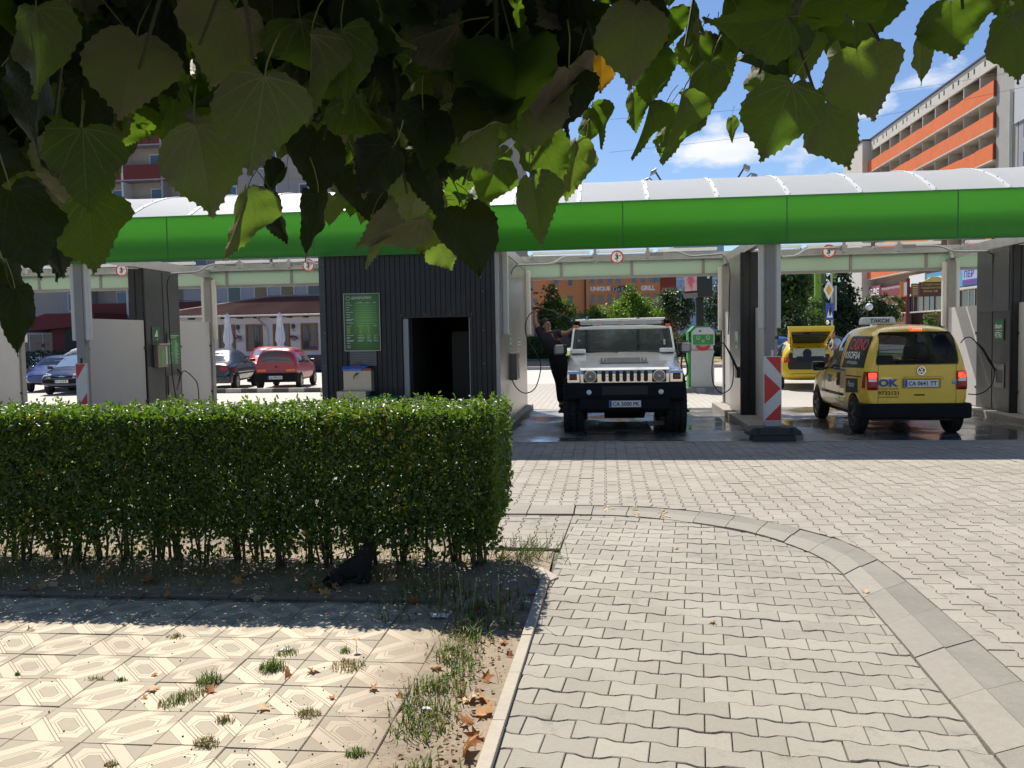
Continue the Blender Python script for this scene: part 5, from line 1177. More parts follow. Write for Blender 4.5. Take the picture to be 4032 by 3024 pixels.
def wheel(parent, x, y, r, w, rim_m, side_, spokes=5, rr_=.62):
    """tyre with shoulders and grooves, rim with spokes, hub; axle along x"""
    prof = [(-.5, rr_), (-.5, .90), (-.42, .985), (-.2, 1), (-.18, .97), (-.14, .97), (-.12, 1), (.12, 1), (.14, .97), (.18, .97), (.2, 1), (.42, .985), (.5, .90), (.5, rr_)]
    n = 28; mb = MB(); vs = [(p[0] * w, r * p[1] * math.cos(2 * math.pi * k / n), r * p[1] * math.sin(2 * math.pi * k / n)) for k in range(n) for p in prof]; L = len(prof)
    mb.add(vs, [(k * L + i, k * L + i + 1, ((k + 1) % n) * L + i + 1, ((k + 1) % n) * L + i) for k in range(n) for i in range(L - 1)])
    t_ = thing('wheel', None, None, (x, y, r)); t_.parent = parent
    mb.build('tyre', M_tyre, t_, smooth=35)
    s = side_; q = MB(); q.cyl((s * w * .30, 0, 0), (s * w * .36, 0, 0), r * rr_, n=28)
    for k in range(spokes):
        a = 2 * math.pi * k / spokes; d = Vector((0, math.cos(a), math.sin(a))); e = Vector((0, -math.sin(a), math.cos(a)))
        q.obox(Vector((s * w * .42, 0, 0)) + d * r * rr_ * .5, Vector((w * .05, 0, 0)), d * r * rr_ * .46, e * r * .07)
    q.cyl((s * w * .36, 0, 0), (s * w * .49, 0, 0), r * .16, n=16)
    q.ring((s * w * .36, 0, 0), Y, Z, r * rr_ * .90, r * rr_ * 1.02, s * w * .14, 28)
    q.build('rim', rim_m, t_, smooth=40); MB().cyl((-s * w * .3, 0, 0), (s * w * .30, 0, 0), r * rr_ * .98, n=20).build('brake_shadow', M_black, t_)
    return t_
def plate(parent, c, right, up, w, h, s, eu=True, nrm=None):
    """registration plate with a blue strip on its left"""
    c = Vector(c); right = Vector(right); up = Vector(up); n = right.cross(up)
    pl = MB().obox(c, right * w / 2, up * h / 2, n * .006).build('number_plate', M_pw, parent)
    MB().obox(c - right * (w / 2 - .022) + n * .004, right * .020, up * h * .47, n * .004).build('eu_strip', M_pblue, pl)
    MB().ring(c + n * .008, right, up, w / 2 * 1.0, w / 2 * 1.02, .001, 4, ratio=h / w) if 0 else None
    text(s, c - right * (w / 2 - .06) - up * h * .31 + n * .006, right, up, w - .085, h * .62, M_pb, pl, 'registration', .018, .0035, local=True)
    return pl
def std_car(name, label, cat, loc, rz, paint, st, L, wy, r=.29, ww=.19, win=None, group=None, rear=None, front=None, scale=1, belt=.9, cladding=None):
    c_ = thing(name, label, cat, loc, rz, group); c_.scale = (scale,) * 3
    body, bv = carbody(st, paint, c_)
    W_ = max(s[5] for s in st)
    for y in wy:
        for s, ax in ((-1, 'left'), (1, 'right')):
            n = 20; patch(bv, 'wheel_arch', M_black, body, [(y + (r + .05) * math.cos(2 * math.pi * k / n), r + (r + .045) * math.sin(2 * math.pi * k / n)) for k in range(n)], ax, .004, .2)
            wheel(c_, s * (W_ - ww / 2 + .012), y, r, ww, M_rimg, s)
    return c_, body, bv
# ---------------------------------------------------------------- white off-road car (facing us), washed by the man
M_wpaint = pm('white car paint', (.84, .83, .79), .22, var=.03, scale=2, coat=.8)
M_clad = pm('black cladding', (.013, .013, .013), .75, var=.3, scale=6, spec=.15)
hm = thing('off_road_car', 'big white off-road car with chrome grille facing out of the wash bay', 'car', (.33, 14.2, 0))
hb_ = .95
def loft(secs, m, name, parent, bev=0, smooth=None, **k):
    """skin closed outlines (same count) one after another"""
    n = len(secs[0]); vs = [p for s in secs for p in s]; fs = [(i * n + j, i * n + (j + 1) % n, (i + 1) * n + (j + 1) % n, (i + 1) * n + j) for i in range(len(secs) - 1) for j in range(n)] + [tuple(range(n)), tuple(reversed(range((len(secs) - 1) * n, len(secs) * n)))]
    return MB().add(vs, fs).build(name, m, parent, bev=bev, smooth=smooth, **k)
def sec(y, pts): return [(x, y, z) for x, z in pts] + [(-x, y, z) for x, z in pts[::-1]]
body = loft([sec(.10, [(.93, .80), (.94, 1.03), (.735, 1.085), (.30, 1.10)]), sec(.75, [(.96, .80), (.965, 1.11), (.86, 1.195), (.30, 1.205)]), sec(1.48, [(.97, .80), (.975, 1.20), (.955, 1.305), (.30, 1.325)]), sec(1.60, [(.97, .80), (.975, 1.22), (.96, 1.315), (.30, 1.33)])], M_wpaint, 'hood_and_fenders', hm, bev=.018, smooth=35)
loft([sec(1.60, [(.97, .62), (.975, 1.22), (.95, 1.31), (.3, 1.315)]), sec(4.5, [(.97, .62), (.975, 1.22), (.95, 1.31), (.3, 1.315)])], M_wpaint, 'body_tub', hm, bev=.015, smooth=35)
# cabin: pillars, roof, glass
PW0, PW1, zR0, zR1 = .965, .895, 1.31, 1.765
yb, yt, yr = 1.53, 1.86, 4.35
roof = loft([sec(yt - .02, [(PW1 + .01, zR1 - .03), (PW1 - .02, zR1 + .015), (.4, zR1 + .045)]), sec(yt + .5, [(PW1 + .02, zR1 - .03), (PW1 - .02, zR1 + .03), (.4, zR1 + .07)]), sec(yr, [(PW1, zR1 - .03), (PW1 - .02, zR1 + .03), (.4, zR1 + .06)])], M_wpaint, 'roof', hm, bev=.014, smooth=40)
for s in (-1, 1):
    def bar(n, p, q, a, b, m=M_wpaint): d = (Vector(q) - Vector(p)); c_ = (Vector(p) + Vector(q)) / 2; d2 = d / 2; u = d.cross(Vector((0, 1, 0))).normalized() if abs(d.normalized().y) < .9 else Vector((1, 0, 0)); v = d.cross(u).normalized(); return MB().obox(c_, d2, u * a, v * b).build(n, m, hm, bev=.008)
    bar('windscreen_pillar', (s * (PW0 - .03), yb, zR0 - .01), (s * (PW1 - .01), yt, zR1), .019, .03)
    bar('windscreen_seal', (s * (PW0 - .075), yb - .005, zR0), (s * (PW1 - .06), yt - .01, zR1 - .015), .020, .018, M_blackp)
    for y in (2.55, 3.5): bar('door_pillar', (s * (PW0 - .02), y, zR0), (s * (PW1 - .01), y, zR1), .03, .05, M_clad)
    bar('door_pillar', (s * (PW0 - .02), yr, zR0), (s * (PW1 - .01), yr - .05, zR1), .04, .06)
    for y0, y1 in ((1.80, 2.52), (2.6, 3.45), (3.56, 4.3)):
        MB().add([(s * (PW0 - .02), y0, zR0), (s * (PW0 - .02), y1, zR0), (s * (PW1 - .01), y1, zR1 - .03), (s * (PW1 - .01), y0 + (.2 if y0 < 2 else 0), zR1 - .03)], [(0, 1, 2, 3)]).build('side_window', M_glasst, hm)
    MB().box(s * .62 - .26, s * .62 + .26, 2.35, 2.5, .9, 1.50).box(s * .62 - .12 if s else 0, s * .62 + .12, 2.40, 2.48, 1.52, 1.66).build('seat', M_seat, hm, bev=.03)
    cb_ = MB().box(*sorted((s * .93, s * .66)), 1.34, 1.60, 1.315, 1.392).build('cowl_box', M_wpaint, hm, bev=.02)
    # box mirrors on arms
    mx_ = s * 1.14
    mi = MB().box(mx_ - .105, mx_ + .105, 1.60, 1.74, 1.29, 1.475).build('mirror', pm('mirror grey cap', (.34, .34, .35), .3, .6), hm, bev=.035)
    MB().box(mx_ + (.04 if s < 0 else -.13) , mx_ + (.13 if s < 0 else -.04), 1.60, 1.75, 1.285, 1.48).build('mirror_shell', M_blackp, mi, bev=.03)
    MB().tube([(s * .99, 1.72, 1.22), (s * 1.04, 1.70, 1.25), (mx_ - s * .03, 1.68, 1.30)], .025, 8).build('mirror_arm', M_blackp, mi)
MB().box(-.9, .9, 1.56, 1.85, 1.16, 1.30).box(-.55, -.2, 1.75, 1.9, 1.27, 1.36).build('dashboard', M_clad, hm, bev=.04)
MB().ring((.42, 1.98, 1.32), X, Vector((0, .35, 1)).normalized(), .17, .195, .02, 24).build('steering_wheel', M_blackp, hm)
MB().box(-.85, .85, 3.2, 3.35, .9, 1.52).build('rear_bench', M_seat, hm, bev=.04); MB().box(-.9, .9, 4.3, 4.38, .62, 1.32).build('tailgate', M_wpaint, hm, bev=.01)
MB().add([(-PW0 + .12, yr, zR0), (PW0 - .12, yr, zR0), (PW1 - .12, yr - .04, zR1 - .04), (-PW1 + .12, yr - .04, zR1 - .04)], [(0, 1, 2, 3)]).build('rear_window', M_glasst, hm)
gl_ = NT('wet windscreen'); p = gl_.co(); dr = gl_.ramp(gl_.noise(60, 3, p, .7), .66, .72); fog = gl_.math('MULTIPLY', gl_.ramp(gl_.noise(2.4, 4, p), .46, .68), .28)
g0 = gl_.bsdf(gl_.mix(fog, (.035, .05, .048), (.22, .24, .24)), .05, 0, gl_.bump(dr, .25, .002)); tr = gl_.n('ShaderNodeBsdfTransparent'); gl_.put(tr.inputs[0], (.50, .60, .57)); mxs = gl_.n('ShaderNodeMixShader'); gl_.put(mxs.inputs[0], gl_.math('SUBTRACT', .50, fog)); gl_.l(g0.outputs[0], mxs.inputs[1]); gl_.l(tr.outputs[0], mxs.inputs[2])
M_wscreen = gl_.done(mxs)
MB().add([(-PW0 + .06, yb - .01, zR0 + .01), (PW0 - .06, yb - .01, zR0 + .01), (PW1 - .05, yt - .012, zR1 - .01), (-PW1 + .05, yt - .012, zR1 - .01)], [(0, 1, 2, 3)]).build('windscreen', M_wscreen, hm)
ins = MB().obox((-.78, 1.57, 1.545), (.022, 0, 0), (0, .003, 0), (0, .005, .018)).build('windscreen_sticker', pm('sticker green', (.05, .45, .20), .5), hm); MB().obox((.76, 1.60, 1.50), (.016, 0, 0), (0, .003, 0), (0, .005, .05)).build('windscreen_sticker', pm('sticker pale', (.55, .60, .54), .5), hm)
for s, x0, x1 in ((1, -.55, -.12), (1, .15, .62)): MB().tube([(x1, 1.47, 1.335), ((x0 + x1) / 2, 1.49, 1.345), (x0 - .05, 1.51, 1.352)], .012, 6).tube([(x1, 1.47, 1.335), (x1 + .03, 1.43, 1.325)], .014, 6).build('wiper', M_blackp, hm)
for x in (-.42, -.0, .42):
    MB().ball((x, yt + .03, zR1 + .052), .055, .05, .022, 10, 6).build('roof_marker_lamp', pm('clear amber', (.50, .33, .22), .2), hm, smooth=80)
for x in (-.84, .84): MB().box(x - .048, x + .048, yt - .02, yt + .09, zR1 + .005, zR1 + .062).build('roof_marker_lamp', M_amberb, hm, bev=.012)
rk = MB().tube([(-.86, yt + .16, zR1 + .150), (.80, yt + .16, zR1 + .165)], .024, 10).build('roof_rack', M_chrome, hm, smooth=60)
for s in (-1, 1):
    MB().tube([(s * .83, yt + .16, zR1 + .13), (s * .83, 4.1, zR1 + .13)], .022, 8).build('rack_rail', M_blackp, rk); MB().box(s * .83 - .05, s * .83 + .05, yt + .13, yt + .22, zR1, zR1 + .14).build('rack_foot', M_clad, rk, bev=.01)
MB().prism([(yt + .18, zR1 + .075), (yt + .20, zR1 + .145), (yt + .5, zR1 + .10), (yt + .5, zR1 + .075)], 'x', -.76, .74).build('wind_deflector', pm('deflector', (.62, .63, .63), .25, .4), rk)
# hood vent
vt = MB().obox((.0, .62, 1.198), (.405, 0, 0), (0, .20, .032), (0, -.004, .014)).build('hood_vent', pm('vent grey', (.30, .28, .27), .4, .4), hm)
for k in range(7): MB().obox((0, .455 + k * .055, 1.185 + k * .0088), (.285, 0, 0), (0, .010, .002), (0, 0, .006)).build('vent_slat', pm('slat grey', (.23, .205, .20), .45, .3), vt)
for s in (-1, 1):
    MB().obox((s * .345, .62, 1.209), (.045, 0, 0), (0, .17, .0272), (0, 0, .005)).build('vent_hole', M_black, vt); MB().obox((s * .345, .62, 1.217), (.014, 0, 0), (0, .18, .029), (0, 0, .010)).build('vent_grip', pm('vent grey', (.30, .28, .27), .4, .4), vt); MB().obox((s * .345, .62, 1.215), (.048, 0, 0), (0, .02, .003), (0, 0, .007)).build('vent_grip', pm('vent grey', (.30, .28, .27), .4, .4), vt)
# chrome nose
M_nose = pm('nose chrome', (.85, .85, .84), .16, 1, var=.02)
gr_ = MB().prism([(-.006, .845), (-.022, 1.0), (-.012, 1.065), (.06, 1.10), (.12, 1.098), (.12, .845)], 'x', -.73, .73).build('grille', M_nose, hm, bev=.012)
for s in (-1, 1):
    cr_ = MB().prism([(.004, .85), (-.008, 1.0), (.006, 1.05), (.12, 1.06), (.12, .85)], 'x', *sorted((s * .735, s * .945))).build('corner_panel', M_nose, hm, bev=.014)
    MB().box(s * .845 - .066, s * .845 + .066, -.014, .04, .902, 1.008).build('signal_bezel', M_blackp, cr_, bev=.015); MB().box(s * .845 - .054, s * .845 + .054, -.020, .03, .914, .996).build('signal_lamp', pm('signal amber dark', (.20, .045, .01), .2), cr_, bev=.015)
    hl = MB().box(s * .56 - .118, s * .56 + .118, -.028, .05, .862, 1.058).build('headlight', M_blackp, hm, bev=.02)
    MB().cyl((s * .56, -.031, .962), (s * .56, -.005, .962), .092, n=28).build('lamp_bowl', M_refl, hl, smooth=30); MB().ring((s * .56, -.030, .962), X, Z, .090, .100, -.008, 28).build('chrome_ring', M_chrome, hl); MB().ball((s * .56, -.028, .962), .088, .020, .088, 20, 10).build('lamp_glass', glass('lamp glass', (.10, .11, .11), .05, .8, (.8, .82, .82)), hl, smooth=80); MB().ball((s * .56, -.04, .962), .022, .015, .03, 10, 6).build('bulb_shade', M_chrome, hl)
    fg = MB().cyl((s * .585, -.058, .702), (s * .585, -.02, .702), .058, n=24).build('fog_lamp', M_refl, hm, smooth=30); MB().ball((s * .585, -.056, .702), .045, .012, .045, 16, 8).build('fog_glass', M_lens, fg, smooth=80)
for k in range(7):
    x = (k - 3) * .115; gs = MB().prism(rrect(x - .034, x + .034, .872, 1.052, .03), 'y', -.0275, -.010).build('grille_slot', M_black, gr_)
for k in range(6):
    x = (k - 2.5) * .115; text('H', (x - .012, -.0235, .95), X, Z, .024, .02, M_clad, gr_, 'badge_letter', .0, .001, local=True)
# black bumper and underside
MB().prism([(-.06, .60), (-.06, .80), (-.02, .842), (.3, .842), (.3, .50), (.0, .55)], 'x', -.96, .96).build('bumper', M_clad, hm, bev=.02)
MB().prism([(-.10, .42), (-.10, .585), (-.06, .60), (.2, .60), (.2, .36), (-.02, .36)], 'x', -.735, .735).build('bumper_beam', M_clad, hm, bev=.02)
MB().box(-.37, .37, -.066, -.058, .66, .80).build('bumper_recess', M_black, hm); MB().prism([(.05, .36), (.5, .22), (.55, .22), (.55, .36)], 'x', -.34, .34).build('skid_plate', M_clad, hm, bev=.01)
for s in (-1, 1): MB().box(s * .50 - .02, s * .50 + .02, -.12, -.06, .60, .66).build('tow_hook', M_clad, hm, bev=.008)
MB().box(-.75, .75, .3, 4.2, .42, .64).build('chassis', M_black, hm); MB().cyl((-.7, .55, .42), (.7, .55, .42), .07).cyl((-.7, 3.67, .42), (.7, 3.67, .42), .07).ball((.1, .55, .40), .16, .14, .13).ball((0, 3.67, .38), .16, .16, .14).build('axles', M_black, hm)
plate(hm, (.0, -.118, .513), X, Z, .515, .105, 'CA 5000 PK')
for s in (-1, 1):
    for y in (.55, 3.67):
        w_ = wheel(hm, s * .855, y, .445, .335, M_chrome, s, 8, .55)
        mb = MB()
        for k in range(34):
            a = 2 * math.pi * k / 34; d = Vector((0, math.cos(a), math.sin(a))); e = Vector((0, -math.sin(a), math.cos(a)))
            for q, o_ in ((-.12, 0), (.0, .5), (.12, 0)):
                a2 = a + o_ * math.pi / 34; d2 = Vector((0, math.cos(a2), math.sin(a2))); e2 = Vector((0, -math.sin(a2), math.cos(a2))); mb.obox(Vector((q, 0, 0)) + d2 * .447, Vector((.045, 0, 0)), d2 * .010, e2 * .026)
        mb.build('tread_blocks', M_tyre, w_, kind='stuff')
        MB().prism([(y - .56, .60), (y - .50, .80), (y - .36, .93), (y + .36, .93), (y + .50, .80), (y + .56, .60), (y + .50, .60), (y + .44, .76), (y + .32, .88), (y - .32, .88), (y - .44, .76), (y - .50, .60)] if y > 1 else [(y - .44, .80), (y - .36, .93), (y + .36, .93), (y + .50, .80), (y + .56, .60), (y + .50, .60), (y + .44, .76), (y + .32, .88), (y - .32, .88), (y - .42, .78)], 'x', *sorted((s * .90, s * 1.0))).build('wheel_arch_flare', M_clad, hm, bev=.01)
    MB().box(*sorted((s * .90, s * 1.16)), 1.15, 3.05, .255, .29).build('running_board', M_clad, hm, bev=.01)
    for y in (1.3, 2.9): MB().tube([(s * .75, y, .5), (s * 1.0, y, .27)], .02, 6).build('step_bracket', M_clad, hm)
    MB().box(*sorted((s * .955, s * .985)), 1.62, 3.05, .62, .82).build('side_cladding', M_clad, hm, bev=.008)
    for y in (2.35, 3.2): MB().box(*sorted((s * .975, s * 1.0)), y, y + .14, 1.12, 1.16).build('door_handle', M_blackp, hm, bev=.006)
MB().ball((-.55, 1.3, .30), .035, .03, .06, 8, 6, jit=.2).build('water_splash', M_white, hm) if 0 else None

# ---------------------------------------------------------------- yellow taxi van, seen from behind
M_tyel = pm('taxi yellow paint', (.90, .58, .03), .28, var=.05, scale=1.5, coat=.6)
tx = thing('taxi_van', 'yellow taxi van with lit brake lights seen from behind in the right bay', 'van', (4.785, 13.78, 0))
st = [(.015, .42, .98, 1.60, .70, .735, .50, .02), (.07, .36, .98, 1.655, .755, .765, .54, .03), (.3, .30, .98, 1.70, .79, .795, .575, .03), (.9, .27, .98, 1.715, .80, .805, .59, .03), (1.5, .27, .96, 1.71, .80, .81, .595, .03), (1.85, .27, .955, 1.655, .80, .81, .585, .03), (2.2, .27, .95, 1.42, .80, .81, .58, .03), (2.55, .27, .94, 1.13, .80, .805, .60, .03), (2.72, .27, .92, 1.0, .80, .80, .64, .02), (3.15, .28, .85, .905, .79, .785, .62, .02), (3.45, .32, .74, .80, .75, .74, .56, .02), (3.60, .42, .60, .66, .62, .62, .48, .01)]
tb, tv = carbody(st, M_tyel, tx, 2)
# hollow it, then cut the window openings and wheel arches
inner = bpy.data.objects.new('inner', tb.data.copy()); C.objects.link(inner); inner.parent = tx
for v in inner.data.vertices: c0 = Vector((0, 1.7, .98)); v.co = Vector((v.co.x * .93, 1.75 + (v.co.y - 1.75) * .955, .98 + (v.co.z - .98) * .93 - .005))
cut = MB()
rw = [(x, z) for x, z in ((-.585, 1.115), (.585, 1.115), (.60, 1.15), (.545, 1.575), (.51, 1.61), (-.51, 1.61), (-.545, 1.575), (-.60, 1.15))]
cut.prism(rw, 'y', -.5, .55)
dw = [(1.42, 1.00), (2.38, .99), (2.10, 1.30), (1.86, 1.50), (1.78, 1.55), (1.46, 1.57)]
rq = [(.22, 1.04), (1.30, 1.02), (1.30, 1.56), (.34, 1.56)]
cut.prism(dw, 'x', -1.2, 1.2)
cutr = MB().prism(rq, 'x', .35, 1.2)
cutw = MB().prism([(-.62, 2.1), (.62, 2.1), (.56, 2.62), (-.56, 2.62)], 'z', .98, 3) if 0 else MB().add([(-.50, 1.93, 1.9), (.50, 1.93, 1.9), (.60, 2.56, 1.5), (-.60, 2.56, 1.5), (-.50, 1.93, 1.2), (.50, 1.93, 1.2), (.60, 2.56, .9), (-.60, 2.56, .9)], [(0, 1, 2, 3), (4, 7, 6, 5), (0, 4, 5, 1), (1, 5, 6, 2), (2, 6, 7, 3), (3, 7, 4, 0)])
arch = MB()
for y in (.55, 2.93):
    for s in (-1, 1): arch.cyl((s * .52, y, .30), (s * 1.2, y, .30), .345, n=32)
tools = [inner]
for q in (cut, cutr, cutw): o = q.build('cutter', M_tyel, tx); tools.append(o)
oa = arch.build('cutter', M_tyel, tx)
for o in (oa,) + tuple(tools):
    md = tb.modifiers.new('b', 'BOOLEAN'); md.operation = 'DIFFERENCE'; md.solver = 'EXACT'; md.object = o
me = bake(tb)
for o in tools + [oa]: bpy.data.objects.remove(o)
for p in me.polygons: p.use_smooth = True
me.set_sharp_from_angle(angle=R(35))
patch(tv, 'rear_window', glass('rear window', (.006, .010, .022), .02, .86, (.50, .60, .70)), tx, [(-.60, 1.10), (.60, 1.10), (.615, 1.15), (.555, 1.585), (.52, 1.62), (-.52, 1.62), (-.555, 1.585), (-.615, 1.15)], 'rear', .004, .2)
mb = MB()
for s, ax in ((-1, 'left'), (1, 'right')): patch(tv, 'door_window', M_glasst, tx, [(1.40, .985), (2.42, .975), (2.12, 1.31), (1.88, 1.51), (1.79, 1.565), (1.44, 1.585)], ax, .004, .2)
patch(tv, 'quarter_window', M_glasst, tx, [(.20, 1.03), (1.32, 1.01), (1.32, 1.57), (.33, 1.57)], 'right', .004, .2)
patch(tv, 'windscreen', glass('clear glass', (.02, .028, .027), .02, .9, (.85, .9, .88)), tx, [(-.52, 1.90), (.52, 1.90), (.62, 2.60), (-.62, 2.60)], 'top', .004, .2)
# interior
for s in (-1, 1):
    MB().prism([(1.35, .45), (1.75, .45), (1.72, .62), (1.50, .66), (1.42, 1.13), (1.28, 1.13)], 'x', s * .36 - .24, s * .36 + .24).box(s * .36 - .12, s * .36 + .12, 1.27, 1.37, 1.15, 1.36).build('front_seat', M_seat, tx, bev=.03)
MB().prism([(.55, .40), (1.0, .40), (.98, .60), (.70, .62), (.60, 1.08), (.48, 1.08)], 'x', -.62, .62).box(-.45, -.2, .47, .56, 1.09, 1.24).box(.2, .45, .47, .56, 1.09, 1.24).build('rear_bench', M_seat, tx, bev=.03)
MB().box(-.68, .68, 2.3, 2.62, .6, .96).build('dashboard', M_clad, tx, bev=.04); MB().box(-.68, .68, .1, 2.9, .30, .36).build('cabin_floor', M_clad, tx)
# graphics on the side window and doors
cas = [(.16, 1.055), (1.28, 1.025), (1.27, 1.06), (1.18, 1.53), (1.14, 1.55), (.24, 1.55), (.20, 1.52)]
cw = patch(tv, 'covered_window', pm('window film black', (.012, .012, .013), .25), tx, cas, 'left', .005, .15)
PL = (tv, Vector((1, 0, 0)))
text('CASINO', (-.9, 1.05, 1.33), -Y, Z, .80, .175, pm('print casino red', (.75, .10, .12), .5), tx, 'window_lettering', .006, .008, .15, PL, True)
text('SOFIA', (-.9, 1.08, 1.185), -Y, Z, .66, .115, M_pw, tx, 'window_lettering', .03, .008, .1, PL, True)
MB().add([], []) 
patch(tv, 'window_mark', M_pw, tx, [(1.12, 1.19), (1.19, 1.19), (1.17, 1.29), (1.11, 1.29)], 'left', .008)
text('ХОТЕЛ РАДИСЪН', (-.9, 1.03, 1.09), -Y, Z, .56, .055, M_pw, tx, 'window_lettering', .01, .008, 0, PL, True)
for k in range(24):
    y = 1.02 + k * .032
    for j in range(2): patch(tv, 'check_mark', M_pb if 1 else M_pw, tx, [(y + (j * .016), .965 + j * .022), (y + .016 + j * .016, .965 + j * .022), (y + .016 + j * .016, .987 + j * .022), (y + j * .016, .987 + j * .022)], 'left', .006, .3) if k % 1 == 0 else None
patch(tv, 'check_strip', M_pw, tx, [(1.0, .96), (1.82, .955), (1.82, 1.012), (1.0, 1.014)], 'left', .003)
patch(tv, 'bank_panel', M_pb, tx, [(.32, .66), (.95, .62), (.95, .86), (.36, .88)], 'left', .005, .12)
text('Fibank', (-.9, .83, .735), -Y, Z, .34, .09, M_pw, tx, 'door_lettering', .01, .008, .15, PL, True)
patch(tv, 'door_poster', M_pb, tx, [(1.30, .72), (1.52, .71), (1.52, .93), (1.30, .94)], 'left', .005)
patch(tv, 'door_poster', pm('poster peach', (.60, .35, .22), .5), tx, [(1.06, .68), (1.30, .68), (1.30, .94), (1.06, .94)], 'left', .0045)
text('OK', (-.9, 2.08, .74), -Y, Z, .26, .14, M_pblue, tx, 'door_lettering', .03, .007, .2, PL, True)
text('Citycards', (-.9, 1.62, .42), -Y, Z, .50, .06, pm('print grey', (.40, .36, .25), .6), tx, 'door_lettering', .0, .006, .1, PL, True)
for y0, y1 in ((1.12, 1.98), (2.02, 2.5)): patch(tv, 'rubbing_strip', M_blackp, tx, [(y0, .555), (y1, .55), (y1, .59), (y0, .595)], 'left', .012, thick=.016)
patch(tv, 'slide_rail', M_blackp, tx, [(.20, .905), (1.0, .895), (1.0, .915), (.20, .925)], 'left', .006)
for y0, y1, z0, z1 in ((1.345, 1.355, .34, 1.60), (.985, .995, .36, .95), (2.33, 2.34, .42, .96)): patch(tv, 'door_seam', M_black, tx, [(y0, z0), (y1, z0), (y1, z1), (y0, z1)], 'left', .002)
for y in (1.40, 1.60): patch(tv, 'door_handle', M_tyel, tx, rr(y, y + .12, .80, .835, .015), 'left', .022, thick=.025)
# rear: hatch seam, lamps, bumper, badges
for s in (-1, 1):
    a, b = sorted((s * .585, s * .735)); tl = patch(tv, 'tail_lamp', M_redl, tx, rr(a, b, .715, 1.00, .02), 'rear', .012, .06, thick=.02)
    patch(tv, 'lamp_segment', M_redlit, tl, rr(a + .015, b - .015, .90, .985, .015), 'rear', .026, .06); patch(tv, 'lamp_segment', M_lens, tl, rr(a + .015, b - .015, .845, .892, .01), 'rear', .026, .06)
    patch(tv, 'tail_lamp_side', M_redl, tx, [(.06, .74), (.17, .74), (.14, 1.0), (.06, 1.0)], 'left' if s < 0 else 'right', .006, .06)
    patch(tv, 'hatch_seam', M_black, tx, [(s * .575, .50), (s * .575 + .006, .50), (s * .575 + .006, 1.06), (s * .56 + .006, 1.60), (s * .56, 1.60), (s * .575, 1.06)], 'rear', .002)
bl = patch(tv, 'high_brake_lamp', M_redlit, tx, rr(-.09, .07, 1.635, 1.668, .012), 'rear', .012, .05, thick=.015)
for k in range(6): MB().ball((-.075 + k * .026, -.0, 1.652), .007, .01, .007, 8, 5).build('diode', em('lamp diode', (1, .25, .15), 3), bl)
bp_ = patch(tv, 'bumper_skin', M_clad, tx, [(-.70, .34), (.70, .34), (.74, .50), (-.74, .50)], 'rear', .03, .1)
MB().prism(rrect(-.82, .82, -.07, .45, .12, 6), 'z', .27, .505).build('rear_bumper', M_clad, tx, bev=.03, smooth=50)
plate(tx, (.055, -.026, .815), X, Z, .50, .108, 'CA 0641 TT')
patch(tv, 'hatch_handle', M_tyel, tx, rr(-.19, .38, .885, .915, .012), 'rear', .028, .1, thick=.03)
patch(tv, 'plate_recess', pm('taxi yellow shade', (.50, .32, .02), .4), tx, rr(-.22, .36, .735, .885, .02), 'rear', .003)
patch(tv, 'tow_slot', M_clad, tx, rr(-.04, .12, .625, .645, .008), 'rear', .004)
for nm, m_, r0, r1 in (('badge_disc', M_pblue if 0 else pm('badge blue black', (.02, .03, .06), .2), 0, .058),): 
    q = MB().cyl((.06, -.015, 1.01), (.06, .02, 1.01), .060, n=28).build(nm, m_, tx)
    MB().ring((.06, -.017, 1.01), X, Z, .052, .064, -.006, 32).build('badge_ring', M_chrome, q); 
    text('V', (.029, -.016, 1.012), X, Z, .062, .040, M_chrome, q, 'badge_letter', .006, .005, local=True); text('W', (.017, -.016, .968), X, Z, .086, .044, M_chrome, q, 'badge_letter', .004, .005, local=True)
RV = (tv, Vector((0, 1, 0)))
text('OK', (-.57, -.9, .765), X, Z, .30, .12, M_pblue, tx, 'hatch_lettering', .05, .008, 0, RV, True)
patch(tv, 'logo_dot', M_pr, tx, rr(-.425, -.405, .765, .785, .009), 'rear', .009)
text('СУПЕР ТРАНС', (-.57, -.9, .715), X, Z, .30, .030, pm('print maroon', (.25, .04, .06), .5), tx, 'hatch_lettering', .01, .007, 0, RV, True)
text('9732121', (-.57, -.9, .640), X, Z, .305, .058, M_pb, tx, 'hatch_lettering', .025, .007, 0, RV, True); text('www.oktaxi.net', (-.57, -.9, .595), X, Z, .30, .028, pm('print brown', (.20, .10, .02), .5), tx, 'hatch_lettering', .006, .007, 0, RV, True)
text('CADDY', (-.53, -.9, .888), X, Z, .16, .022, M_chrome, tx, 'model_badge', .006, .008, 0, RV, True)
patch(tv, 'permit_sticker', pm('print sky', (.10, .40, .62), .5), tx, rr(.52, .645, .795, .835, .003), 'rear', .007); patch(tv, 'permit_sticker', pm('print pale', (.55, .58, .45), .5), tx, rr(.52, .645, .838, .87, .003), 'rear', .007)
for s in (-1, 1):
    for y in (.55, 2.93): wheel(tx, s * .715, y, .298, .185, pm('steel rim', (.09, .09, .09), .5, .4), s, 5, .64)
    mrr = MB().box(*sorted((s * .82, s * 1.03)), 2.22, 2.36, .93, 1.10).build('door_mirror', M_blackp, tx, bev=.035); MB().box(*sorted((s * .83, s * 1.02)), 2.212, 2.222, .945, 1.085).build('mirror_glass', M_glassd, mrr, bev=.003); MB().box(*sorted((s * .77, s * .84)), 2.25, 2.34, .95, 1.0).build('mirror_arm', M_blackp, mrr)
MB().box(-.6, .6, .2, 3.2, .22, .34).cyl((.25, .05, .26), (.25, .8, .26), .03).build('underbody', M_black, tx)
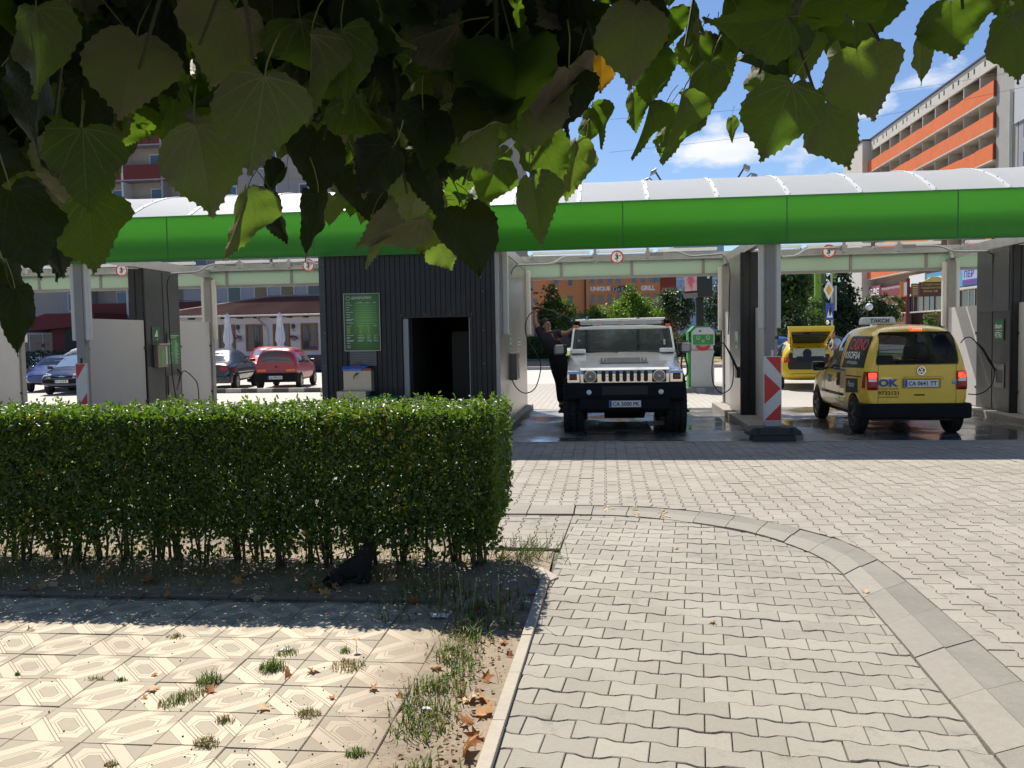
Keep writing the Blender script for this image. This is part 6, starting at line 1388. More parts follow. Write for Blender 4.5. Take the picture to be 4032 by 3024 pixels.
sg = MB().prism([(-.275, 1.745), (.285, 1.745), (.255, 1.865), (-.245, 1.865)], 'y', .92, 1.10).build('taxi_sign', pm('sign white plastic', (.70, .70, .68), .35), tx, bev=.03)
sg.location = (-.37, -.25, -.012); sg.rotation_euler = (0, 0, R(0))
text('ТАКСИ', (-.13, .918, 1.775), X, Z, .30, .062, M_pb, sg, 'sign_lettering', .03, .003, .12, None, True)
MB().tube([(-.32, .85, 1.74), (-.42, .80, 1.80), (-.56, .86, 1.73), (-.66, .86, 1.70)], .008, 6).build('sign_cable', M_blackp, tx)

# ---------------------------------------------------------------- second taxi, tailgate up
st2 = [(.02, .40, .86, 1.24, .66, .74, .52, .02), (.12, .32, .90, 1.36, .76, .80, .56, .03), (.6, .26, .92, 1.45, .80, .84, .60, .03), (1.5, .24, .90, 1.50, .80, .85, .62, .03), (2.2, .24, .89, 1.46, .80, .85, .61, .03), (2.8, .24, .88, 1.14, .80, .85, .62, .03), (3.1, .24, .87, .97, .80, .84, .68, .02), (3.7, .26, .78, .86, .79, .81, .64, .02), (4.05, .34, .62, .70, .68, .70, .52, .01)]
M_tyel2 = pm('taxi bright yellow', (.72, .50, .012), .3, var=.04, coat=.6)
t2, t2b, t2v = std_car('taxi_car', 'bright yellow taxi with its tailgate up, parked beyond the right bay', 'car', (5.66, 24.6, 0), R(-7), M_tyel2, st2, 4.05, (.62, 3.15), .30, .19, scale=.93)
patch(t2v, 'boot_opening', M_black, t2, [(-.56, .62), (.56, .62), (.60, .70), (.60, 1.0), (.50, 1.30), (-.50, 1.30), (-.60, 1.0), (-.60, .70)], 'rear', .006, .15)
MB().box(-.46, .46, -.012, -.004, .98, 1.25).build('far_window_light', pm('seen-through grey', (.38, .40, .36), .5), t2); MB().ball((-.05, -.012, 1.10), .13, .012, .14).box(-.35, .42, -.016, -.008, .86, 1.02).build('seat_backs', M_seat, t2)
for s, ax in ((-1, 'left'), (1, 'right')):
    patch(t2v, 'side_window', M_glassd, t2, [(.25, .98), (.95, .95), (.95, 1.36), (.62, 1.36)], ax, .012, .07); patch(t2v, 'side_window', M_glassd, t2, [(1.0, .95), (1.75, .94), (1.75, 1.40), (1.0, 1.38)], ax, .012, .07); patch(t2v, 'side_window', M_glassd, t2, [(1.8, .94), (2.75, .93), (2.2, 1.36), (1.8, 1.40)], ax, .012, .07)
    patch(t2v, 'tail_lamp', pm('tail lens bright', (.60, .02, .02), .15), t2, [(s * .56, .86), (s * .76, .80), (s * .78, .93), (s * .66, 1.0), (s * .56, .98)], 'rear', .012, .08)
patch(t2v, 'bumper_insert', M_clad, t2, [(-.55, .34), (.55, .34), (.65, .42), (.45, .50), (-.45, .50), (-.65, .42)], 'rear', .01, .15)
tg = MB().add([(-.58, .35, 1.40), (.58, .35, 1.40), (.66, -.52, 1.92), (-.66, -.52, 1.92), (-.64, -.62, 1.80), (.64, -.62, 1.80), (-.50, .33, 1.36), (.50, .33, 1.36)], [(0, 1, 2, 3), (3, 2, 5, 4), (4, 5, 7, 6), (6, 7, 1, 0), (0, 3, 4, 6), (1, 7, 5, 2)]).build('tailgate', M_tyel2, t2, bev=.03)
MB().add([(-.55, -.52, 1.735), (.55, -.52, 1.735), (.44, .20, 1.402), (-.44, .20, 1.402)], [(0, 1, 2, 3)]).build('tailgate_glass', M_glassd, tg)
for s in (-1, 1): MB().tube([(s * .52, .1, 1.22), (s * .56, -.25, 1.68)], .012, 6).build('gas_strut', M_blackp, tg)
MB().prism([(-.28, 1.52), (.28, 1.52), (.25, 1.60), (-.25, 1.60)], 'y', 1.1, 1.25).build('taxi_sign', pm('sign white plastic', (.70, .70, .68), .35), t2, bev=.02)

# ---------------------------------------------------------------- parked cars on the left lot
def saloon(k=1.0): return [(.02, .42, .78, .86, .66, .74, .56, .01), (.10, .34, .82, .92, .76, .80, .64, .02), (.62, .26, .86, .97, .79, .835, .66, .02), (.95, .24, .87, 1.18, .80, .84, .58, .03), (1.35, .24, .87, 1.38, .80, .84, .58, .03), (2.0, .24, .86, 1.41, .80, .84, .59, .03), (2.5, .24, .86, 1.33, .80, .84, .58, .03), (3.1, .24, .85, .98, .80, .83, .66, .02), (3.8, .26, .78, .86, .78, .80, .64, .02), (4.2, .36, .64, .72, .66, .70, .54, .01)]
def hatch(L=3.2, H=1.42): return [(.02, .42, .80, 1.10, .62, .69, .53, .01), (.08, .34, .82, 1.30, .68, .72, .52, .02), (.25, .26, .84, 1.39, .72, .74, .54, .03), (1.1, .24, .84, H, .73, .75, .56, .03), (1.75, .24, .83, H - .03, .73, .75, .555, .03), (2.35, .24, .82, 1.02, .73, .75, .58, .02), (2.55, .24, .81, .90, .73, .74, .62, .02), (2.95, .28, .74, .82, .71, .71, .58, .01), (3.2, .36, .60, .68, .60, .62, .48, .01)]
M_red = pm('faded red paint', (.30, .028, .045), .35, var=.12, scale=1.2, coat=.4)
rc, rb, rv = std_car('parked_car', 'small faded red hatchback seen from behind on the left lot', 'car', (-11.05, 28.0, -.012), R(7), M_red, hatch(), 3.2, (.48, 2.62), .27, .17, group='cars parked on the left lot')
patch(rv, 'rear_window', glass('pale window', (.10, .10, .095), .05), rc, [(-.52, .93), (.52, .93), (.47, 1.30), (-.47, 1.30)], 'rear', .006, .15)
for s, ax in ((-1, 'left'), (1, 'right')):
    patch(rv, 'side_window', M_glassd, rc, [(.30, .90), (1.0, .88), (1.0, 1.30), (.42, 1.30)], ax, .005, .2); patch(rv, 'side_window', glass('door glass pale', (.06, .075, .08), .03), rc, [(1.06, .88), (2.1, .86), (1.68, 1.27), (1.06, 1.31)], ax, .005, .2)
    patch(rv, 'tail_lamp', M_amberb if s > 0 else M_amberb, rc, rr(*sorted((s * .34, s * .64)), .60, .68, .015), 'rear', .01, .1); patch(rv, 'sill', M_clad, rc, [(.8, .26), (2.3, .26), (2.3, .34), (.8, .34)], ax, .006, .2)
    MB().box(*sorted((s * .74, s * .90)), 1.92, 2.0, .88, .98).build('door_mirror', M_blackp, rc, bev=.02)
    patch(rv, 'door_seam', M_black, rc, [(1.02, .34), (1.035, .34), (1.035, 1.32), (1.02, 1.32)], ax, .003)
MB().prism(rrect(-.73, .73, -.05, .35, .12, 5), 'z', .24, .55).build('rear_bumper', M_clad, rc, bev=.02); plate(rc, (-.02, -.065, .40), X, Z, .48, .11, 'CA 5943 HH'); MB().cyl((0, -.01, .76), (0, .03, .76), .03).build('badge_disc', M_pdg if 0 else M_clad, rc)
patch(rv, 'rear_wiper', M_blackp, rc, [(-.05, .93), (.20, .98), (.20, .99), (-.05, .945)], 'rear', .012)
M_dk = pm('dark slate paint', (.018, .024, .045), .25, var=.1, coat=.6)
dc, db, dv = std_car('parked_car', 'dark blue saloon partly hidden left of the red hatchback', 'car', (-13.15, 27.2, -.012), R(9), M_dk, saloon(), 4.2, (.75, 3.35), .29, .18, group='cars parked on the left lot')
patch(dv, 'rear_window', glass('pale window', (.10, .10, .095), .05), dc, [(-.5, .98), (.5, .98), (.45, 1.26), (-.45, 1.26)], 'rear', .006, .15)
for s, ax in ((-1, 'left'), (1, 'right')):
    for w_ in ([(1.0, .94), (1.25, .92), (1.25, 1.26), (1.16, 1.24)], [(1.30, .92), (1.95, .90), (1.95, 1.32), (1.36, 1.31)], [(2.0, .90), (2.85, .89), (2.42, 1.27), (2.0, 1.32)]): patch(dv, 'side_window', M_glassd if ax == 'left' else glass('door glass blue', (.05, .065, .08), .03), dc, w_, ax, .005, .2)
    patch(dv, 'tail_lamp', M_redl, dc, rr(*sorted((s * .45, s * .72)), .70, .82, .02), 'rear', .01, .1)
    for y in (1.97,): patch(dv, 'door_seam', M_black, dc, [(y, .32), (y + .015, .32), (y + .015, 1.33), (y, 1.33)], ax, .003)
    patch(dv, 'rubbing_strip', M_clad, dc, [(.95, .52), (3.0, .51), (3.0, .56), (.95, .57)], ax, .008, .2)
    MB().box(*sorted((s * .83, s * 1.0)), 2.55, 2.64, .92, 1.02).build('door_mirror', M_blackp, dc, bev=.02)
MB().prism(rrect(-.80, .80, -.05, .4, .12, 5), 'z', .26, .50).build('rear_bumper', M_dk, dc, bev=.02); plate(dc, (0, -.065, .66), X, Z, .48, .11, 'CA 3172 KA') if 0 else None
def face_front(cx, v, st_L, paint_glass=M_glassd, lamp=((.48, .74), (.60, .76)), grille=((-.42, .42), (.55, .64)), ws=None):
    patch(v, 'windscreen', paint_glass, cx, ws, 'top', .006, .2)
    for s in (-1, 1): patch(v, 'headlight', M_lens, cx, [(s * lamp[0][0], lamp[1][0]), (s * lamp[0][1], lamp[1][0] + .04), (s * lamp[0][1], lamp[1][1] + .05), (s * lamp[0][0], lamp[1][1])], 'front', .012, .1)
    patch(v, 'grille', M_clad, cx, rr(*grille[0], *grille[1], .02), 'front', .01, .1)
M_nv = pm('navy paint', (.010, .014, .055), .22, var=.08, coat=.7); M_bl = pm('blue paint', (.012, .035, .17), .25, var=.08, coat=.7)
mpv = [(.02, .40, .86, 1.24, .66, .74, .52, .02), (.12, .32, .90, 1.45, .76, .80, .56, .03), (.7, .26, .92, 1.57, .80, .84, .60, .03), (1.8, .24, .90, 1.60, .80, .85, .62, .03), (2.3, .24, .89, 1.52, .80, .85, .61, .03), (3.2, .24, .88, 1.05, .80, .85, .66, .03), (3.4, .24, .86, .97, .80, .84, .68, .02), (3.9, .26, .78, .88, .79, .81, .64, .02), (4.2, .34, .62, .74, .70, .74, .56, .01)]
cc, cb2, cv = std_car('parked_car', 'dark blue people carrier facing us beside the left marker post', 'car', (-18.25, 29.6, -.012), R(180 + 12), M_nv, mpv, 4.2, (.7, 3.4), .30, .19, group='cars parked on the left lot', scale=.86)
face_front(cc, cv, 4.2, glass('sky glass', (.20, .27, .38), .03), ((.40, .76), (.64, .80)), ((-.40, .40), (.66, .73)), [(-.52, 2.36), (.52, 2.36), (.64, 3.24), (-.64, 3.24)])
for q in (.70, .735):
    for s in (-1, 1): patch(cv, 'badge_chevron', M_chrome, cc, [(0, q + .035), (s * .06, q - .005), (s * .06, q - .022), (0, q + .015)], 'front', .02)
for s in (-1, 1): patch(cv, 'chrome_strip', M_chrome, cc, [(s * .06, .70), (s * .38, .735), (s * .38, .75), (s * .06, .718)], 'front', .016)
patch(cv, 'lower_bumper', M_clad, cc, rr(-.74, .74, .34, .60, .05), 'front', .006, .12)
plate(cc, (.0, 4.245, .52), -X, Z, .50, .11, 'PA 1818 BT')
for s, ax in ((-1, 'left'), (1, 'right')):
    for w_ in ([(.6, .98), (1.4, .96), (1.4, 1.46), (.75, 1.46)], [(1.46, .96), (2.2, .95), (2.2, 1.46), (1.46, 1.48)], [(2.25, .95), (3.1, .94), (2.5, 1.38), (2.25, 1.44)]): patch(cv, 'side_window', M_glassd, cc, w_, ax, .005, .2)
    MB().box(*sorted((s * .84, s * 1.02)), 2.85, 2.95, .96, 1.08).build('door_mirror', M_blackp, cc, bev=.02)
bc, bb, bv2 = std_car('parked_car', 'bright blue hatchback at the left edge, beside the dark blue people carrier', 'car', (-20.4, 31.0, -.012), R(180 + 20), M_bl, [tuple([s[0] * 1.22] + list(s[1:4]) + [x * 1.1 for x in s[4:7]] + [s[7]]) for s in hatch()], 3.9, (.6, 3.2), .29, .18, group='cars parked on the left lot', scale=.88)
for s, ax in ((-1, 'left'), (1, 'right')):
    for w_ in ([(.36, .92), (1.15, .89), (1.15, 1.30), (.5, 1.30)], [(1.2, .89), (2.45, .88), (2.0, 1.27), (1.2, 1.32)]): patch(bv2, 'side_window', glass('seen-through glass', (.16, .19, .21), .03), bc, w_, ax, .005, .2)
    MB().box(*sorted((s * .84, s * 1.02)), 2.25, 2.35, .90, 1.02).build('door_mirror', M_nv, bc, bev=.02); patch(bv2, 'door_seam', M_black, bc, [(1.17, .34), (1.185, .34), (1.185, 1.32), (1.17, 1.32)], ax, .003)
patch(bv2, 'windscreen', M_glassd, bc, [(-.52, 2.2), (.52, 2.2), (.58, 2.82), (-.58, 2.82)], 'top', .006, .2)
M_wv = pm('van white', (.60, .60, .59), .35, var=.04)
vanst = [(.02, .42, .95, 1.65, .74, .78, .62, .02), (.1, .34, .95, 1.72, .80, .82, .66, .03), (1.6, .28, .95, 1.76, .82, .84, .68, .03), (2.2, .28, .94, 1.66, .82, .84, .66, .03), (2.9, .28, .93, 1.12, .82, .84, .66, .03), (3.3, .28, .88, .98, .80, .82, .66, .02), (3.9, .34, .72, .80, .74, .76, .58, .01)]
wv, wb_, wvv = std_car('parked_van', 'small white van behind the blue cars on the left lot', 'van', (-25.2, 42.5, -.25), R(120), M_wv, vanst, 3.9, (.7, 3.2), .30, .18)
patch(wvv, 'windscreen', M_glassd, wv, [(-.56, 2.28), (.56, 2.28), (.64, 2.95), (-.64, 2.95)], 'top', .006, .2)
for ax in ('left', 'right'):
    patch(wvv, 'side_window', M_glassd, wv, [(2.0, 1.0), (2.9, .98), (2.45, 1.42), (2.0, 1.46)], ax, .005, .2); text('S', (-.0, .0, .0), X, Z, .01, .01, M_pb, wv, 'x') if 0 else None
r2, r2b, r2v = std_car('parked_car', 'bright red car facing us behind the dark saloon', 'car', (-15.0, 37.4, -.012), R(180 + 20), pm('bright red paint', (.55, .03, .03), .25, coat=.7), saloon(), 4.2, (.75, 3.35), .29, .18, group='cars parked on the left lot')
face_front(r2, r2v, 4.2, glass('sky glass', (.20, .27, .38), .03), ws=[(-.5, 2.45), (.5, 2.45), (.62, 3.05), (-.62, 3.05)])
# far cars glimpsed between the posts on the right
for (x, y, rz, m_, lab) in ((9.0, 43.0, 10, M_bl, 'blue car glimpsed left of the open taxi tailgate'), (9.4, 49.0, 12, pm('dark wine paint', (.06, .02, .03), .25, coat=.6), 'dark car roof behind the glimpsed blue car'), (14.9, 52.0, 84, M_dk, 'dark car behind the man at the open tailgate'), (15.0, 74.0, 80, M_wv, 'white car beyond the clipped hedge behind the vacuum machine')):
    c_, b_, v_ = std_car('parked_car', lab, 'car', (x, y, .0), R(rz), m_, saloon(), 4.2, (.75, 3.35), .29, .18, group='cars glimpsed on the right')
    patch(v_, 'rear_window', M_glassd, c_, [(-.5, .98), (.5, .98), (.45, 1.26), (-.45, 1.26)], 'rear', .006, .15)
    for s, ax in ((-1, 'left'), (1, 'right')):
        patch(v_, 'side_window', M_glassd, c_, [(1.1, .93), (1.95, .90), (1.95, 1.32), (1.36, 1.31)], ax, .005, .2); patch(v_, 'side_window', M_glassd, c_, [(2.0, .90), (2.85, .89), (2.42, 1.27), (2.0, 1.32)], ax, .005, .2); patch(v_, 'tail_lamp', pm('tail lens bright', (.60, .02, .02), .15), c_, rr(*sorted((s * .45, s * .72)), .66, .82, .02), 'rear', .01, .1)
# ================================================================== BACKGROUND BUILDINGS
def zb(x, y): return 650 + x / 2.592, 980 + y / 2.592
M_pane = glass('window pane', (.05, .065, .085), .06)
M_paneb = glass('blue window pane', (.07, .13, .22), .05)
M_tan = pm('tan curtain', (.30, .20, .10), .7, var=.2, scale=1)
def window(parent, x0, x1, z0, z1, y, fm, pm_, mull=1, d=.10, t_=.07):
    """recessed look: frame proud of the wall, pane behind it"""
    mb = MB().box(x0, x1, y - .03, y + .05, z0, z0 + t_).box(x0, x1, y - .03, y + .05, z1 - t_, z1).box(x0, x0 + t_, y - .03, y + .05, z0 + t_, z1 - t_).box(x1 - t_, x1, y - .03, y + .05, z0 + t_, z1 - t_)
    for k in range(mull): x = x0 + (x1 - x0) * (k + 1) / (mull + 1); mb.box(x - t_ / 2, x + t_ / 2, y - .025, y + .04, z0 + t_, z1 - t_)
    f = mb.build('window', fm, parent, False); MB().box(x0 + t_ * .6, x1 - t_ * .6, y + .0, y + .02, z0 + t_ * .6, z1 - t_ * .6).build('pane', pm_, f, False)
    return f
# ---- big apartment block, left
ab = thing('apartment_block', 'grey panel apartment block with maroon balconies behind the leaves', 'building', (-30, 65, 0))
M_panel = pm('panel concrete lilac', (.34, .31, .32), .9, var=.1, scale=.5, dirt=((.25, .23, .22), .5)); M_panel2 = pm('panel pinkish', (.37, .32, .29), .9, var=.1, scale=.4); M_mar = pm('maroon parapet', (.16, .03, .028), .8, var=.15, scale=2, dirt=((.10, .03, .03), .5))
M_frame = pm('window frame white', (.60, .60, .58), .6)
SH = 2.68; Zf = [.75 + SH * k for k in range(9)]
MB().box(-62, -6.7, 65.35, 77, -.1, 24.6).build('wall', M_panel2, ab, False)
random.seed(4); cols = []
x = -60
while x < -7.2: cols.append(x); x += 3.25
for ci, x in enumerate(cols):
    for k, z in enumerate(Zf):
        bal = -39 < x + 1.6 < -31.5 or -56 < x + 1.6 < -50
        vis = (z > 8 or x > -46)
        if not vis: continue
        x1 = min(x + 3.25, -6.7)
        if bal:
            MB().box(x, x1, 64.2, 64.32, z + 2.9, z + 4.02).build('balcony_parapet', M_mar, ab, False); MB().box(x, x1, 64.2, 65.35, z + 2.80, z + 2.895).build('balcony_slab', M_panel, ab, False)
            MB().box(x - .08, x + .08, 64.15, 65.35, z + 2.9, z + 5.4).build('balcony_divider', M_frame if ci % 2 else M_panel, ab, False)
            window(ab, x + 1.7, x + 2.9, z + 3.6, z + 5.0, 65.3, M_frame, M_paneb, 0)
        else:
            MB().box(x + .01, x1 - .01, 65.2, 65.35, z + .01 + 2.67, z + 2 * SH - .01).build('facade_panel', M_panel if (ci + k) % 3 else M_panel2, ab, False)
            if x1 - x > 2.5: window(ab, x + .85, x + 2.35, z + 3.5, z + 4.95, 65.17, M_frame, random.choice([M_pane, M_paneb, M_pane, M_tan]), 1)
for xx in range(6):                                # wide tan windows of the floor just over the tiled roof
    x = -32.4 + xx * 2.15; window(ab, x + .9, x + 2.05, 4.35, 5.95, 64.9, M_frame, M_tan if xx % 3 != 1 else M_pane, 0, t_=.09)
MB().box(-33, -19, 64.95, 65.3, 3.0, 4.30).build('green_wall_band', pm('peeling green paint', (.035, .09, .03), .9, var=.3, scale=.6, dirt=((.40, .40, .38), .8)), ab, False)
MB().box(-33, -19, 64.96, 65.25, 4.31, 6.1).build('white_panel', pm('panel white lilac', (.42, .40, .42), .85), ab, False)
MB().prism([(-43.2, 3.2), (-41.0, 3.9), (-37.2, 3.9), (-37.2, 3.0), (-43.2, 2.6)], 'y', 59.5, 64).build('entrance_awning', M_mar, ab, False)
MB().box(-41.0, -37.0, 60.2, 65, -.1, 3.0).build('entrance_wall', M_mar, ab, False); MB().box(-39.9, -37.3, 60.1, 60.19, -.1, 2.75).build('entrance_opening', M_black, ab, False)
MB().box(-47, -41.5, 62.5, 65, -.1, 2.9).build('shop_front', pm('shop wall', (.22, .16, .15), .8), ab, False)
window(ab, -45.5, -42.2, .9, 2.5, 62.45, M_frame, M_pane, 2); bd = MB().box(-43.4, -41.6, 60.9, 60.95, -.25, .75).build('notice_board', M_pw, ab, False)
text('4', at(*z4(275, 668), 60.85), X, Z, .35, .42, M_pb, bd, 'board_numeral', .02); text('ЛИНИЯ', at(*z4(238, 648), 60.85), X, Z, 1.1, .24, M_pr, bd, 'board_lettering', .02)
MB().cyl((-44.6, 40, -.1), (-44.6 + .5, 40, 9), .08).build('x', M_blackp) if 0 else None
# ---- tiled restaurant
rs = thing('restaurant', 'low white restaurant with brown tiled roof and wooden windows', 'building', (-18.5, 45, 0))
MB().box(-24.2, -9.5, 45, 52, .0, 3.1).build('wall', pm('white render', (.56, .55, .58), .9, var=.06, scale=.8, dirt=((.45, .42, .40), .3)), rs, False)
M_stone = pm('rubble plinth', (.10, .085, .075), .95, var=.5, scale=3, bump=1, bscale=6)
MB().box(-24.25, -9.4, 44.9, 45, .0, .82).build('plinth', M_stone, rs, False)
M_rooft = pm('roof tiles brown', (.13, .05, .04), .85, var=.35, scale=2.5, dirt=((.07, .04, .035), .6))
mb = MB(); vs = []; nx, ny = 300, 26
def roof_h(x, y): e = 3.02 + (y - 44.3) * .205; hipx = 3.02 + (x + 25.0) * .235; return min(e, hipx)
for i in range(nx + 1):
    for j in range(ny + 1):
        for s in (0, 1):
            x = -25.0 + 16.2 * i / nx; y = 44.3 + 5.9 * (j + s * .98) / (ny + 1); vs.append((x, y, roof_h(x, y) + .035 * abs(math.sin(x * math.pi / .22)) + (.0 if s else .045)))
w = 2 * (ny + 1); fs = [(i * w + j, (i + 1) * w + j, (i + 1) * w + j + 1, i * w + j + 1) for i in range(nx) for j in range(w - 1)]
o = mb.add(vs, fs).build('roof_tiles', M_rooft, rs, False, kind='stuff')
MB().prism([(44.3, 2.96), (50.2, 4.2), (50.2, 3.0), (45, 2.9)], 'x', -20.2, -8.8).build('roof_deck', M_rooft, rs, False)
MB().tube([(-25.0, 44.9, 3.08), (-22.4, 47.6, 3.68), (-19.95, 50.1, 4.28)], .09, 6).tube([(-19.95, 50.1, 4.28), (-8.8, 50.1, 4.28)], .09, 6).build('ridge_tiles', pm('ridge mortar', (.30, .24, .21), .9, var=.4, scale=4), rs, False)
MB().tube([(-25.0, 44.22, 2.98), (-8.8, 44.22, 2.98)], .06, 6).tube([(-18.4, 44.25, 2.95), (-18.4, 44.35, 2.8), (-18.2, 44.8, 2.45), (-18.15, 44.9, 2.2), (-18.15, 44.9, .9)], .05, 6).build('gutter', M_steel, rs, False)
for k in range(16): MB().box(-24.2 + k * .92, -24.1 + k * .92, 44.35, 45, 2.84, 2.94).build('rafter_end', pm('rafter wood', (.06, .035, .02), .8), rs, False)
M_wood = pm('window wood', (.20, .085, .025), .6, var=.2, scale=6)
for k, x in enumerate((-22.45, -20.93, -19.38, -17.84, -16.28, -14.75, -13.2)):
    f = MB().box(x, x + .10, 44.93, 45.02, 1.07, 2.53).box(x + .84, x + .94, 44.93, 45.02, 1.07, 2.53).box(x + .10, x + .84, 44.93, 45.02, 2.43, 2.53).box(x + .10, x + .84, 44.93, 45.02, 1.07, 1.17).build('window', M_wood, rs, False)
    MB().box(x + .45, x + .49, 44.95, 45.0, 1.17, 2.43).box(x + .10, x + .45, 44.955, 44.995, 1.58, 1.61).box(x + .49, x + .84, 44.955, 44.995, 1.58, 1.61).box(x + .10, x + .45, 44.955, 44.995, 2.0, 2.03).box(x + .49, x + .84, 44.955, 44.995, 2.0, 2.03).build('muntins', M_wood, f, False)
    MB().box(x + .09, x + .85, 44.97, 44.99, 1.16, 2.44).build('pane', M_pane, f, False)
for k, x in enumerate((-19.72, -16.62)):
    l = thing('wall_lantern', ('left' if k == 0 else 'right') + ' black wall lantern between two wooden restaurant windows', 'lantern', (x, 44.9, 2.2), 0, 'wall lanterns')
    MB().prism([(x - .06, 2.25), (x + .06, 2.25), (x + .085, 2.42), (x - .085, 2.42)], 'y', 44.68, 44.82).prism([(x - .10, 2.42), (x + .10, 2.42), (x + .02, 2.52), (x - .02, 2.52)], 'y', 44.66, 44.84).tube([(x, 44.75, 2.25), (x, 44.75, 2.15), (x, 44.99, 2.12)], .02, 6).build('lantern_body', M_blackp, l, False)
    f = thing('flower_basket', ('left' if k == 0 else 'right') + ' hanging basket of dark pink flowers on the restaurant wall', 'flower basket', (x, 44.85, 1.75), 0, 'flower baskets')
    MB().ball((x, 44.82, 1.70), .16, .12, .10, 10, 6).build('basket', pm('basket', (.35, .30, .26), .8), f, False)
    mb = MB(); 
    for q in range(26): mb.ball((x + random.gauss(0, .13), 44.8 + random.gauss(0, .06), 1.80 + random.gauss(0, .06)), random.uniform(.02, .045), nu=5, nv=4)
    mb.build('flowers', pm('petals', (.14, .03, .06), .7, var=.5, scale=14), f, False, kind='stuff')
for k, x in enumerate((-19.5, -16.68)):
    u = thing('folded_parasol', ('left' if k == 0 else 'right') + ' folded white parasol in front of the restaurant', 'parasol', (x, 43, 0), 0, 'folded parasols')
    MB().cyl((x, 43, 0), (x, 43, 3.0), .03, n=8).build('pole', M_alu, u, False)
    mb = MB(); prof = [(3.08, .02), (2.95, .10), (2.66, .17), (2.62, .13), (2.3, .15), (1.9, .20), (1.65, .21), (1.45, .13), (1.25, .19), (1.02, .24)]; n = 20; vs = []
    for i, (z, r) in enumerate(prof):
        for j in range(n): a = 2 * math.pi * j / n; q = r * (1 + (.22 if j % 2 else -.15) * (1 if i > 2 else .2) + .1 * noise.noise(Vector((j * .8, i * .9, x)))); vs.append((x + q * math.cos(a), 43 + q * math.sin(a), z + (.04 * math.sin(j * 2.1) if i == len(prof) - 1 else 0)))
    mb.add(vs, [(i * n + j, i * n + (j + 1) % n, (i + 1) * n + (j + 1) % n, (i + 1) * n + j) for i in range(len(prof) - 1) for j in range(n)]).build('folded_cloth', pm('parasol cloth', (.58, .58, .66), .85, var=.06), u, False, smooth=60)
# black and white kerb before the parked cars
bwk = MB().box(-13.6, -6.0, 26.25, 26.26, -.02, .0).build('striped_kerb', M_conc, kind='structure')
for k in range(14): MB().box(-13.6 + k * .52, -13.6 + (k + 1) * .52 - .006, 26.22, 26.45, -.04, .125).build('kerbstone', pm('kerb whitewash', (.42, .39, .35), .9, var=.15, scale=5) if k % 2 else pm('kerb black paint', (.10, .095, .09), .9, var=.3, scale=5), bwk, bev=.01)
# ---- orange restaurant building, straight ahead
og = thing('orange_building', 'orange three storey building lettered UNIQUE and GRILL', 'building', (0, 125, 0))
M_or = pm('orange render', (.54, .235, .10), .9, var=.07, scale=.3); M_ortrim = pm('ochre trim', (.48, .26, .09), .85)
MB().box(-11.2, -2.55, 125.6, 138, .0, 12.4).build('wall', M_or, og, False); MB().box(-2.5, 8.1, 125, 138, .0, 12.4).build('wall', M_or, og, False)
MB().box(-11.25, -2.6, 125.45, 125.6, .0, 4.75).box(-2.5, 8.1, 124.85, 125, .0, 4.75).build('dark_plinth', pm('plinth grey', (.075, .075, .08), .8), og, False); MB().cyl((-2.62, 125.2, 0), (-2.62, 125.2, 12), .13).build('downpipe', pm('pipe dark', (.06, .03, .02), .6), og, False)
def owin(x, z0, z1, y=125, w=.62): MB().box(x - .09, x + w + .09, y - .05, y, z0 - .09, z1 + .09).build('window_trim', M_ortrim, og, False); MB().box(x, x + w, y - .07, y - .051, z0, z1).build('window', M_paneb if z0 > 8 else glass('dim blue pane', (.09, .12, .15), .06), og, False)
for x in (-1.93, -.72, .58, 1.82, 4.05, 5.33, 6.6, 7.35): owin(x, 8.98, 10.2); 
for x in (-1.93, -.72, .58, 1.82, 3.0, 4.95, 6.0, 7.2): owin(x, 6.0, 7.4)
for x in (-7.2, -5.15): owin(x, 8.85, 10.1, 125.6)
owin(-5.1, 5.95, 7.35, 125.6, .60); owin(-10.2, 6.4, 7.0, 125.6, .55); MB().box(-10.3, -9.5, 125.5, 125.6, 7.75, 7.95).build('vent_slot', M_clad, og, False)
for s_, x0, w in (('UNIQUE', -1.86, 2.85), ('GRILL', 5.35, 2.0)): text(s_, (x0, 124.98, 7.83), X, Z, w, .74, M_pw, og, 'sign_letters', .06, .06)
lg = MB(); n = 32; lg.prism([(3.05 + 1.85 * math.cos(2 * math.pi * k / n), 8.12 + .58 * math.sin(2 * math.pi * k / n)) for k in range(n)], 'y', 124.88, 124.99); lg = lg.build('oval_sign', pm('oval sign black', (.02, .022, .028), .4), og, False)
MB().ring((3.05, 124.87, 8.12), X, Z, 1.62, 1.72, .02, 40, 0, .30).build('oval_line', M_pw, lg, False); text('La S', (1.75, 124.87, 7.92), X, Z, 1.1, .46, M_pw, lg, 'sign_script', .0, .02, .25)
MB().box(8.13, 10.35, 124.9, 138, .0, 11.6).build('red_wing', pm('brick red cladding', (.27, .055, .035), .8), og, False)
for k in range(9): MB().box(8.2, 10.3, 124.84, 124.9, 8.45 + k * .22, 8.56 + k * .22).build('louvre', pm('louvre red', (.20, .04, .028), .7), og, False)
for k, (x0, x1, z) in enumerate(((8.35, 10.0, 7.95), (8.2, 9.6, 7.65))):
    for q in range(9): MB().box(x0 + (x1 - x0) * q / 9, x0 + (x1 - x0) * (q + .72) / 9, 124.86, 124.89, z + (q % 3) * .03, z + .17 + (q % 2) * .05).build('red_wing_lettering', pm('faded lettering', (.42, .30, .27), .7), og, False)
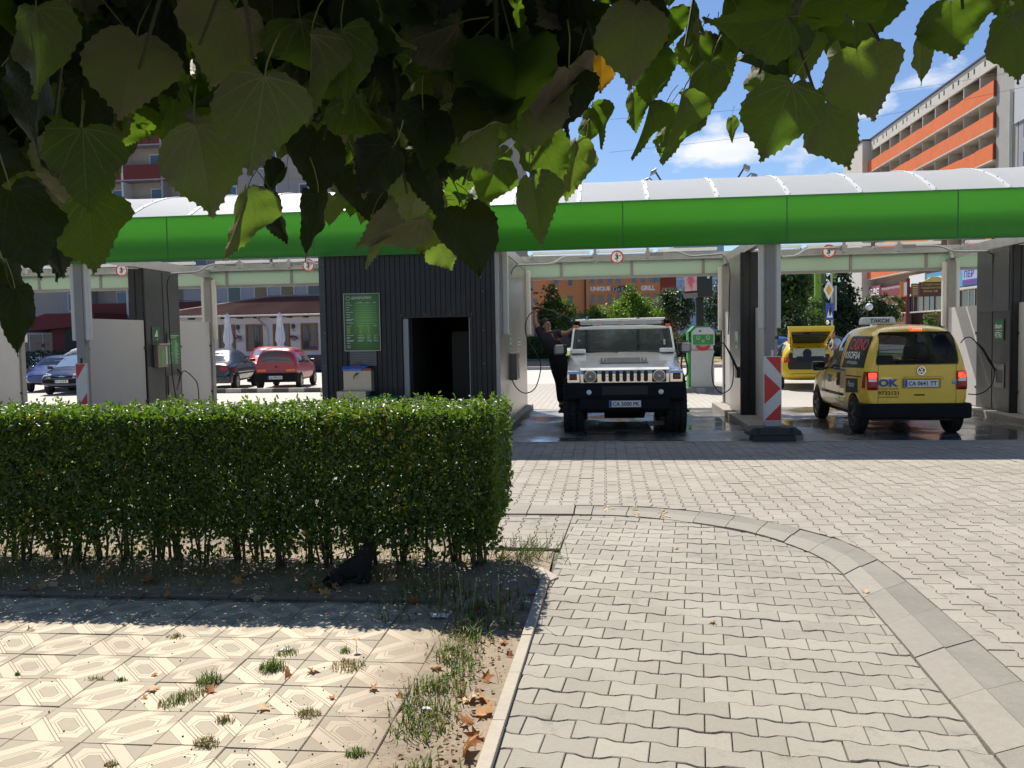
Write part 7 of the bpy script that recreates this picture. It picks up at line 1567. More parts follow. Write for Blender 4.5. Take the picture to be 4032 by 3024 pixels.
gb_ = thing('grey_building', 'grey house corner left of the orange building behind the kiosk', 'building', (-13, 108, 0)); MB().box(-17, -9.55, 108, 118, 0, 12).build('wall', M_panel, gb_, False); MB().prism([(-10.4, 7.2), (-8.9, 7.6), (-8.9, 7.4), (-10.4, 6.9)], 'y', 107.2, 109).box(-9.9, -9.1, 107.3, 108, 5.5, 7.0).build('bay_roof', pm('bay dark', (.08, .04, .03), .8), gb_, False)
for z in (5.2, 8.0): window(gb_, -11.0, -10.2, z, z + 1.4, 107.95, M_frame, M_pane, 0)
bt = thing('glass_tower', 'pale blue glass office tower far behind the vacuum machine', 'building', (24, 220, 0)); MB().box(17.6, 30, 220, 235, 0, 31).build('glass_wall', pm('tower glass', (.20, .32, .48), .25, .2, var=.2, scale=.3), bt, False)
for k in range(11): MB().box(17.6, 30, 219.9, 220, 1 + k * 2.8, 1.5 + k * 2.8).build('floor_band', pm('tower band', (.34, .42, .52), .5), bt, False)
for k in range(7): MB().box(17.6 + k * 2, 17.75 + k * 2, 219.85, 219.9, 0, 31).build('mullion', pm('tower band', (.34, .42, .52), .5), bt, False)
# ---- long dormitory block on the right: facade along x=36
dm = thing('dormitory_block', 'long concrete dormitory block with orange balcony bands on the right', 'building', (36, 100, 0))
M_c = pm('raw concrete', (.60, .565, .50), .9, var=.12, scale=.35, dirt=((.26, .24, .21), .5)); M_c2 = pm('raw concrete grey', (.36, .345, .315), .9, var=.12, scale=.4); M_ob = pm('orange balcony panel', (.74, .16, .035), .8, var=.13, scale=.8, dirt=((.55, .22, .11), .4))
Xf = 36; BAY = 3.72; Y0, NB = 84.2, 10
MB().box(Xf + 1.45, Xf + 14, Y0, 121.6, .0, 27.0).build('wall', M_c2, dm, False)
for k in range(NB):
    y0, y1 = Y0 + k * BAY, Y0 + (k + 1) * BAY
    pa = MB().box(Xf, Xf + .25, y0 + .015, y1 - .015, 25.65, 27.15).build('roof_parapet', M_c, dm, False)
    for q in (.32, .68): MB().box(Xf - .02, Xf, y0 + BAY * q - .13, y0 + BAY * q + .13, 26.25, 26.75).build('vent_hole', M_black, pa, False)
    for f in range(8):
        zt = 24.25 - f * 2.86; zbm = zt - 1.42
        if zt < 8: continue
        yy1 = y1 if k < NB - 1 else y1 + .9
        if f < 6: MB().box(Xf - .30, Xf - .20, y0 + .012, yy1 - .012, zbm, zt + random.gauss(0, .02)).build('balcony_panel', M_ob, dm, False)
        MB().box(Xf + .05, Xf + 1.45, y0 - .08, y0 + .08, zbm + .15, zt + 1.6).build('balcony_divider', M_c, dm, False)
        if (k * 7 + f * 3) % 5 < 3: MB().box(Xf + 1.38, Xf + 1.45, y0 + .5, y0 + 2.0, zt - 1.1, zt + .95).build('balcony_window', random.choice([M_pane, M_pane, M_c2, M_paneb]), dm, False)
        if (k * 5 + f) % 3 == 0: MB().box(Xf + 1.36, Xf + 1.45, y0 + 2.2, y0 + 3.5, zt - 1.2, zt + 1.2).build('balcony_infill', pm('infill panel', (.42, .41, .40), .8) if f != 2 else pm('infill pink', (.45, .37, .39), .8), dm, False)
for f in range(8):
    zt = 24.25 - f * 2.86
    if zt > 6.5: MB().box(Xf - .30, Xf + 1.45, Y0, 122.2, zt - 1.40 - .16, zt - 1.42 + .06 if f >= 6 else zt - 1.43).build('balcony_slab', M_c, dm, False); MB().box(Xf - .30, Xf + .1, Y0 - .10, Y0 - .0, zt - 1.42, zt).build('balcony_end', pm('orange balcony end', (.25, .045, .018), .8, var=.3), dm, False) if f < 6 else None
MB().box(Xf - .05, Xf + 14, 83.9 - 4, Y0 - .12, .0, 27.2).build('gable_pier', M_c2, dm, False); MB().box(Xf - .12, Xf + 14, 79.8, 122, 27.2, 27.35).build('roof_edge', pm('roof felt blue', (.07, .07, .12), .7), dm, False)
MB().cyl((Xf - .2, 81, 8), (Xf - .2, 81, 22.5), .12).build('downpipe', M_lampbody, dm, False)
bn = MB().box(Xf - .15, Xf - .06, 74, 80.4, 19.4, 26).build('banner', pm('banner grey white', (.50, .50, .53), .7), dm, False); MB().box(Xf - .05, Xf + 14, 66, 79.75, 0, 27.2).build('side_wing', pm('wing grey', (.33, .33, .36), .9), dm, False)
for k in range(3):
    for f in range(3): MB().box(Xf - .10, Xf - .04, 70 + k * 3.4, 72 + k * 3.4, 12.2 + f * 2.86, 13.8 + f * 2.86).build('wing_window', M_pane, dm, False)
MB().box(Xf - 1.0, Xf + 3, 121.9, 131, 0, 27.1).build('stair_tower', M_c, dm, False); MB().box(Xf - 1.1, Xf + 4, 121.7, 131.1, 27.1, 27.3).build('tower_roof', pm('roof felt blue', (.07, .07, .12), .7), dm, False)
# shop floor under it
sh = thing('shop_row', 'row of shops with blue and red signboards under the dormitory block', 'building', (35, 100, 0))
MB().box(Xf - 1.0, Xf + 1.4, 70, 122, -.05, 3.45).build('terrace_wall', pm('terrace brown', (.20, .085, .05), .85, var=.15), sh, False); MB().box(Xf - 1.4, Xf + 1.4, 70, 124, 3.46, 3.62).build('terrace_slab', M_c, sh, False)
MB().box(Xf + .6, Xf + 1.4, 70, 121.5, 3.63, 8.5).build('shop_wall', pm('shop wall beige', (.34, .25, .18), .8, var=.2, scale=.5), sh, False)
for k in range(14):
    y = 72 + k * 3.5; f = MB().box(Xf + .5, Xf + .59, y, y + 2.9, 3.7, 5.8).build('shop_window', glass('shop glass', (.04, .05, .06), .05), sh, False); MB().box(Xf + .45, Xf + .5, y + 1.4, y + 1.48, 3.7, 5.8).box(Xf + .45, Xf + .5, y, y + .08, 3.7, 5.8).build('shop_frame', M_frame if k % 2 else pm('frame blue', (.05, .16, .32), .5), f, False)
def sgn(y0, y1, z0, z1, m, lab, cat='shop sign', d=.2, x=Xf - .1):
    s = thing('shop_sign', lab, cat, (x, (y0 + y1) / 2, z0)); box('signboard', m, s, x - d / 2, x + d / 2, y0, y1, z0, z1); return s, x - d / 2 - .01
M_sky = pm('sign sky blue', (.10, .32, .55), .5)
s, xf = sgn(87.2, 93.2, 5.85, 7.65, M_sky, 'sky blue shop sign beside the right cabinet'); MB().box(xf - .03, xf, 87.3, 90.7, 6.45, 7.5).build('sign_panel', pm('sign pale lilac', (.40, .42, .60), .5), s, False); text('ПЕР', (xf - .035, 90.3, 6.65), -Y, Z, 2.3, .72, M_pblue, s, 'sign_lettering', .03); MB().box(xf - .03, xf, 87.3, 90.7, 5.9, 6.42).build('sign_panel', M_pblue, s, False); text('УСЛУГИ', (xf - .035, 90.2, 6.0), -Y, Z, 2.2, .34, M_pr, s, 'sign_lettering', .02)
s, xf = sgn(95.6, 100.4, 5.85, 7.75, M_sky, 'pale blue shop sign seen just left of the far post'); text('ПЕР', (xf - .0, 100.0, 6.1), -Y, Z, 4.0, 1.2, M_pw, s, 'sign_lettering', .05)
s, xf = sgn(101, 106, 6.6, 7.9, M_pw, 'white shop sign above the brown direction board')
s, xf = sgn(107.6, 116.4, 5.7, 7.1, pm('sign dark red', (.22, .012, .02), .5), 'long dark red shop sign left of the brown direction board'); MB().box(xf - .3, xf + .3, 107.7, 114, 3.7, 5.68).build('shopfront_panel', pm('shopfront red', (.20, .02, .025), .6), s, False); text('ПРЕНОСИМИ КОМПЮТРИ', (xf, 115.8, 6.72), -Y, Z, 7.4, .24, M_pw, s, 'sign_lettering', .01)
s, xf = sgn(116.6, 121.4, 5.75, 7.45, pm('sign wine', (.28, .04, .09), .5), 'wine red shop sign ending in G.BG'); text('G.BG', (xf - .03, 121.0, 6.2), -Y, Z, 4.0, .95, M_pw, s, 'sign_lettering', .04); MB().box(xf - .02, xf, 116.7, 121.3, 5.4, 5.74).build('sign_strip', M_pw, s, False)
stp = thing('outdoor_stairs', 'stone steps with pale handrails rising to the shop terrace', 'stairs', (34, 106, 0))
for k in range(9): MB().box(Xf - 2.6, Xf - 1.05, 109.6 - k * .78 - .8, 109.6 - k * .78, -.05, 1.7 + k * .21).build('step', pm('step stone', (.40, .30, .24), .85), stp, False)
MB().prism([(109.5, -.05), (109.5, 1.5), (102.6, 3.4), (98.5, 3.4), (98.5, -.05)], 'x', Xf - 2.85, Xf - 2.62).build('stair_cheek', pm('stair brown', (.17, .075, .045), .85), stp, False)
for q in (0, .45): MB().tube([(Xf - 2.7, 112, 2.3 + q), (Xf - 2.7, 102, 4.6 + q)], .05, 6).build('handrail', pm('rail pale green', (.35, .45, .33), .5), stp, False)
lf = thing('lime_frame', 'lime green steel frame structure between the dark trees', 'building', (18, 80, 0))
for x0, x1, z0, z1 in ((15.6, 20.4, 7.3, 8.1), (18.9, 19.4, 3.0, 7.3), (15.6, 18.9, 4.2, 4.7), (15.0, 15.5, 0, 8.1), (20.4, 20.9, 0, 8.1)): box('frame_beam', pm('lime paint', (.25, .42, .04), .6), lf, x0, x1, 79.8, 80.2, z0, z1)
box('back_wall', pm('shade wall', (.12, .13, .11), .8), lf, 15.6, 20.4, 82, 82.3, 0, 7)

# ================================================================== TREES AND SHRUBS
def cloud_tree(name, label, x, y, blobs, trunk, m, n, L, group=None, zground=-.03, trunk_r=.08, flowers=None, cat='tree'):
    t_ = thing(name, label, cat, (x, y, zground), 0, group); mb = MB(); tn = []
    tot = sum(b[3] * b[4] * b[5] for b in blobs)
    for (bx, by, bz, rx, ry, rz) in blobs:
        k = int(n * (rx * ry * rz) / tot)
        subs = []
        for _ in range(max(6, k // 28)):
            d = rdir(); q = random.random() ** .33; subs.append(Vector((x + bx + d.x * rx * q, y + by + d.y * ry * q, bz + d.z * rz * q)))
        for i in range(k):
            c_ = random.choice(subs); p = c_ + Vector((random.gauss(0, rx * .16), random.gauss(0, ry * .16), random.gauss(0, rz * .13)))
            nrm = (p - Vector((x + bx, y + by, bz))); nrm = Vector((nrm.x / rx, nrm.y / ry, nrm.z / rz + .4)); nrm = (nrm.normalized() + rdir() * .8).normalized(); d = rdir(-.35); d = (d - nrm * d.dot(nrm)).normalized()
            l = L * random.uniform(.7, 1.3); simple_leaf(mb, tn, p, d, nrm, l, l * .62, random.random() * .95)
    o = mb.build('crown', m, t_, False, kind='stuff'); tone(o.data, tn)
    if trunk:
        tm = MB(); tm.tube([(x, y, zground), (x + .03, y, zground + (trunk - zground) * .5), (x + random.gauss(0, .05), y, trunk), (blobs[0][0] + x, y + blobs[0][1], blobs[0][2])], [trunk_r, trunk_r * .8, trunk_r * .65, trunk_r * .3], 8)
        for q in range(6): b = random.choice(blobs); d = rdir(.5); tm.tube([(x, y, trunk * .95), Vector((x + b[0] * .6, y + b[1] * .6, trunk + .3)), Vector((x + b[0] + d.x * b[3] * .7, y + b[1] + d.y * b[4] * .7, b[2] + d.z * b[5] * .5))], [trunk_r * .5, trunk_r * .35, .01], 5)
        tm.build('trunk', M_bark, t_, False, smooth=80)
    if flowers:
        fm = MB()
        for i in range(flowers[1]): b = random.choice(blobs); d = rdir(.1); fm.ball((x + b[0] + d.x * b[3], y + b[1] + d.y * b[4], b[2] + d.z * b[5]), flowers[2], nu=6, nv=4)
        fm.build('blossoms', flowers[0], t_, False, kind='stuff')
    return t_
random.seed(33)
M_lt1 = leaf_material('tree leaf mid', (.025, .055, .012), (.06, .11, .02), (.12, .25, .02), .3, .5); M_lt2 = leaf_material('tree leaf bright', (.05, .10, .012), (.11, .19, .02), (.22, .40, .02), .35, .5); M_lt3 = leaf_material('conifer leaf', (.010, .028, .010), (.03, .06, .015), (.03, .08, .01), .2, .6); M_lt4 = leaf_material('tree leaf dark', (.012, .030, .010), (.035, .065, .016), (.06, .13, .015), .25, .5)
cloud_tree('round_tree', 'loose dark green tree in front of the orange wall behind the man', -4.0, 70, [(0, 0, 3.2, 1.6, 1.4, 1.6), (-.3, 0, 4.6, .7, .7, 1.2), (.9, 0, 3.4, .8, .8, 1.0)], 1.3, M_lt1, 2600, .26, trunk_r=.09)
cloud_tree('shrub', 'white flowering shrub behind the arm of the man', -1.6, 58, [(0, 0, 1.9, 1.2, .9, .8), (.6, 0, 2.2, .6, .6, .6)], .6, M_lt4, 700, .20, flowers=(M_pw, 26, .10), cat='shrub')
cloud_tree('globe_tree', 'low bright green globe tree left of the taller one over the white roof', .25, 60, [(0, 0, 2.85, 1.55, 1.4, 1.0), (-.6, -.2, 2.5, 1.0, 1.0, .7), (.7, 0, 2.5, 1.0, 1.0, .7)], 1.6, M_lt2, 2200, .24, trunk_r=.07)
cloud_tree('round_tree', 'bright green taller tree half covering the oval sign', 2.2, 68, [(0, 0, 3.8, 1.4, 1.3, 1.0), (-.1, 0, 4.7, .8, .8, .8), (1.3, 0, 3.0, 1.1, 1.1, .8)], 1.8, M_lt2, 2600, .25, trunk_r=.09)
cloud_tree('shrub', 'pale feathery shrub behind the roof of the white off-road car', 5.4, 90, [(0, 0, 4.6, 2.2, 1.5, .9), (-2.0, 0, 4.8, 1.4, 1.2, .8)], 2.5, leaf_material('pale leaf', (.10, .13, .06), (.16, .20, .09), (.2, .3, .1), .3, .6), 1500, .3, cat='shrub')
cloud_tree('globe_tree', 'round dark green tree left of the red totem sign', 4.35, 52, [(0, 0, 3.0, 1.15, 1.1, 1.2), (.6, 0, 3.4, .8, .8, .9), (-.4, 0, 3.6, .8, .8, .8)], 1.5, M_lt4, 2300, .20, trunk_r=.06)
cloud_tree('globe_tree', 'round dark green tree right of the red totem sign', 7.2, 54, [(0, 0, 3.0, 1.2, 1.1, 1.5), (.3, 0, 4.2, .9, .8, .9)], 1.4, M_lt4, 2000, .20, trunk_r=.06)
cloud_tree('shrub', 'grey green shrub with dry stems under the round tree', 3.6, 56, [(0, 0, 1.3, 1.2, .9, .8), (-1.2, 0, 1.6, .8, .8, .9)], .5, leaf_material('grey leaf', (.10, .12, .06), (.18, .20, .11), (.2, .25, .1), .3, .6), 900, .18, cat='shrub')
cloud_tree('broad_tree', 'large dark tree behind the open taxi tailgate', 13.0, 62, [(0, 0, 4.4, 1.4, 1.3, 2.4), (-1.0, 0, 3.4, 1.1, 1.1, 1.8), (.4, 0, 5.8, 1.0, 1.0, 1.4), (-1.4, 1, 5.6, 1.1, 1.1, 1.6)], 1.5, M_lt1, 4200, .34, trunk_r=.2)
cloud_tree('conifer', 'small pointed conifer left of the priority road sign', 11.6, 54, [(0, 0, 1.6, .9, .8, 1.3), (0, 0, 2.8, .5, .5, .9)], .3, M_lt3, 1500, .20)
cloud_tree('conifer', 'small bright conifer just left of the road sign post', 13.0, 55, [(0, 0, 1.5, .7, .7, 1.3), (0, 0, 2.9, .45, .4, 1.0)], .3, M_lt1, 1100, .18)
cloud_tree('conifer', 'tall dark thuja behind the taxi roof sign', 15.0, 56, [(0, 0, 1.7, 1.2, 1.1, 1.8), (-.1, 0, 3.3, .95, .9, 1.4), (-.2, 0, 4.5, .55, .5, 1.1), (-.75, 0, 4.0, .45, .45, 1.4), (-.2, 0, 5.6, .22, .22, .6)], .4, M_lt3, 5200, .26, trunk_r=.14)
cloud_tree('shrub', 'rounded shrub between the thuja and the wine red shop sign', 18.9, 62, [(0, 0, 3.5, .7, .7, .8), (-.9, 0, 2.8, .9, .8, 1.0), (.7, 0, 2.9, .6, .6, .6)], 1.2, M_lt4, 1700, .24, cat='shrub')
cloud_tree('shrub', 'light green shrub beside the shop steps', 23.8, 78, [(0, 0, 2.8, 1.7, 1.2, 1.4), (1.4, 0, 3.4, 1.0, 1.0, 1.1)], .6, M_lt1, 1700, .28, cat='shrub')
cloud_tree('shrub', 'pale shrub at the foot of the terrace right of the steps', 30.6, 84, [(0, 0, 2.0, .9, .8, 1.2)], .4, M_lt1, 500, .26, cat='shrub')
# clipped hedge along the lawn
ch = thing('clipped_hedge', 'low clipped hedge across the lawn behind the cars', 'hedge', (2, 60, .5)); mb = MB(); tn = []
for k in range(5200):
    x = random.uniform(-5.5, 10.5)
    if -3.5 < x < -2.2: continue
    f = random.random()
    if f < .55: p = Vector((x, 59.5 + random.gauss(0, .05), random.uniform(.4, 1.5))); n_ = (Vector((0, -1, .3)) + rdir() * .6).normalized()
    else: p = Vector((x, random.uniform(59.5, 60.6), 1.5 + random.gauss(0, .04))); n_ = (Vector((0, 0, 1)) + rdir() * .6).normalized()
    d = rdir(.2); d = (d - n_ * d.dot(n_)).normalized(); simple_leaf(mb, tn, p, d, n_, .2, .13, random.random() * .9)
o = mb.build('hedge_foliage', M_lt1, ch, False, kind='stuff'); tone(o.data, tn)
for x0, x1 in ((-5.45, -3.5), (-2.2, 10.45)): box('hedge_core', M_lt4 if 0 else pm('hedge core', (.012, .02, .008), .95), ch, x0, x1, 59.6, 60.5, .05, 1.42)
lo_ = thing('clipped_hedge', 'dark clipped hedge behind the parked cars on the left', 'hedge', (-18, 42, 0)); mb = MB(); tn = []
for k in range(1500):
    p = Vector((random.uniform(-24.5, -17.8), 52 + random.gauss(0, .05) , random.uniform(.1, 1.2))); n_ = (Vector((0, -1, .3)) + rdir() * .6).normalized(); d = rdir(.2); d = (d - n_ * d.dot(n_)).normalized(); simple_leaf(mb, tn, p, d, n_, .16, .1, random.random() * .9)
lo_.location = (-30, 52, 0); o = mb.build('hedge_foliage', M_lt4, lo_, False, kind='stuff'); o.location.x -= 16; tone(o.data, tn)

# ================================================================== STREET FURNITURE ON THE RIGHT
sp = thing('road_sign_post', 'post with priority road diamond above a blue pedestrian crossing sign', 'road sign', (9.7, 38, 0))
MB().cyl((9.72, 38, -.05), (9.66, 38.0, 4.45), .045, n=10).build('post', M_steel, sp, False)
def dia(c, r): return [(c[0], c[1] - r), (c[0] + r * .5, c[1]), (c[0], c[1] + r), (c[0] - r * .5, c[1])]
q = MB().prism(dia((9.53, 3.37), .42), 'y', 37.88, 37.91).build('priority_sign', M_pw, sp, False); MB().prism(dia((9.53, 3.37), .24), 'y', 37.86, 37.879).build('yellow_diamond', pm('print amber', (.75, .38, .02), .4), q, False)
q = MB().box(9.42, 9.72, 37.88, 37.91, 2.10, 2.82).build('crossing_sign', M_pblue, sp, False); MB().prism([(9.45, 2.20), (9.69, 2.20), (9.57, 2.74)], 'y', 37.86, 37.879).build('white_triangle', M_pw, q, False)
MB().prism([(9.56, 2.28), (9.60, 2.28), (9.64, 2.52), (9.60, 2.66), (9.55, 2.66), (9.53, 2.48)], 'y', 37.845, 37.859).ball((9.58, 37.85, 2.71), .035, .006, .035, 8, 6).build('walker_figure', M_pb, q, False)
MB().box(9.80, 9.86, 37.9, 38.3, 2.5, 3.55).build('side_sign', M_alu, sp, False)
ys_ = thing('yield_sign', 'grey back of a triangular give way sign on a thin post', 'road sign', (16.8, 60, 0)); MB().prism([(16.35 - .38, 3.16), (17.2 + .42, 3.2), (16.82, 2.2)], 'y', 59.9, 59.93).build('sign_back', pm('sign back grey', (.30, .32, .34), .5, .3), ys_, False); MB().cyl((16.8, 60, 0), (16.8, 60, 2.9), .05).build('post', M_steel, ys_, False)
gl = thing('globe_lamp', 'park lamp with two white globes above the taxi sign', 'lamp', (15.3, 52, 0)); MB().tube([(15.1, 52, 0), (15.1, 52, 1.9), (15.25, 52, 2.6), (15.33, 52, 2.85)], .04, 8).tube([(15.1, 52, 1.5), (15.5, 52, 1.55)], .03, 6).build('lamp_post', M_blackp, gl, False)
for p in ((15.36, 52, 2.98), (15.62, 52, 1.84)): MB().ball(p, .21, nu=16, nv=10).build('globe', pm('opal globe', (.75, .75, .74), .3), gl, False, smooth=80)
bd = thing('direction_board', 'brown direction board with yellow Cyrillic lettering on a dark red post', 'direction board', (18.55, 55, 0)); M_br = pm('board brown', (.10, .035, .022), .6); M_yl = pm('board yellow', (.62, .46, .12), .5)
box('post', pm('post dark red', (.13, .012, .012), .5), bd, 18.42, 18.62, 54.95, 55.1, 0, 4.75)
b1 = MB().box(19.15, 20.95, 54.9, 55, 3.62, 4.50).build('board', M_br, bd, False); MB().prism([(19.3, 4.50), (20.8, 4.50), (20.55, 4.62), (20.3, 4.80), (19.85, 4.80), (19.55, 4.62)], 'y', 54.9, 55).build('board_crest', M_yl, b1, False)
for s_, z, x0, w in (('СТУДЕНТСКО', 4.27, 19.25, 1.15), ('ОБЩЕЖИТИЕ', 4.07, 19.25, 1.15), ('Блок 58', 3.88, 19.4, .8)): text(s_, (x0, 54.88, z), X, Z, w, .13, M_yl, b1, 'board_lettering', .01, .01)
MB().prism([(20.6, 3.86), (20.8, 4.07), (20.6, 4.3)], 'y', 54.88, 54.895).build('arrow', M_yl, b1, False)
b2 = MB().box(18.66, 19.10, 54.8, 54.88, 3.62, 4.42).build('board', pm('board faded brown', (.22, .09, .06), .6), bd, False)
for k in range(5): MB().box(18.72, 19.02, 54.78, 54.795, 3.75 + k * .13, 3.80 + k * .13).build('lettering_line', M_yl, b2, False)
b3 = MB().box(18.0, 18.4, 54.8, 54.88, 3.64, 4.56).build('board', pm('board orange', (.65, .22, .04), .5), bd, False); MB().box(18.2, 18.38, 54.78, 54.795, 3.7, 4.5).build('white_mark', M_pw, b3, False)
# totem and vacuum machine
tt = thing('totem_sign', 'dark totem with a pink red advertising box on a square column', 'sign', (2.85, 25.6, 0))
M_tot = pm('totem grey green', (.018, .026, .024), .7); box('column', M_tot, tt, 2.68, 2.90, 25.5, 25.72, 0, 2.75, .01)
def rot2(p, a, c=(2.75, 25.5)): return (c[0] + (p[0] * math.cos(a) - p[1] * math.sin(a)), c[1] + p[0] * math.sin(a) + p[1] * math.cos(a))
a = R(38); pl = [rot2(p, a) for p in ((-.30, -.26), (.30, -.26), (.30, .26), (-.30, .26))]
MB().prism(pl, 'z', 2.68, 3.75).build('sign_box', M_tot, tt, False, .01)
t = NT('ad print'); nn = t.noise(3, 2); M_ad = t.done(t.bsdf(t.mix(t.ramp(nn, .45, .6), (.62, .10, .12), (.72, .40, .40)), .35))
MB().prism([rot2(p, a) for p in ((-.315, -.25), (-.302, -.25), (-.302, .25), (-.315, .25))], 'z', 2.86, 3.72).build('poster', M_ad, tt, False); MB().prism([rot2(p, a) for p in ((-.33, -.27), (-.302, -.27), (-.302, .27), (-.33, .27))], 'z', 2.66, 2.80).build('trim', pm('trim taupe', (.22, .17, .16), .5, .3), tt, False)
MB().box(2.95, 3.02, 25.12, 25.13, 3.2, 3.35).build('sticker', M_pw, tt, False)
vm = thing('vacuum_machine', 'white and green vacuum machine with a red smile on a striped base', 'vacuum machine', (2.68, 24.5, 0))
for k in range(6): MB().box(2.05 + k * .24, 2.05 + (k + 1) * .24 - .004, 24.1, 24.22, -.02, .13).build('base_kerb', pm('kerb whitewash', (.42, .39, .35), .9) if k % 2 == 0 else pm('kerb grey', (.26, .25, .24), .9), vm, False)
box('base', M_isl, vm, 2.05, 3.48, 24.225, 25.9, -.02, .12)
box('lower_body', pm('machine silver', (.50, .52, .50), .4, .2, var=.06, scale=2), vm, 2.40, 3.04, 24.28, 24.9, .125, 1.17, .02); box('side_panel', M_pg, vm, 2.33, 2.395, 24.3, 24.9, .125, 1.7, .01)
box('mouth_gap', M_clad, vm, 2.44, 3.0, 24.45, 24.85, 1.172, 1.30); box('grin_strip', pm('face white', (.6, .62, .6), .5), vm, 2.42, 3.02, 24.34, 24.44, 1.172, 1.295)
hd = MB().prism([(2.42, 1.30), (3.05, 1.30), (3.05, 1.68), (2.93, 1.80), (2.54, 1.80), (2.42, 1.68)], 'y', 24.28, 24.9).build('head_panel', pm('face white', (.6, .62, .6), .5), vm, False, .012)
MB().box(2.455, 3.015, 24.268, 24.279, 1.32, 1.60).build('face_green', M_pg, hd, False); MB().prism([(2.40, 1.68), (2.54, 1.805), (2.93, 1.805), (2.93, 1.84), (2.50, 1.84), (2.36, 1.70), (2.36, 1.3), (2.40, 1.3)], 'y', 24.3, 24.92).build('hood', M_pg, hd, False)
n = 14; arc = [(2.735 + .195 * math.cos(R(180 + 180 * k / n)), 1.30 + .15 * math.sin(R(180 + 180 * k / n))) for k in range(n + 1)] + [(2.735 + .12 * math.cos(R(360 - 180 * k / n)), 1.30 + .055 * math.sin(R(360 - 180 * k / n))) for k in range(n + 1)]
MB().prism(arc, 'y', 24.262, 24.278).build('smile', M_pr, vm, False)
for x in (2.60, 2.87): MB().ring((x, 24.264, 1.515), X, Z, .042, .056, -.006, 24).tube([(x, 24.262, 1.515), (x - .01, 24.262, 1.47), (x + .015, 24.262, 1.45)], .007, 5).build('eye_dial', pm('dial pale', (.45, .62, .50), .4), hd, False)
MB().cyl((2.735, 24.258, 1.42), (2.735, 24.28, 1.42), .045, n=18).build('coin_knob', pm('knob green', (.20, .42, .22), .4), hd, False); MB().cyl((2.65, 24.26, 1.70), (2.65, 24.28, 1.70), .028, n=16).build('emblem', M_pdg, hd, False)
def loops(side_, x): return [(x, 24.5, 1.45), (x + side_ * .12, 24.4, 1.2), (x + side_ * .2, 24.35, .75), (x + side_ * .12, 24.35, .45), (x + side_ * .02, 24.35, .6), (x + side_ * .1, 24.4, 1.0), (x + side_ * .25, 24.4, 1.2), (x + side_ * .32, 24.4, .9), (x + side_ * .22, 24.4, .35), (x + side_ * .05, 24.4, .3)]
hose('vacuum_hose', loops(-1, 2.34), .026, M_blackp, 'grey black vacuum hose looped on the left of the smiling machine', 'vacuum hoses'); hose('vacuum_hose', [(3.05, 24.6, 1.3), (3.3, 24.5, 1.25), (3.42, 24.4, .9), (3.5, 24.4, .72), (3.38, 24.4, .62), (3.33, 24.4, .3), (3.45, 24.4, .2), (3.55, 24.4, .35), (3.45, 24.4, .5), (3.35, 24.4, .45)], .026, M_blackp, 'dark vacuum hose knotted on the right of the smiling machine', 'vacuum hoses')
# cables across the sky and street
for k, (a_, b_) in enumerate((((at(2400, 600, 60)), at(4100, 328, 60)), (at(2400, 470, 62), at(4100, 265, 62)), (at(650, 1180, 58), at(2000, 1150, 58)))):
    pts = [a_.lerp(b_, s / 14) - Z * (1.0 * math.sin(math.pi * s / 14)) * .5 for s in range(15)]; MB().tube(pts, .010 if k < 2 else .022, 4).build('cable', M_blackp, label=('thin cable crossing the sky', 'upper thin cable crossing the sky', 'dark cable in front of the tan windows')[k], cat='cable')

# ================================================================== PEOPLE AND THE CAT
def skin_mesh(name, m, nodes, edges, parent=None, sub=2, root=0):
    me = bpy.data.meshes.new(name); me.from_pydata([n[0] for n in nodes], edges, []); me.materials.append(m); o = link(name, me, parent, False)
    o.modifiers.new('skin', 'SKIN'); sv = o.data.skin_vertices[0].data
    for i, n in enumerate(nodes):
        r = n[1]; sv[i].radius = r if isinstance(r, tuple) else (r, r); sv[i].use_root = i == root
    s = o.modifiers.new('s', 'SUBSURF'); s.levels = s.render_levels = sub
    me2 = bake(o)
    for p in me2.polygons: p.use_smooth = True
    if not me2.materials: me2.materials.append(m)
    return o
M_skin = pm('skin', (.36, .20, .13), .55, var=.08, scale=12); M_hair = pm('dark hair', (.018, .013, .010), .7, var=.3, scale=40); M_shirt = pm('dark navy shirt', (.022, .020, .032), .9, var=.2, scale=12); M_trous = pm('black trousers', (.012, .012, .014), .9, var=.2)
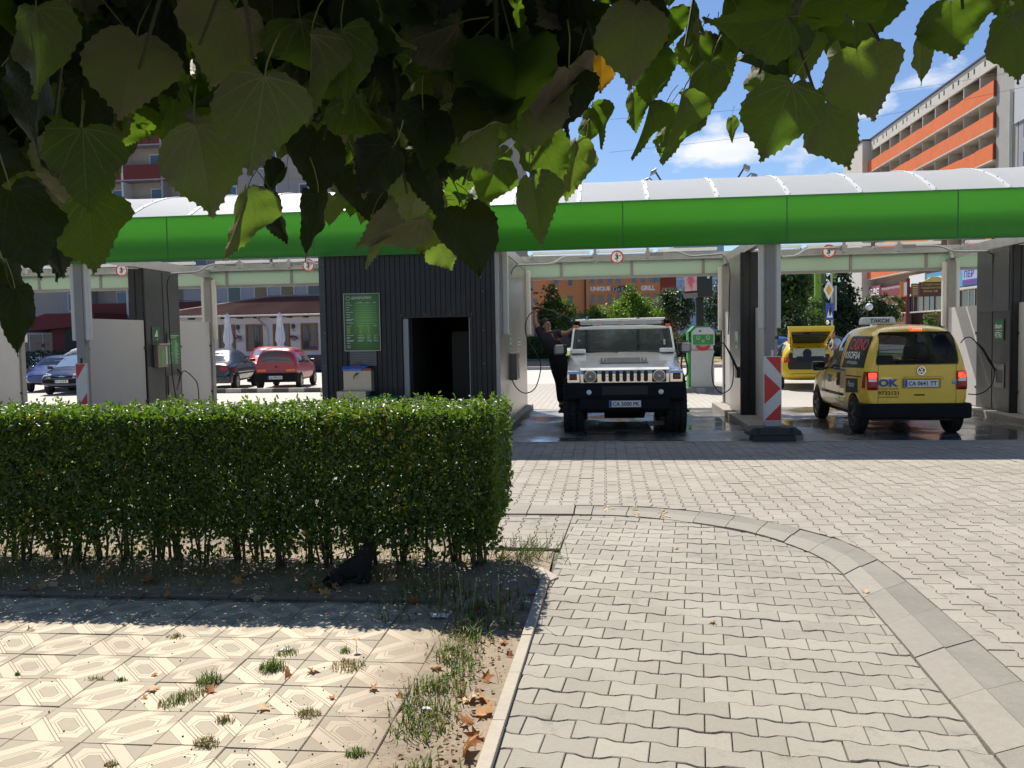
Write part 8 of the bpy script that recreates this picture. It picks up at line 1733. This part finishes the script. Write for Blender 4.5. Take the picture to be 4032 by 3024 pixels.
def human(name, label, J, shirt, trous, shoe, hair_m, face, fat=1.0, group=None, print_m=None):
    """J: joint name -> position; the body is one skinned surface, clothes and hair are its children's layers"""
    base = min((J['lf'], J['rf']), key=lambda p: p[2]); t_ = thing(name, label, 'person', base, 0, group); V = {k: Vector(v) for k, v in J.items()}
    f = Vector(face).normalized(); head = V['head']; up = (head - V['neck']).normalized(); side_ = f.cross(up).normalized(); f = up.cross(side_)
    N = [(V['pelvis'], (.105 * fat, .09 * fat)), (V['spine'], (.12 * fat, .10 * fat)), (V['chest'], (.145 * fat, .11 * fat)), (V['neck'], .062), (head - up * .06 + f * .012, (.066, .07)), (head + up * .02, (.082, .092)), (head + up * .085 - f * .01, (.058, .07))]
    E = [(0, 1), (1, 2), (2, 3), (3, 4), (4, 5), (5, 6)]
    def chain(start, pts):
        prev = start
        for p, r in pts: N.append((Vector(p), r)); E.append((prev, len(N) - 1)); prev = len(N) - 1
        return prev
    for s in ('l', 'r'):
        hnd = chain(2, [(V[s + 'sh'], .066 * fat ** .5), (V[s + 'sh'].lerp(V[s + 'el'], .5), .056), (V[s + 'el'], .044), (V[s + 'el'].lerp(V[s + 'wr'], .45), .043), (V[s + 'wr'], .028), (V[s + 'ha'], (.040, .020))])
        d = (V[s + 'ha'] - V[s + 'wr']).normalized(); q = d.cross(f); q = q.normalized() if q.length > .1 else side_; g = d.cross(q)
        for k, (o_, l_) in enumerate(((-.030, .030), (-.011, .036), (.009, .034), (.027, .026))):
            b0 = V[s + 'ha'] + d * .030 + q * o_; prev = len(N); N.append((b0, .0105)); E.append((hnd, prev)); N.append((b0 + d * l_ + g * .012, .0095)); E.append((prev, prev + 1)); N.append((b0 + d * (l_ + .008) + g * .036, .008)); E.append((prev + 1, prev + 2))
        prev = len(N); N.append((V[s + 'ha'] - q * .036 + d * .005 + g * .01, .011)); E.append((hnd, prev)); N.append((V[s + 'ha'] - q * .050 + d * .028 + g * .022, .009)); E.append((prev, prev + 1))
        chain(0, [(V[s + 'hip'], .080 * fat), (V[s + 'hip'].lerp(V[s + 'kn'], .5), .072 * fat), (V[s + 'kn'], .058), (V[s + 'kn'].lerp(V[s + 'an'], .4), .058), (V[s + 'an'], .038), (V[s + 'f'], .036)])
    body = skin_mesh('body', M_skin, N, E, t_, 2)
    a = 1.0
    SN = [(V['pelvis'] - (V['spine'] - V['pelvis']) * .35, (.172 * fat, .150 * fat)), (V['spine'], (.178 * fat, .150 * fat)), (V['chest'], (.180 * fat, .142 * fat)), (V['neck'] - up * .045, .080)]; SE = [(0, 1), (1, 2), (2, 3)]
    for s in ('l', 'r'):
        k = len(SN); SN += [(V[s + 'sh'], .088 * fat ** .5), (V[s + 'sh'].lerp(V[s + 'el'], .34), .079), (V[s + 'sh'].lerp(V[s + 'el'], .56), .076)]; SE += [(2, k), (k, k + 1), (k + 1, k + 2)]
    so_ = skin_mesh('shirt', shirt, SN, SE, t_, 2)
    TN = [(V['pelvis'], (.155 * fat, .13 * fat)), (V['pelvis'].lerp(V['spine'], .5), (.14 * fat, .12 * fat))]; TE = [(0, 1)]
    for s in ('l', 'r'):
        k = len(TN); TN += [(V[s + 'hip'], .112 * fat), (V[s + 'hip'].lerp(V[s + 'kn'], .5), .098 * fat), (V[s + 'kn'], .078), (V[s + 'kn'].lerp(V[s + 'an'], .5), .074), (V[s + 'an'], .066)]; TE += [(0, k)] + [(k + i, k + i + 1) for i in range(4)]
    skin_mesh('trousers', trous, TN, TE, t_, 2)
    for s in ('l', 'r'):
        d = (V[s + 'f'] - V[s + 'an']); d.z = 0; d = d.normalized() if d.length > .01 else f; b0 = V[s + 'an'] - Z * .02; skin_mesh('shoe', shoe, [(b0 - d * .05 - Z * .035, .048), (b0 + d * .06 - Z * .04, .045), (b0 + d * .15 - Z * .05, .036)], [(0, 1), (1, 2)], t_, 2)
    M_ = Matrix((side_, f, up)).transposed().to_4x4(); M_ = Matrix.Translation(head) @ M_
    hm_ = MB(); nu, nv = 18, 10; vs = []
    for j in range(nv + 1):
        for i in range(nu):
            th = math.pi * .54 * j / nv; ph = 2 * math.pi * i / nu; fr = max(0, math.sin(ph)); lim = 1 - .50 * fr * (j / nv)
            th *= lim; vs.append(M_ @ Vector((.090 * math.sin(th) * math.cos(ph), .106 * math.sin(th) * math.sin(ph) - .008, .118 * math.cos(th) + .020)))
    hm_.add(vs, [(j * nu + i, j * nu + (i + 1) % nu, (j + 1) * nu + (i + 1) % nu, (j + 1) * nu + i) for j in range(nv) for i in range(nu)]); hm_.build('hair', hair_m, t_, False, smooth=80)
    fc = MB().tube([M_ @ Vector((0, .088, .015)), M_ @ Vector((0, .112, -.022)), M_ @ Vector((0, .096, -.030))], [.009, .014, .008], 7)
    for s in (-1, 1): fc.ball(M_ @ Vector((s * .084, -.004, -.010)), .012, .018, .028, 8, 6)
    fc.build('nose_and_ears', M_skin, body, False, smooth=80)
    ey = MB()
    for s in (-1, 1): ey.ball(M_ @ Vector((s * .034, .087, .012)), .012, .008, .007, 8, 6).tube([M_ @ Vector((s * .018, .095, .034)), M_ @ Vector((s * .052, .084, .034))], .006, 5)
    ey.build('eyes_and_brows', M_hair, body, False); MB().tube([M_ @ Vector((-.028, .087, -.055)), M_ @ Vector((0, .094, -.064)), M_ @ Vector((.028, .087, -.055))], [.004, .008, .004], 6).build('mouth', pm('teeth', (.55, .45, .40), .4), body, False)
    return t_, so_, V
Ym = 16.35
def P6(x, y, Yd=Ym): return at(*z6(x, y), Yd)
J = dict(pelvis=P6(512, 890), spine=P6(482, 800), chest=P6(450, 722), neck=P6(428, 676), head=P6(416, 622, Ym - .02), lsh=P6(505, 692, Ym - .02), lel=P6(585, 690, Ym - .1), lwr=P6(632, 652, Ym - .1), lha=P6(650, 640, Ym - .08), rsh=P6(372, 688, Ym), rel=P6(322, 590, Ym), rwr=P6(322, 522, Ym), rha=P6(325, 490, Ym),
         lhip=P6(545, 915, Ym - .05), rhip=P6(490, 925, Ym + .05), lkn=P6(552, 1070, Ym - .05), rkn=P6(520, 1080, Ym + .06), lan=P6(562, 1255, Ym - .05), ran=P6(535, 1255, Ym + .08), lf=P6(572, 1275, Ym - .17), rf=P6(540, 1275, Ym - .05))
man, shirt_o, V = human('person', 'man in dark printed shirt leaning off the white car, washing its roof', J, M_shirt, M_trous, M_black, M_hair, (.72, -.62, .05), 1.18)
pr = bvh_of(shirt_o.data)
def shirt_patch(pts, m, nm):
    bm = bmesh.new(); vs = []
    for (x, y) in pts:
        p = P6(x, y, Ym); o_ = p - Y * .6; h_ = pr.ray_cast(o_, Y); vs.append(bm.verts.new((h_[0] - Y * .004) if h_[0] else p - Y * .16))
    bm.faces.new(vs); bmesh.ops.triangulate(bm, faces=bm.faces); me = bpy.data.meshes.new(nm); bm.to_mesh(me); bm.free(); me.materials.append(m); link(nm, me, shirt_o)
shirt_patch([(455, 690), (475, 690), (520, 720), (535, 745), (500, 745), (470, 715)], pm('shirt print orange', (.30, .11, .05), .85), 'shirt_print'); shirt_patch([(480, 748), (535, 748), (545, 765), (510, 770)], pm('shirt print rust', (.20, .09, .05), .85), 'shirt_print')
gn = thing('spray_gun', 'black pressure washer lance held high by the man over the roof', 'spray gun', V['rha'])
q = [P6(300, 500, Ym - .03), P6(335, 476, Ym - .03), P6(378, 486, Ym - .03), P6(440, 500, Ym - .04), P6(520, 525, Ym - .05), P6(610, 568, Ym - .06), P6(640, 571, Ym - .06)]
MB().tube(q[1:3], [.030, .024], 8).tube([q[1], q[1].lerp(q[0], .8)], [.020, .014], 8).build('gun_body', M_blackp, gn, False); MB().tube(q[2:], [.012, .010, .009, .009, .012], 8).build('lance', M_blackp, gn, False, smooth=60); MB().tube([q[2], V['rha'] + Z * .0 - Y * .05, q[0].lerp(q[1], .4)], .007, 6).build('trigger_guard', M_blackp, gn, False)
x, y = 6.55, 25.3
J2 = dict(pelvis=(x + .1, y, .92), spine=(x + .08, y, 1.12), chest=(x + .02, y, 1.32), neck=(x - .03, y, 1.43), head=(x - .10, y - .02, 1.56), lsh=(x + .02, y - .18, 1.36), lel=(x - .15, y - .24, 1.12), lwr=(x - .36, y - .2, 1.05), lha=(x - .43, y - .18, 1.05), rsh=(x + .02, y + .18, 1.36), rel=(x - .15, y + .24, 1.14), rwr=(x - .36, y + .2, 1.08), rha=(x - .43, y + .18, 1.08), lhip=(x + .1, y - .1, .88), rhip=(x + .1, y + .1, .88), lkn=(x + .08, y - .1, .48), rkn=(x + .1, y + .1, .48), lan=(x + .1, y - .1, .08), ran=(x + .12, y + .1, .08), lf=(x - .04, y - .1, .04), rf=(x - .02, y + .1, .04))
human('person', 'man in pale blue shirt beside the open yellow taxi, head bowed', J2, pm('pale blue shirt', (.40, .48, .62), .85), pm('grey trousers', (.08, .08, .10), .9), M_black, pm('short brown hair', (.10, .055, .03), .7), (-.9, -.25, -.35), .95)
M_fur = pm('black fur', (.010, .010, .011), .85, var=.4, scale=60, bump=.5, bscale=200)
cx, cy = -1.73, 5.66
ct = thing('cat', 'black cat sitting in the shade at the foot of the hedge', 'cat', (cx, cy, -.02)); c0 = Vector((cx, cy, -.02))
CN = [((-.09, .02, .085), (.075, .075)), ((.0, .01, .105), (.070, .080)), ((.075, -.01, .125), (.058, .070)), ((.105, -.03, .195), (.052, .056)), ((.112, -.045, .255), (.058, .056)), ((.114, -.095, .245), (.030, .026)),
      ((.115, -.045, .04), .026), ((.118, -.075, .012), .020), ((.065, -.065, .04), .025), ((.066, -.095, .012), .020), ((-.10, -.075, .05), .045), ((-.04, -.11, .015), .022), ((-.11, .08, .05), .045), ((-.165, .03, .04), .022), ((-.19, -.06, .02), .016), ((-.13, -.14, .018), .014), ((-.05, -.16, .018), .011)]
skin_mesh('body', M_fur, [(c0 + Vector(p), r) for p, r in CN], [(0, 1), (1, 2), (2, 3), (3, 4), (4, 5), (2, 6), (6, 7), (2, 8), (8, 9), (0, 10), (10, 11), (0, 12), (0, 13), (13, 14), (14, 15), (15, 16)], ct, 2)
for s in (-1, 1): MB().add([c0 + Vector((.112 + s * .012, -.05, .282)), c0 + Vector((.112 + s * .055, -.045, .285)), c0 + Vector((.112 + s * .048, -.045, .330)), c0 + Vector((.112 + s * .03, -.025, .28))], [(0, 1, 2), (1, 3, 2), (3, 0, 2), (0, 3, 1)]).build('ear', M_fur, ct, False)
for s in (-1, 1): MB().ball(c0 + Vector((.113 + s * .018, -.092, .255)), .006, nu=8, nv=6).build('eye', pm('cat eye', (.10, .11, .03), .1), ct, False)

# ================================================================== WEEDS, FALLEN LEAVES, LITTER
random.seed(55)
M_grass = leaf_material('weed grass', (.045, .085, .018), (.11, .15, .035), (.15, .28, .03), .35, .5, yellow=(.35, .28, .10)); M_dry = leaf_material('dry grass', (.26, .20, .085), (.40, .33, .16), (.3, .25, .1), .3, .8)
def blade(mb, tn, p, h, lean, w, tone_):
    d = Vector((math.cos(lean[0]), math.sin(lean[0]), 0)); s = Vector((-d.y, d.x, 0)) * w; q = p + d * h * lean[1] * .35 + Z * h * .6; e = p + d * h * lean[1] + Z * h * (1 - .3 * lean[1]); mb.add([p - s, p + s, q + s * .8, q - s * .8, e], [(0, 1, 2, 3), (3, 2, 4)]); tn += [tone_] * 2
def tuft(x, y, rx, ry, n, h, lab, dry=.3, rot=0, group='weeds growing in the tile joints'):
    t_ = thing('weed_tuft', lab, 'weed', (x, y, 0), 0, group)
    for m_, nn, nm in ((M_grass, int(n * (1 - dry)), 'green_blades'), (M_dry, int(n * dry), 'dry_blades')):
        if nn < 1: continue
        mb = MB(); tn = []
        for k in range(nn):
            a, q = random.uniform(0, 6.28), random.random() ** .6; px, py = rx * q * math.cos(a), ry * q * math.sin(a); c_, s_ = math.cos(rot), math.sin(rot); hh = h * random.uniform(.35, 1.1) * (1.1 - .6 * q)
            blade(mb, tn, Vector((x + px * c_ - py * s_, y + px * s_ + py * c_, -.004)), hh, (random.uniform(0, 6.28), random.uniform(.1, .9)), random.uniform(.0012, .0028), random.random() * .9)
        o = mb.build(nm, m_, t_, False, kind='stuff'); tone(o.data, tn)
def gp(x, y): q = at(x, y, 5); d = q - Vector((0, 0, 1.65)); s = -1.65 / d.z; return Vector((0, 0, 1.65)) + d * s
def d2(x, y): return gp(x * 1.8228, y * 1.8228)
for (x, y, rx, ry, n, h, lab, dry, rot) in ((395, 1510, .12, .06, 260, .06, 'long green and straw weed clump left of the middle of the tiles', .45, .9), (452, 1474, .07, .06, 170, .085, 'upright green grass clump above the long straw clump', .15, 0), (590, 1445, .07, .06, 260, .085, 'thick green grass clump in the middle of the tiles', .12, 0), (622, 1412, .06, .05, 120, .06, 'straw topped grass behind the thick green clump', .6, .5),
    (752, 1440, .09, .10, 260, .05, 'dry beige weed patch with an orange flower', .85, .9), (665, 1545, .06, .05, 150, .055, 'small dry weed low in the right half of the tiles', .8, 0), (446, 1608, .055, .04, 150, .06, 'dry weed near the bottom edge of the tiles', .75, 0), (262, 1470, .035, .02, 70, .035, 'tiny green weed in a tile joint left of the long clump', .1, 0), (205, 1468, .05, .02, 80, .035, 'sparse straw weed left of the tiny green weed', .8, .2), (38, 1457, .014, .012, 40, .03, 'tiny weed at the left picture edge', .2, 0), (380, 1377, .06, .04, 110, .04, 'dry weed at the edge of the hedge shadow', .75, 0), (486, 1558, .045, .03, 110, .045, 'dry weed below the upright green clump', .8, 0), (770, 1630, .05, .03, 130, .05, 'low green weed at the bottom edge by the dirt', .1, .1), (745, 1408, .03, .03, 60, .05, 'green sprig under the orange flower', .1, 0), (240, 1652, .03, .02, 70, .035, 'dry sprig at the bottom picture edge', .7, 0)):
    p = d2(x, y); tuft(p.x, p.y, rx, ry, n, h, lab, dry, rot)
p = d2(770, 1407); fl = thing('flower', 'small orange flower on the dry weed patch', 'flower', p); MB().tube([p, p + Z * .06], .0015, 4).build('stem', M_grass, fl, False); mb = MB()
for k in range(11): a = 2 * math.pi * k / 11; mb.obox(p + Vector((.010 * math.cos(a), .010 * math.sin(a), .064)), Vector((.010 * math.cos(a), .010 * math.sin(a), .003)), Vector((-.0035 * math.sin(a), .0035 * math.cos(a), 0)), (0, 0, .0006))
mb.build('petals', pm('petal orange', (.75, .16, .01), .6), fl, False)
# grass and dead leaves of the dirt strip, plants at the hedge foot
gs = MB(); gt = []; gd = MB(); dt = []
for k in range(4600):
    y = random.uniform(1.3, 5.2); x = -.80 + .10 * noise.noise(Vector((y * 1.7, 0, 0))) + random.gauss(0, .068); q = noise.noise(Vector((x * 5, y * 5, 4)))
    if y > 4.75 and random.random() > .5: continue
    if noise.noise(Vector((x * 2, y * 2.6, 4))) < -.12: continue
    m2 = random.random() < .64 + .4 * noise.noise(Vector((y * 3, 1, 0))); blade(gs if m2 else gd, gt if m2 else dt, Vector((x, y, -.024)), random.uniform(.02, .085) * (1 + q), (random.uniform(0, 6.28), random.uniform(.3, 1)), random.uniform(.0015, .0045), random.random() * .9)
for k in range(3600):
    x = random.uniform(-5.4, -.52); y = random.uniform(5.36, 6.7); 
    if noise.noise(Vector((x * 2.2, y * 2.2, 8))) < (-.05 if y > 5.7 else .1): continue
    m2 = random.random() < .5; blade(gs if m2 else gd, gt if m2 else dt, Vector((x, y, -.024)), random.uniform(.04, .15), (random.uniform(0, 6.28), random.uniform(.3, 1.1)), random.uniform(.0015, .004), random.random() * .9)
for k in range(380):                               # seeding stalks and ground plants in the corner
    x = random.uniform(-1.4, -.5); y = random.uniform(4.75, 5.6); m2 = random.random() < .75; blade(gs if m2 else gd, gt if m2 else dt, Vector((x, y, -.024)), random.uniform(.04, .14), (random.uniform(0, 6.28), random.uniform(.3, 1)), random.uniform(.002, .006), random.random() * .8)
for (mb, tn, m_, nm) in ((gs, gt, M_grass, 'strip_grass'), (gd, dt, M_dry, 'dry_grass')): o = mb.build(nm, m_, kind='stuff', label='grass of the dirt strip and hedge foot' if m_ is M_grass else 'straw of the dirt strip and hedge foot'); tone(o.data, tn)
bs = thing('ground_shrub', 'low feathery green plant in the sun at the right end of the hedge', 'shrub', (-.58, 6.25, 0)); mb = MB(); tn = []
for k in range(80):
    a = Vector((-.62 + random.gauss(0, .12), 6.28 + random.gauss(0, .09), -.02)); d = Vector((random.gauss(.35, .5), random.gauss(-.1, .4), .9)).normalized(); L = random.uniform(.12, .24)
    for j in range(14): q = a + d * L * (j + 2) / 16; simple_leaf(mb, tn, q, (d + rdir() * .9).normalized(), rdir(.5), random.uniform(.010, .022), .006, random.random() * .9)
    mb.tube([a, a + d * L], .0012, 3); tn += [.1] * (len(mb.f) - len(tn))
o = mb.build('sprigs', M_grass, bs, False, kind='stuff'); tone(o.data, tn)
for (x, y, h, lx) in ((1170, 1350, .24, .02), (1000, 1335, .26, -.02), (1020, 1330, .22, .03), (1075, 1335, .25, .01), (950, 1310, .3, 0), (1090, 1205, .30, -.03)):
    p = d2(x, y); st_ = thing('seed_stalk', 'thin dry seed stalk ' + {1170: 'nearest the edging', 1000: 'left of the pale scrap', 1020: 'just right of the pale scrap', 1075: 'in the middle of the dirt corner', 950: 'rising behind the white scrap', 1090: 'tall in the sun behind the corner edging'}[x], 'weed', p, 0, 'dry seed stalks'); MB().tube([p - Z * .02, p + Vector((lx * .5, 0, h * .5)), p + Vector((lx, 0, h))], [.002, .0016, .0014], 5).ball(p + Vector((lx, 0, h)), .005, .005, .014, 6, 5).build('stalk', M_dry if 0 else pm('stalk straw', (.30, .24, .13), .8), st_, False)
# plane leaves
M_pl = []
for k, (c0_, c1_) in enumerate((((.42, .20, .075), (.55, .30, .13)), ((.30, .11, .035), (.45, .17, .05)), ((.55, .38, .20), (.62, .46, .28)))):
    t = NT('dead plane leaf %d' % k); c = t.mix(t.ramp(t.noise(3, 5, t.co('UV') if 0 else t.co()), .35, .65), c0_, c1_); c = t.mix(t.ramp(t.noise(9, 5), .6, .7), c, tuple(v * .45 for v in c0_)); b = t.bsdf(c, .75); tr = t.n('ShaderNodeBsdfTranslucent'); t.put(tr.inputs[0], (.5, .25, .06)); mx = t.n('ShaderNodeMixShader'); mx.inputs[0].default_value = .18; t.l(b.outputs[0], mx.inputs[1]); t.l(tr.outputs[0], mx.inputs[2]); M_pl.append(t.done(mx))
def plane_leaf(seed, m):
    rs_ = random.Random(seed); pts = []
    for k, (a, r) in enumerate(((-90, .12), (-60, .55), (-35, .42), (-15, .85), (5, .50), (35, .95), (58, .55), (90, 1.1), (122, .55), (145, .95), (175, .50), (195, .85), (215, .42), (240, .55))): pts.append((r * math.cos(R(a)) * rs_.uniform(.9, 1.1), r * math.sin(R(a)) * rs_.uniform(.9, 1.1)))
    n = len(pts); vs = [(0, 0, 0)]; c1, c2 = rs_.uniform(.15, .55), rs_.uniform(-.2, .5)
    for f in (.5, 1):
        for x, y in pts: x, y = x * f, y * f; vs.append((x, y, c1 * x * x + c2 * y * y * .6 + rs_.uniform(-.07, .07) * f + .1 * math.sin(4 * x + 2 * y)))
    fs = [(0, 1 + i, 1 + (i + 1) % n) for i in range(n)] + [(1 + i, 1 + n + i, 1 + n + (i + 1) % n, 1 + (i + 1) % n) for i in range(n)]
    mb = MB().add(vs, fs); mb.tube([(0, 0, .01), (.03, -.3, .02), (.10, -.62, .05)], .018, 4); return mb.mesh('fallen_leaf', m, 50)
PM = [plane_leaf(s, M_pl[s % 3]) for s in range(9)]
random.seed(70)
LV = [(575, 1530, .05, 'dead plane leaf lying flat alone low on the tiles', 2), (622, 1462, .055, 'rust leaf at the foot of the thick green grass clump', 1), (675, 1450, .055, 'torn tan leaf right of the thick green clump', 0), (336, 1458, .024, 'small orange leaf in a tile joint', 1), (335, 1490, .045, 'pinkish curled leaf left of the long weed clump', 2), (312, 1508, .028, 'small broken leaf beside the pinkish curled one', 0), (452, 1495, .045, 'rust leaf on the long weed clump', 1), (805, 1490, .040, 'tan leaf on the tiles near the dirt', 0), (862, 1508, .030, 'dark rust leaf at the tile edge', 1), (715, 1510, .028, 'small brown leaf right of the flat one', 1), (62, 1364, .04, 'yellow leaf at the shadow edge on the left', 2),
      (1040, 1500, .070, 'large tan leaf midway along the dirt strip', 0), (1012, 1505, .065, 'folded tan leaf left of the large one', 2), (1050, 1535, .070, 'big curled leaf against the edging', 0), (1005, 1622, .10, 'largest orange leaf at the bottom of the dirt strip', 0), (1030, 1590, .065, 'rust leaf above the largest orange one', 1), (1048, 1460, .05, 'leaf standing on edge near the edging', 1), (972, 1395, .055, 'tan leaf at the top of the dirt strip', 2), (960, 1415, .06, 'pale tan leaf left in the dirt strip', 2), (1090, 1382, .035, 'small rust leaf by the edging in the sun', 1), (1100, 1410, .03, 'upright rust leaf against the edging', 1), (1010, 1555, .055, 'brown leaf among grass in the dirt strip', 1), (940, 1440, .05, 'pale folded leaf beside the tiles', 0)]
for k, (x, y, r, lab, mi_) in enumerate(LV):
    p = d2(x, y); o = link('fallen_leaf', PM[(k * 3 + mi_) % 9] if PM[(k * 3 + mi_) % 9].materials[0] == M_pl[mi_] else PM[mi_ + 3 * (k % 3)]); o.location = p + Z * (r * .12 + (.0 if p.x < -.95 else -.018)); o.scale = (r, r, r); o.rotation_euler = (random.gauss(0, .35), random.gauss(0, .35), random.uniform(0, 6.28)); tag(o, lab, 'leaf', 'fallen plane leaves')
for k in range(42):                                # in the shade by the hedge and in the corner
    if k < 30: p = d2(random.uniform(20, 1000), random.uniform(1240, 1300))
    else: p = d2(random.uniform(960, 1140), random.uniform(1200, 1320))
    o = link('fallen_leaf', random.choice(PM)); r = random.uniform(.03, .06); o.location = p + Z * (r * .12 - .01); o.scale = (r,) * 3; o.rotation_euler = (random.gauss(0, .5), random.gauss(0, .5), random.uniform(0, 6.28)); tag(o, 'dead brown leaf in the shade at the foot of the hedge', 'leaf', 'dead leaves in the hedge shade')
for (x, y, r, lab) in ((1868, 1282, .035, 'small yellow leaf on the pale kerb stones'), (1540, 1345, .035, 'pale yellow scrap of leaf on the grey paving'), (1462, 1186, .03, 'yellow leaf in the middle of the far grey paving'), (1268, 1186 - 25, .0, '')):
    if r: p = d2(x, y); o = link('fallen_leaf', PM[2]); o.location = p + Z * .012; o.scale = (r,) * 3; o.rotation_euler = (.3, .2, random.uniform(0, 6)); tag(o, lab, 'leaf', 'fallen plane leaves')
mb = MB(); tn = []
for k in range(900):
    if random.random() < .7: p = Vector((random.gauss(-.66, .11), random.uniform(1.5, 5.3), -.016))
    else: p = Vector((random.uniform(-5.2, -.6), random.uniform(5.35, 6.3), -.014))
    s = random.uniform(.008, .034) ; d = rdir(); d.z *= .3; simple_leaf(mb, tn, p, d.normalized(), (Z + rdir() * .5).normalized(), s, s * .7, random.random())
o = mb.build('leaf_litter', leaf_material('leaf crumbs', (.16, .09, .04), (.42, .27, .13), (.3, .15, .05), .15, .85, yellow=(.5, .3, .1)), kind='stuff', label='crumbled dry leaves along the dirt strip and hedge foot'); tone(o.data, tn)
mb = MB()
for k in range(170):
    if random.random() < .65: p = d2(random.uniform(500, 930), random.uniform(1440, 1655))
    else: p = d2(random.uniform(0, 900), random.uniform(1380, 1655))
    r = random.uniform(.0015, .005); mb.ball(p + Z * r * .6, r, r * random.uniform(.7, 1.2), r * .7, 5, 4)
mb.build('grit', pm('dark grit', (.07, .06, .05), .95), kind='stuff', label='dark grit scattered over the tiles')
def scrap(x, y, r, m, lab, cat='litter'):
    p = d2(x, y); mb = MB(); n = 7; vs = []
    for i in range(n):
        for j in range(n): u, v = (i / (n - 1) - .5) * 2, (j / (n - 1) - .5) * 2; vs.append(p + Vector((u * r, v * r * .7, .006 + r * .35 * abs(noise.noise(Vector((u * 1.7 + x, v * 1.7, y)))))))
    o = mb.add(vs, [(i * n + j, (i + 1) * n + j, (i + 1) * n + j + 1, i * n + j + 1) for i in range(n - 1) for j in range(n - 1)]).build('paper_scrap', m, label=lab, cat=cat); s = o.modifiers.new('t', 'SOLIDIFY'); s.thickness = .0015
scrap(950, 1333, .055, pm('litter white', (.60, .60, .64), .6), 'white plastic scrap in the shade at the dirt corner'); scrap(618, 1405, .028, pm('litter white', (.60, .60, .64), .6), 'white paper scrap behind the thick green grass clump'); scrap(1150, 1280, .03, pm('litter blue', (.04, .08, .35), .4), 'blue wrapper against the corner edging'); scrap(1137, 1302, .022, pm('litter white', (.60, .60, .64), .6), 'small white scrap below the blue wrapper'); scrap(1110, 1255, .02, pm('litter white', (.60, .60, .64), .6), 'white scrap among dead leaves at the hedge end'); scrap(921, 1533, .018, pm('litter white', (.60, .60, .64), .6), 'tiny white scrap at the edge of the tiles')
finish_texts()
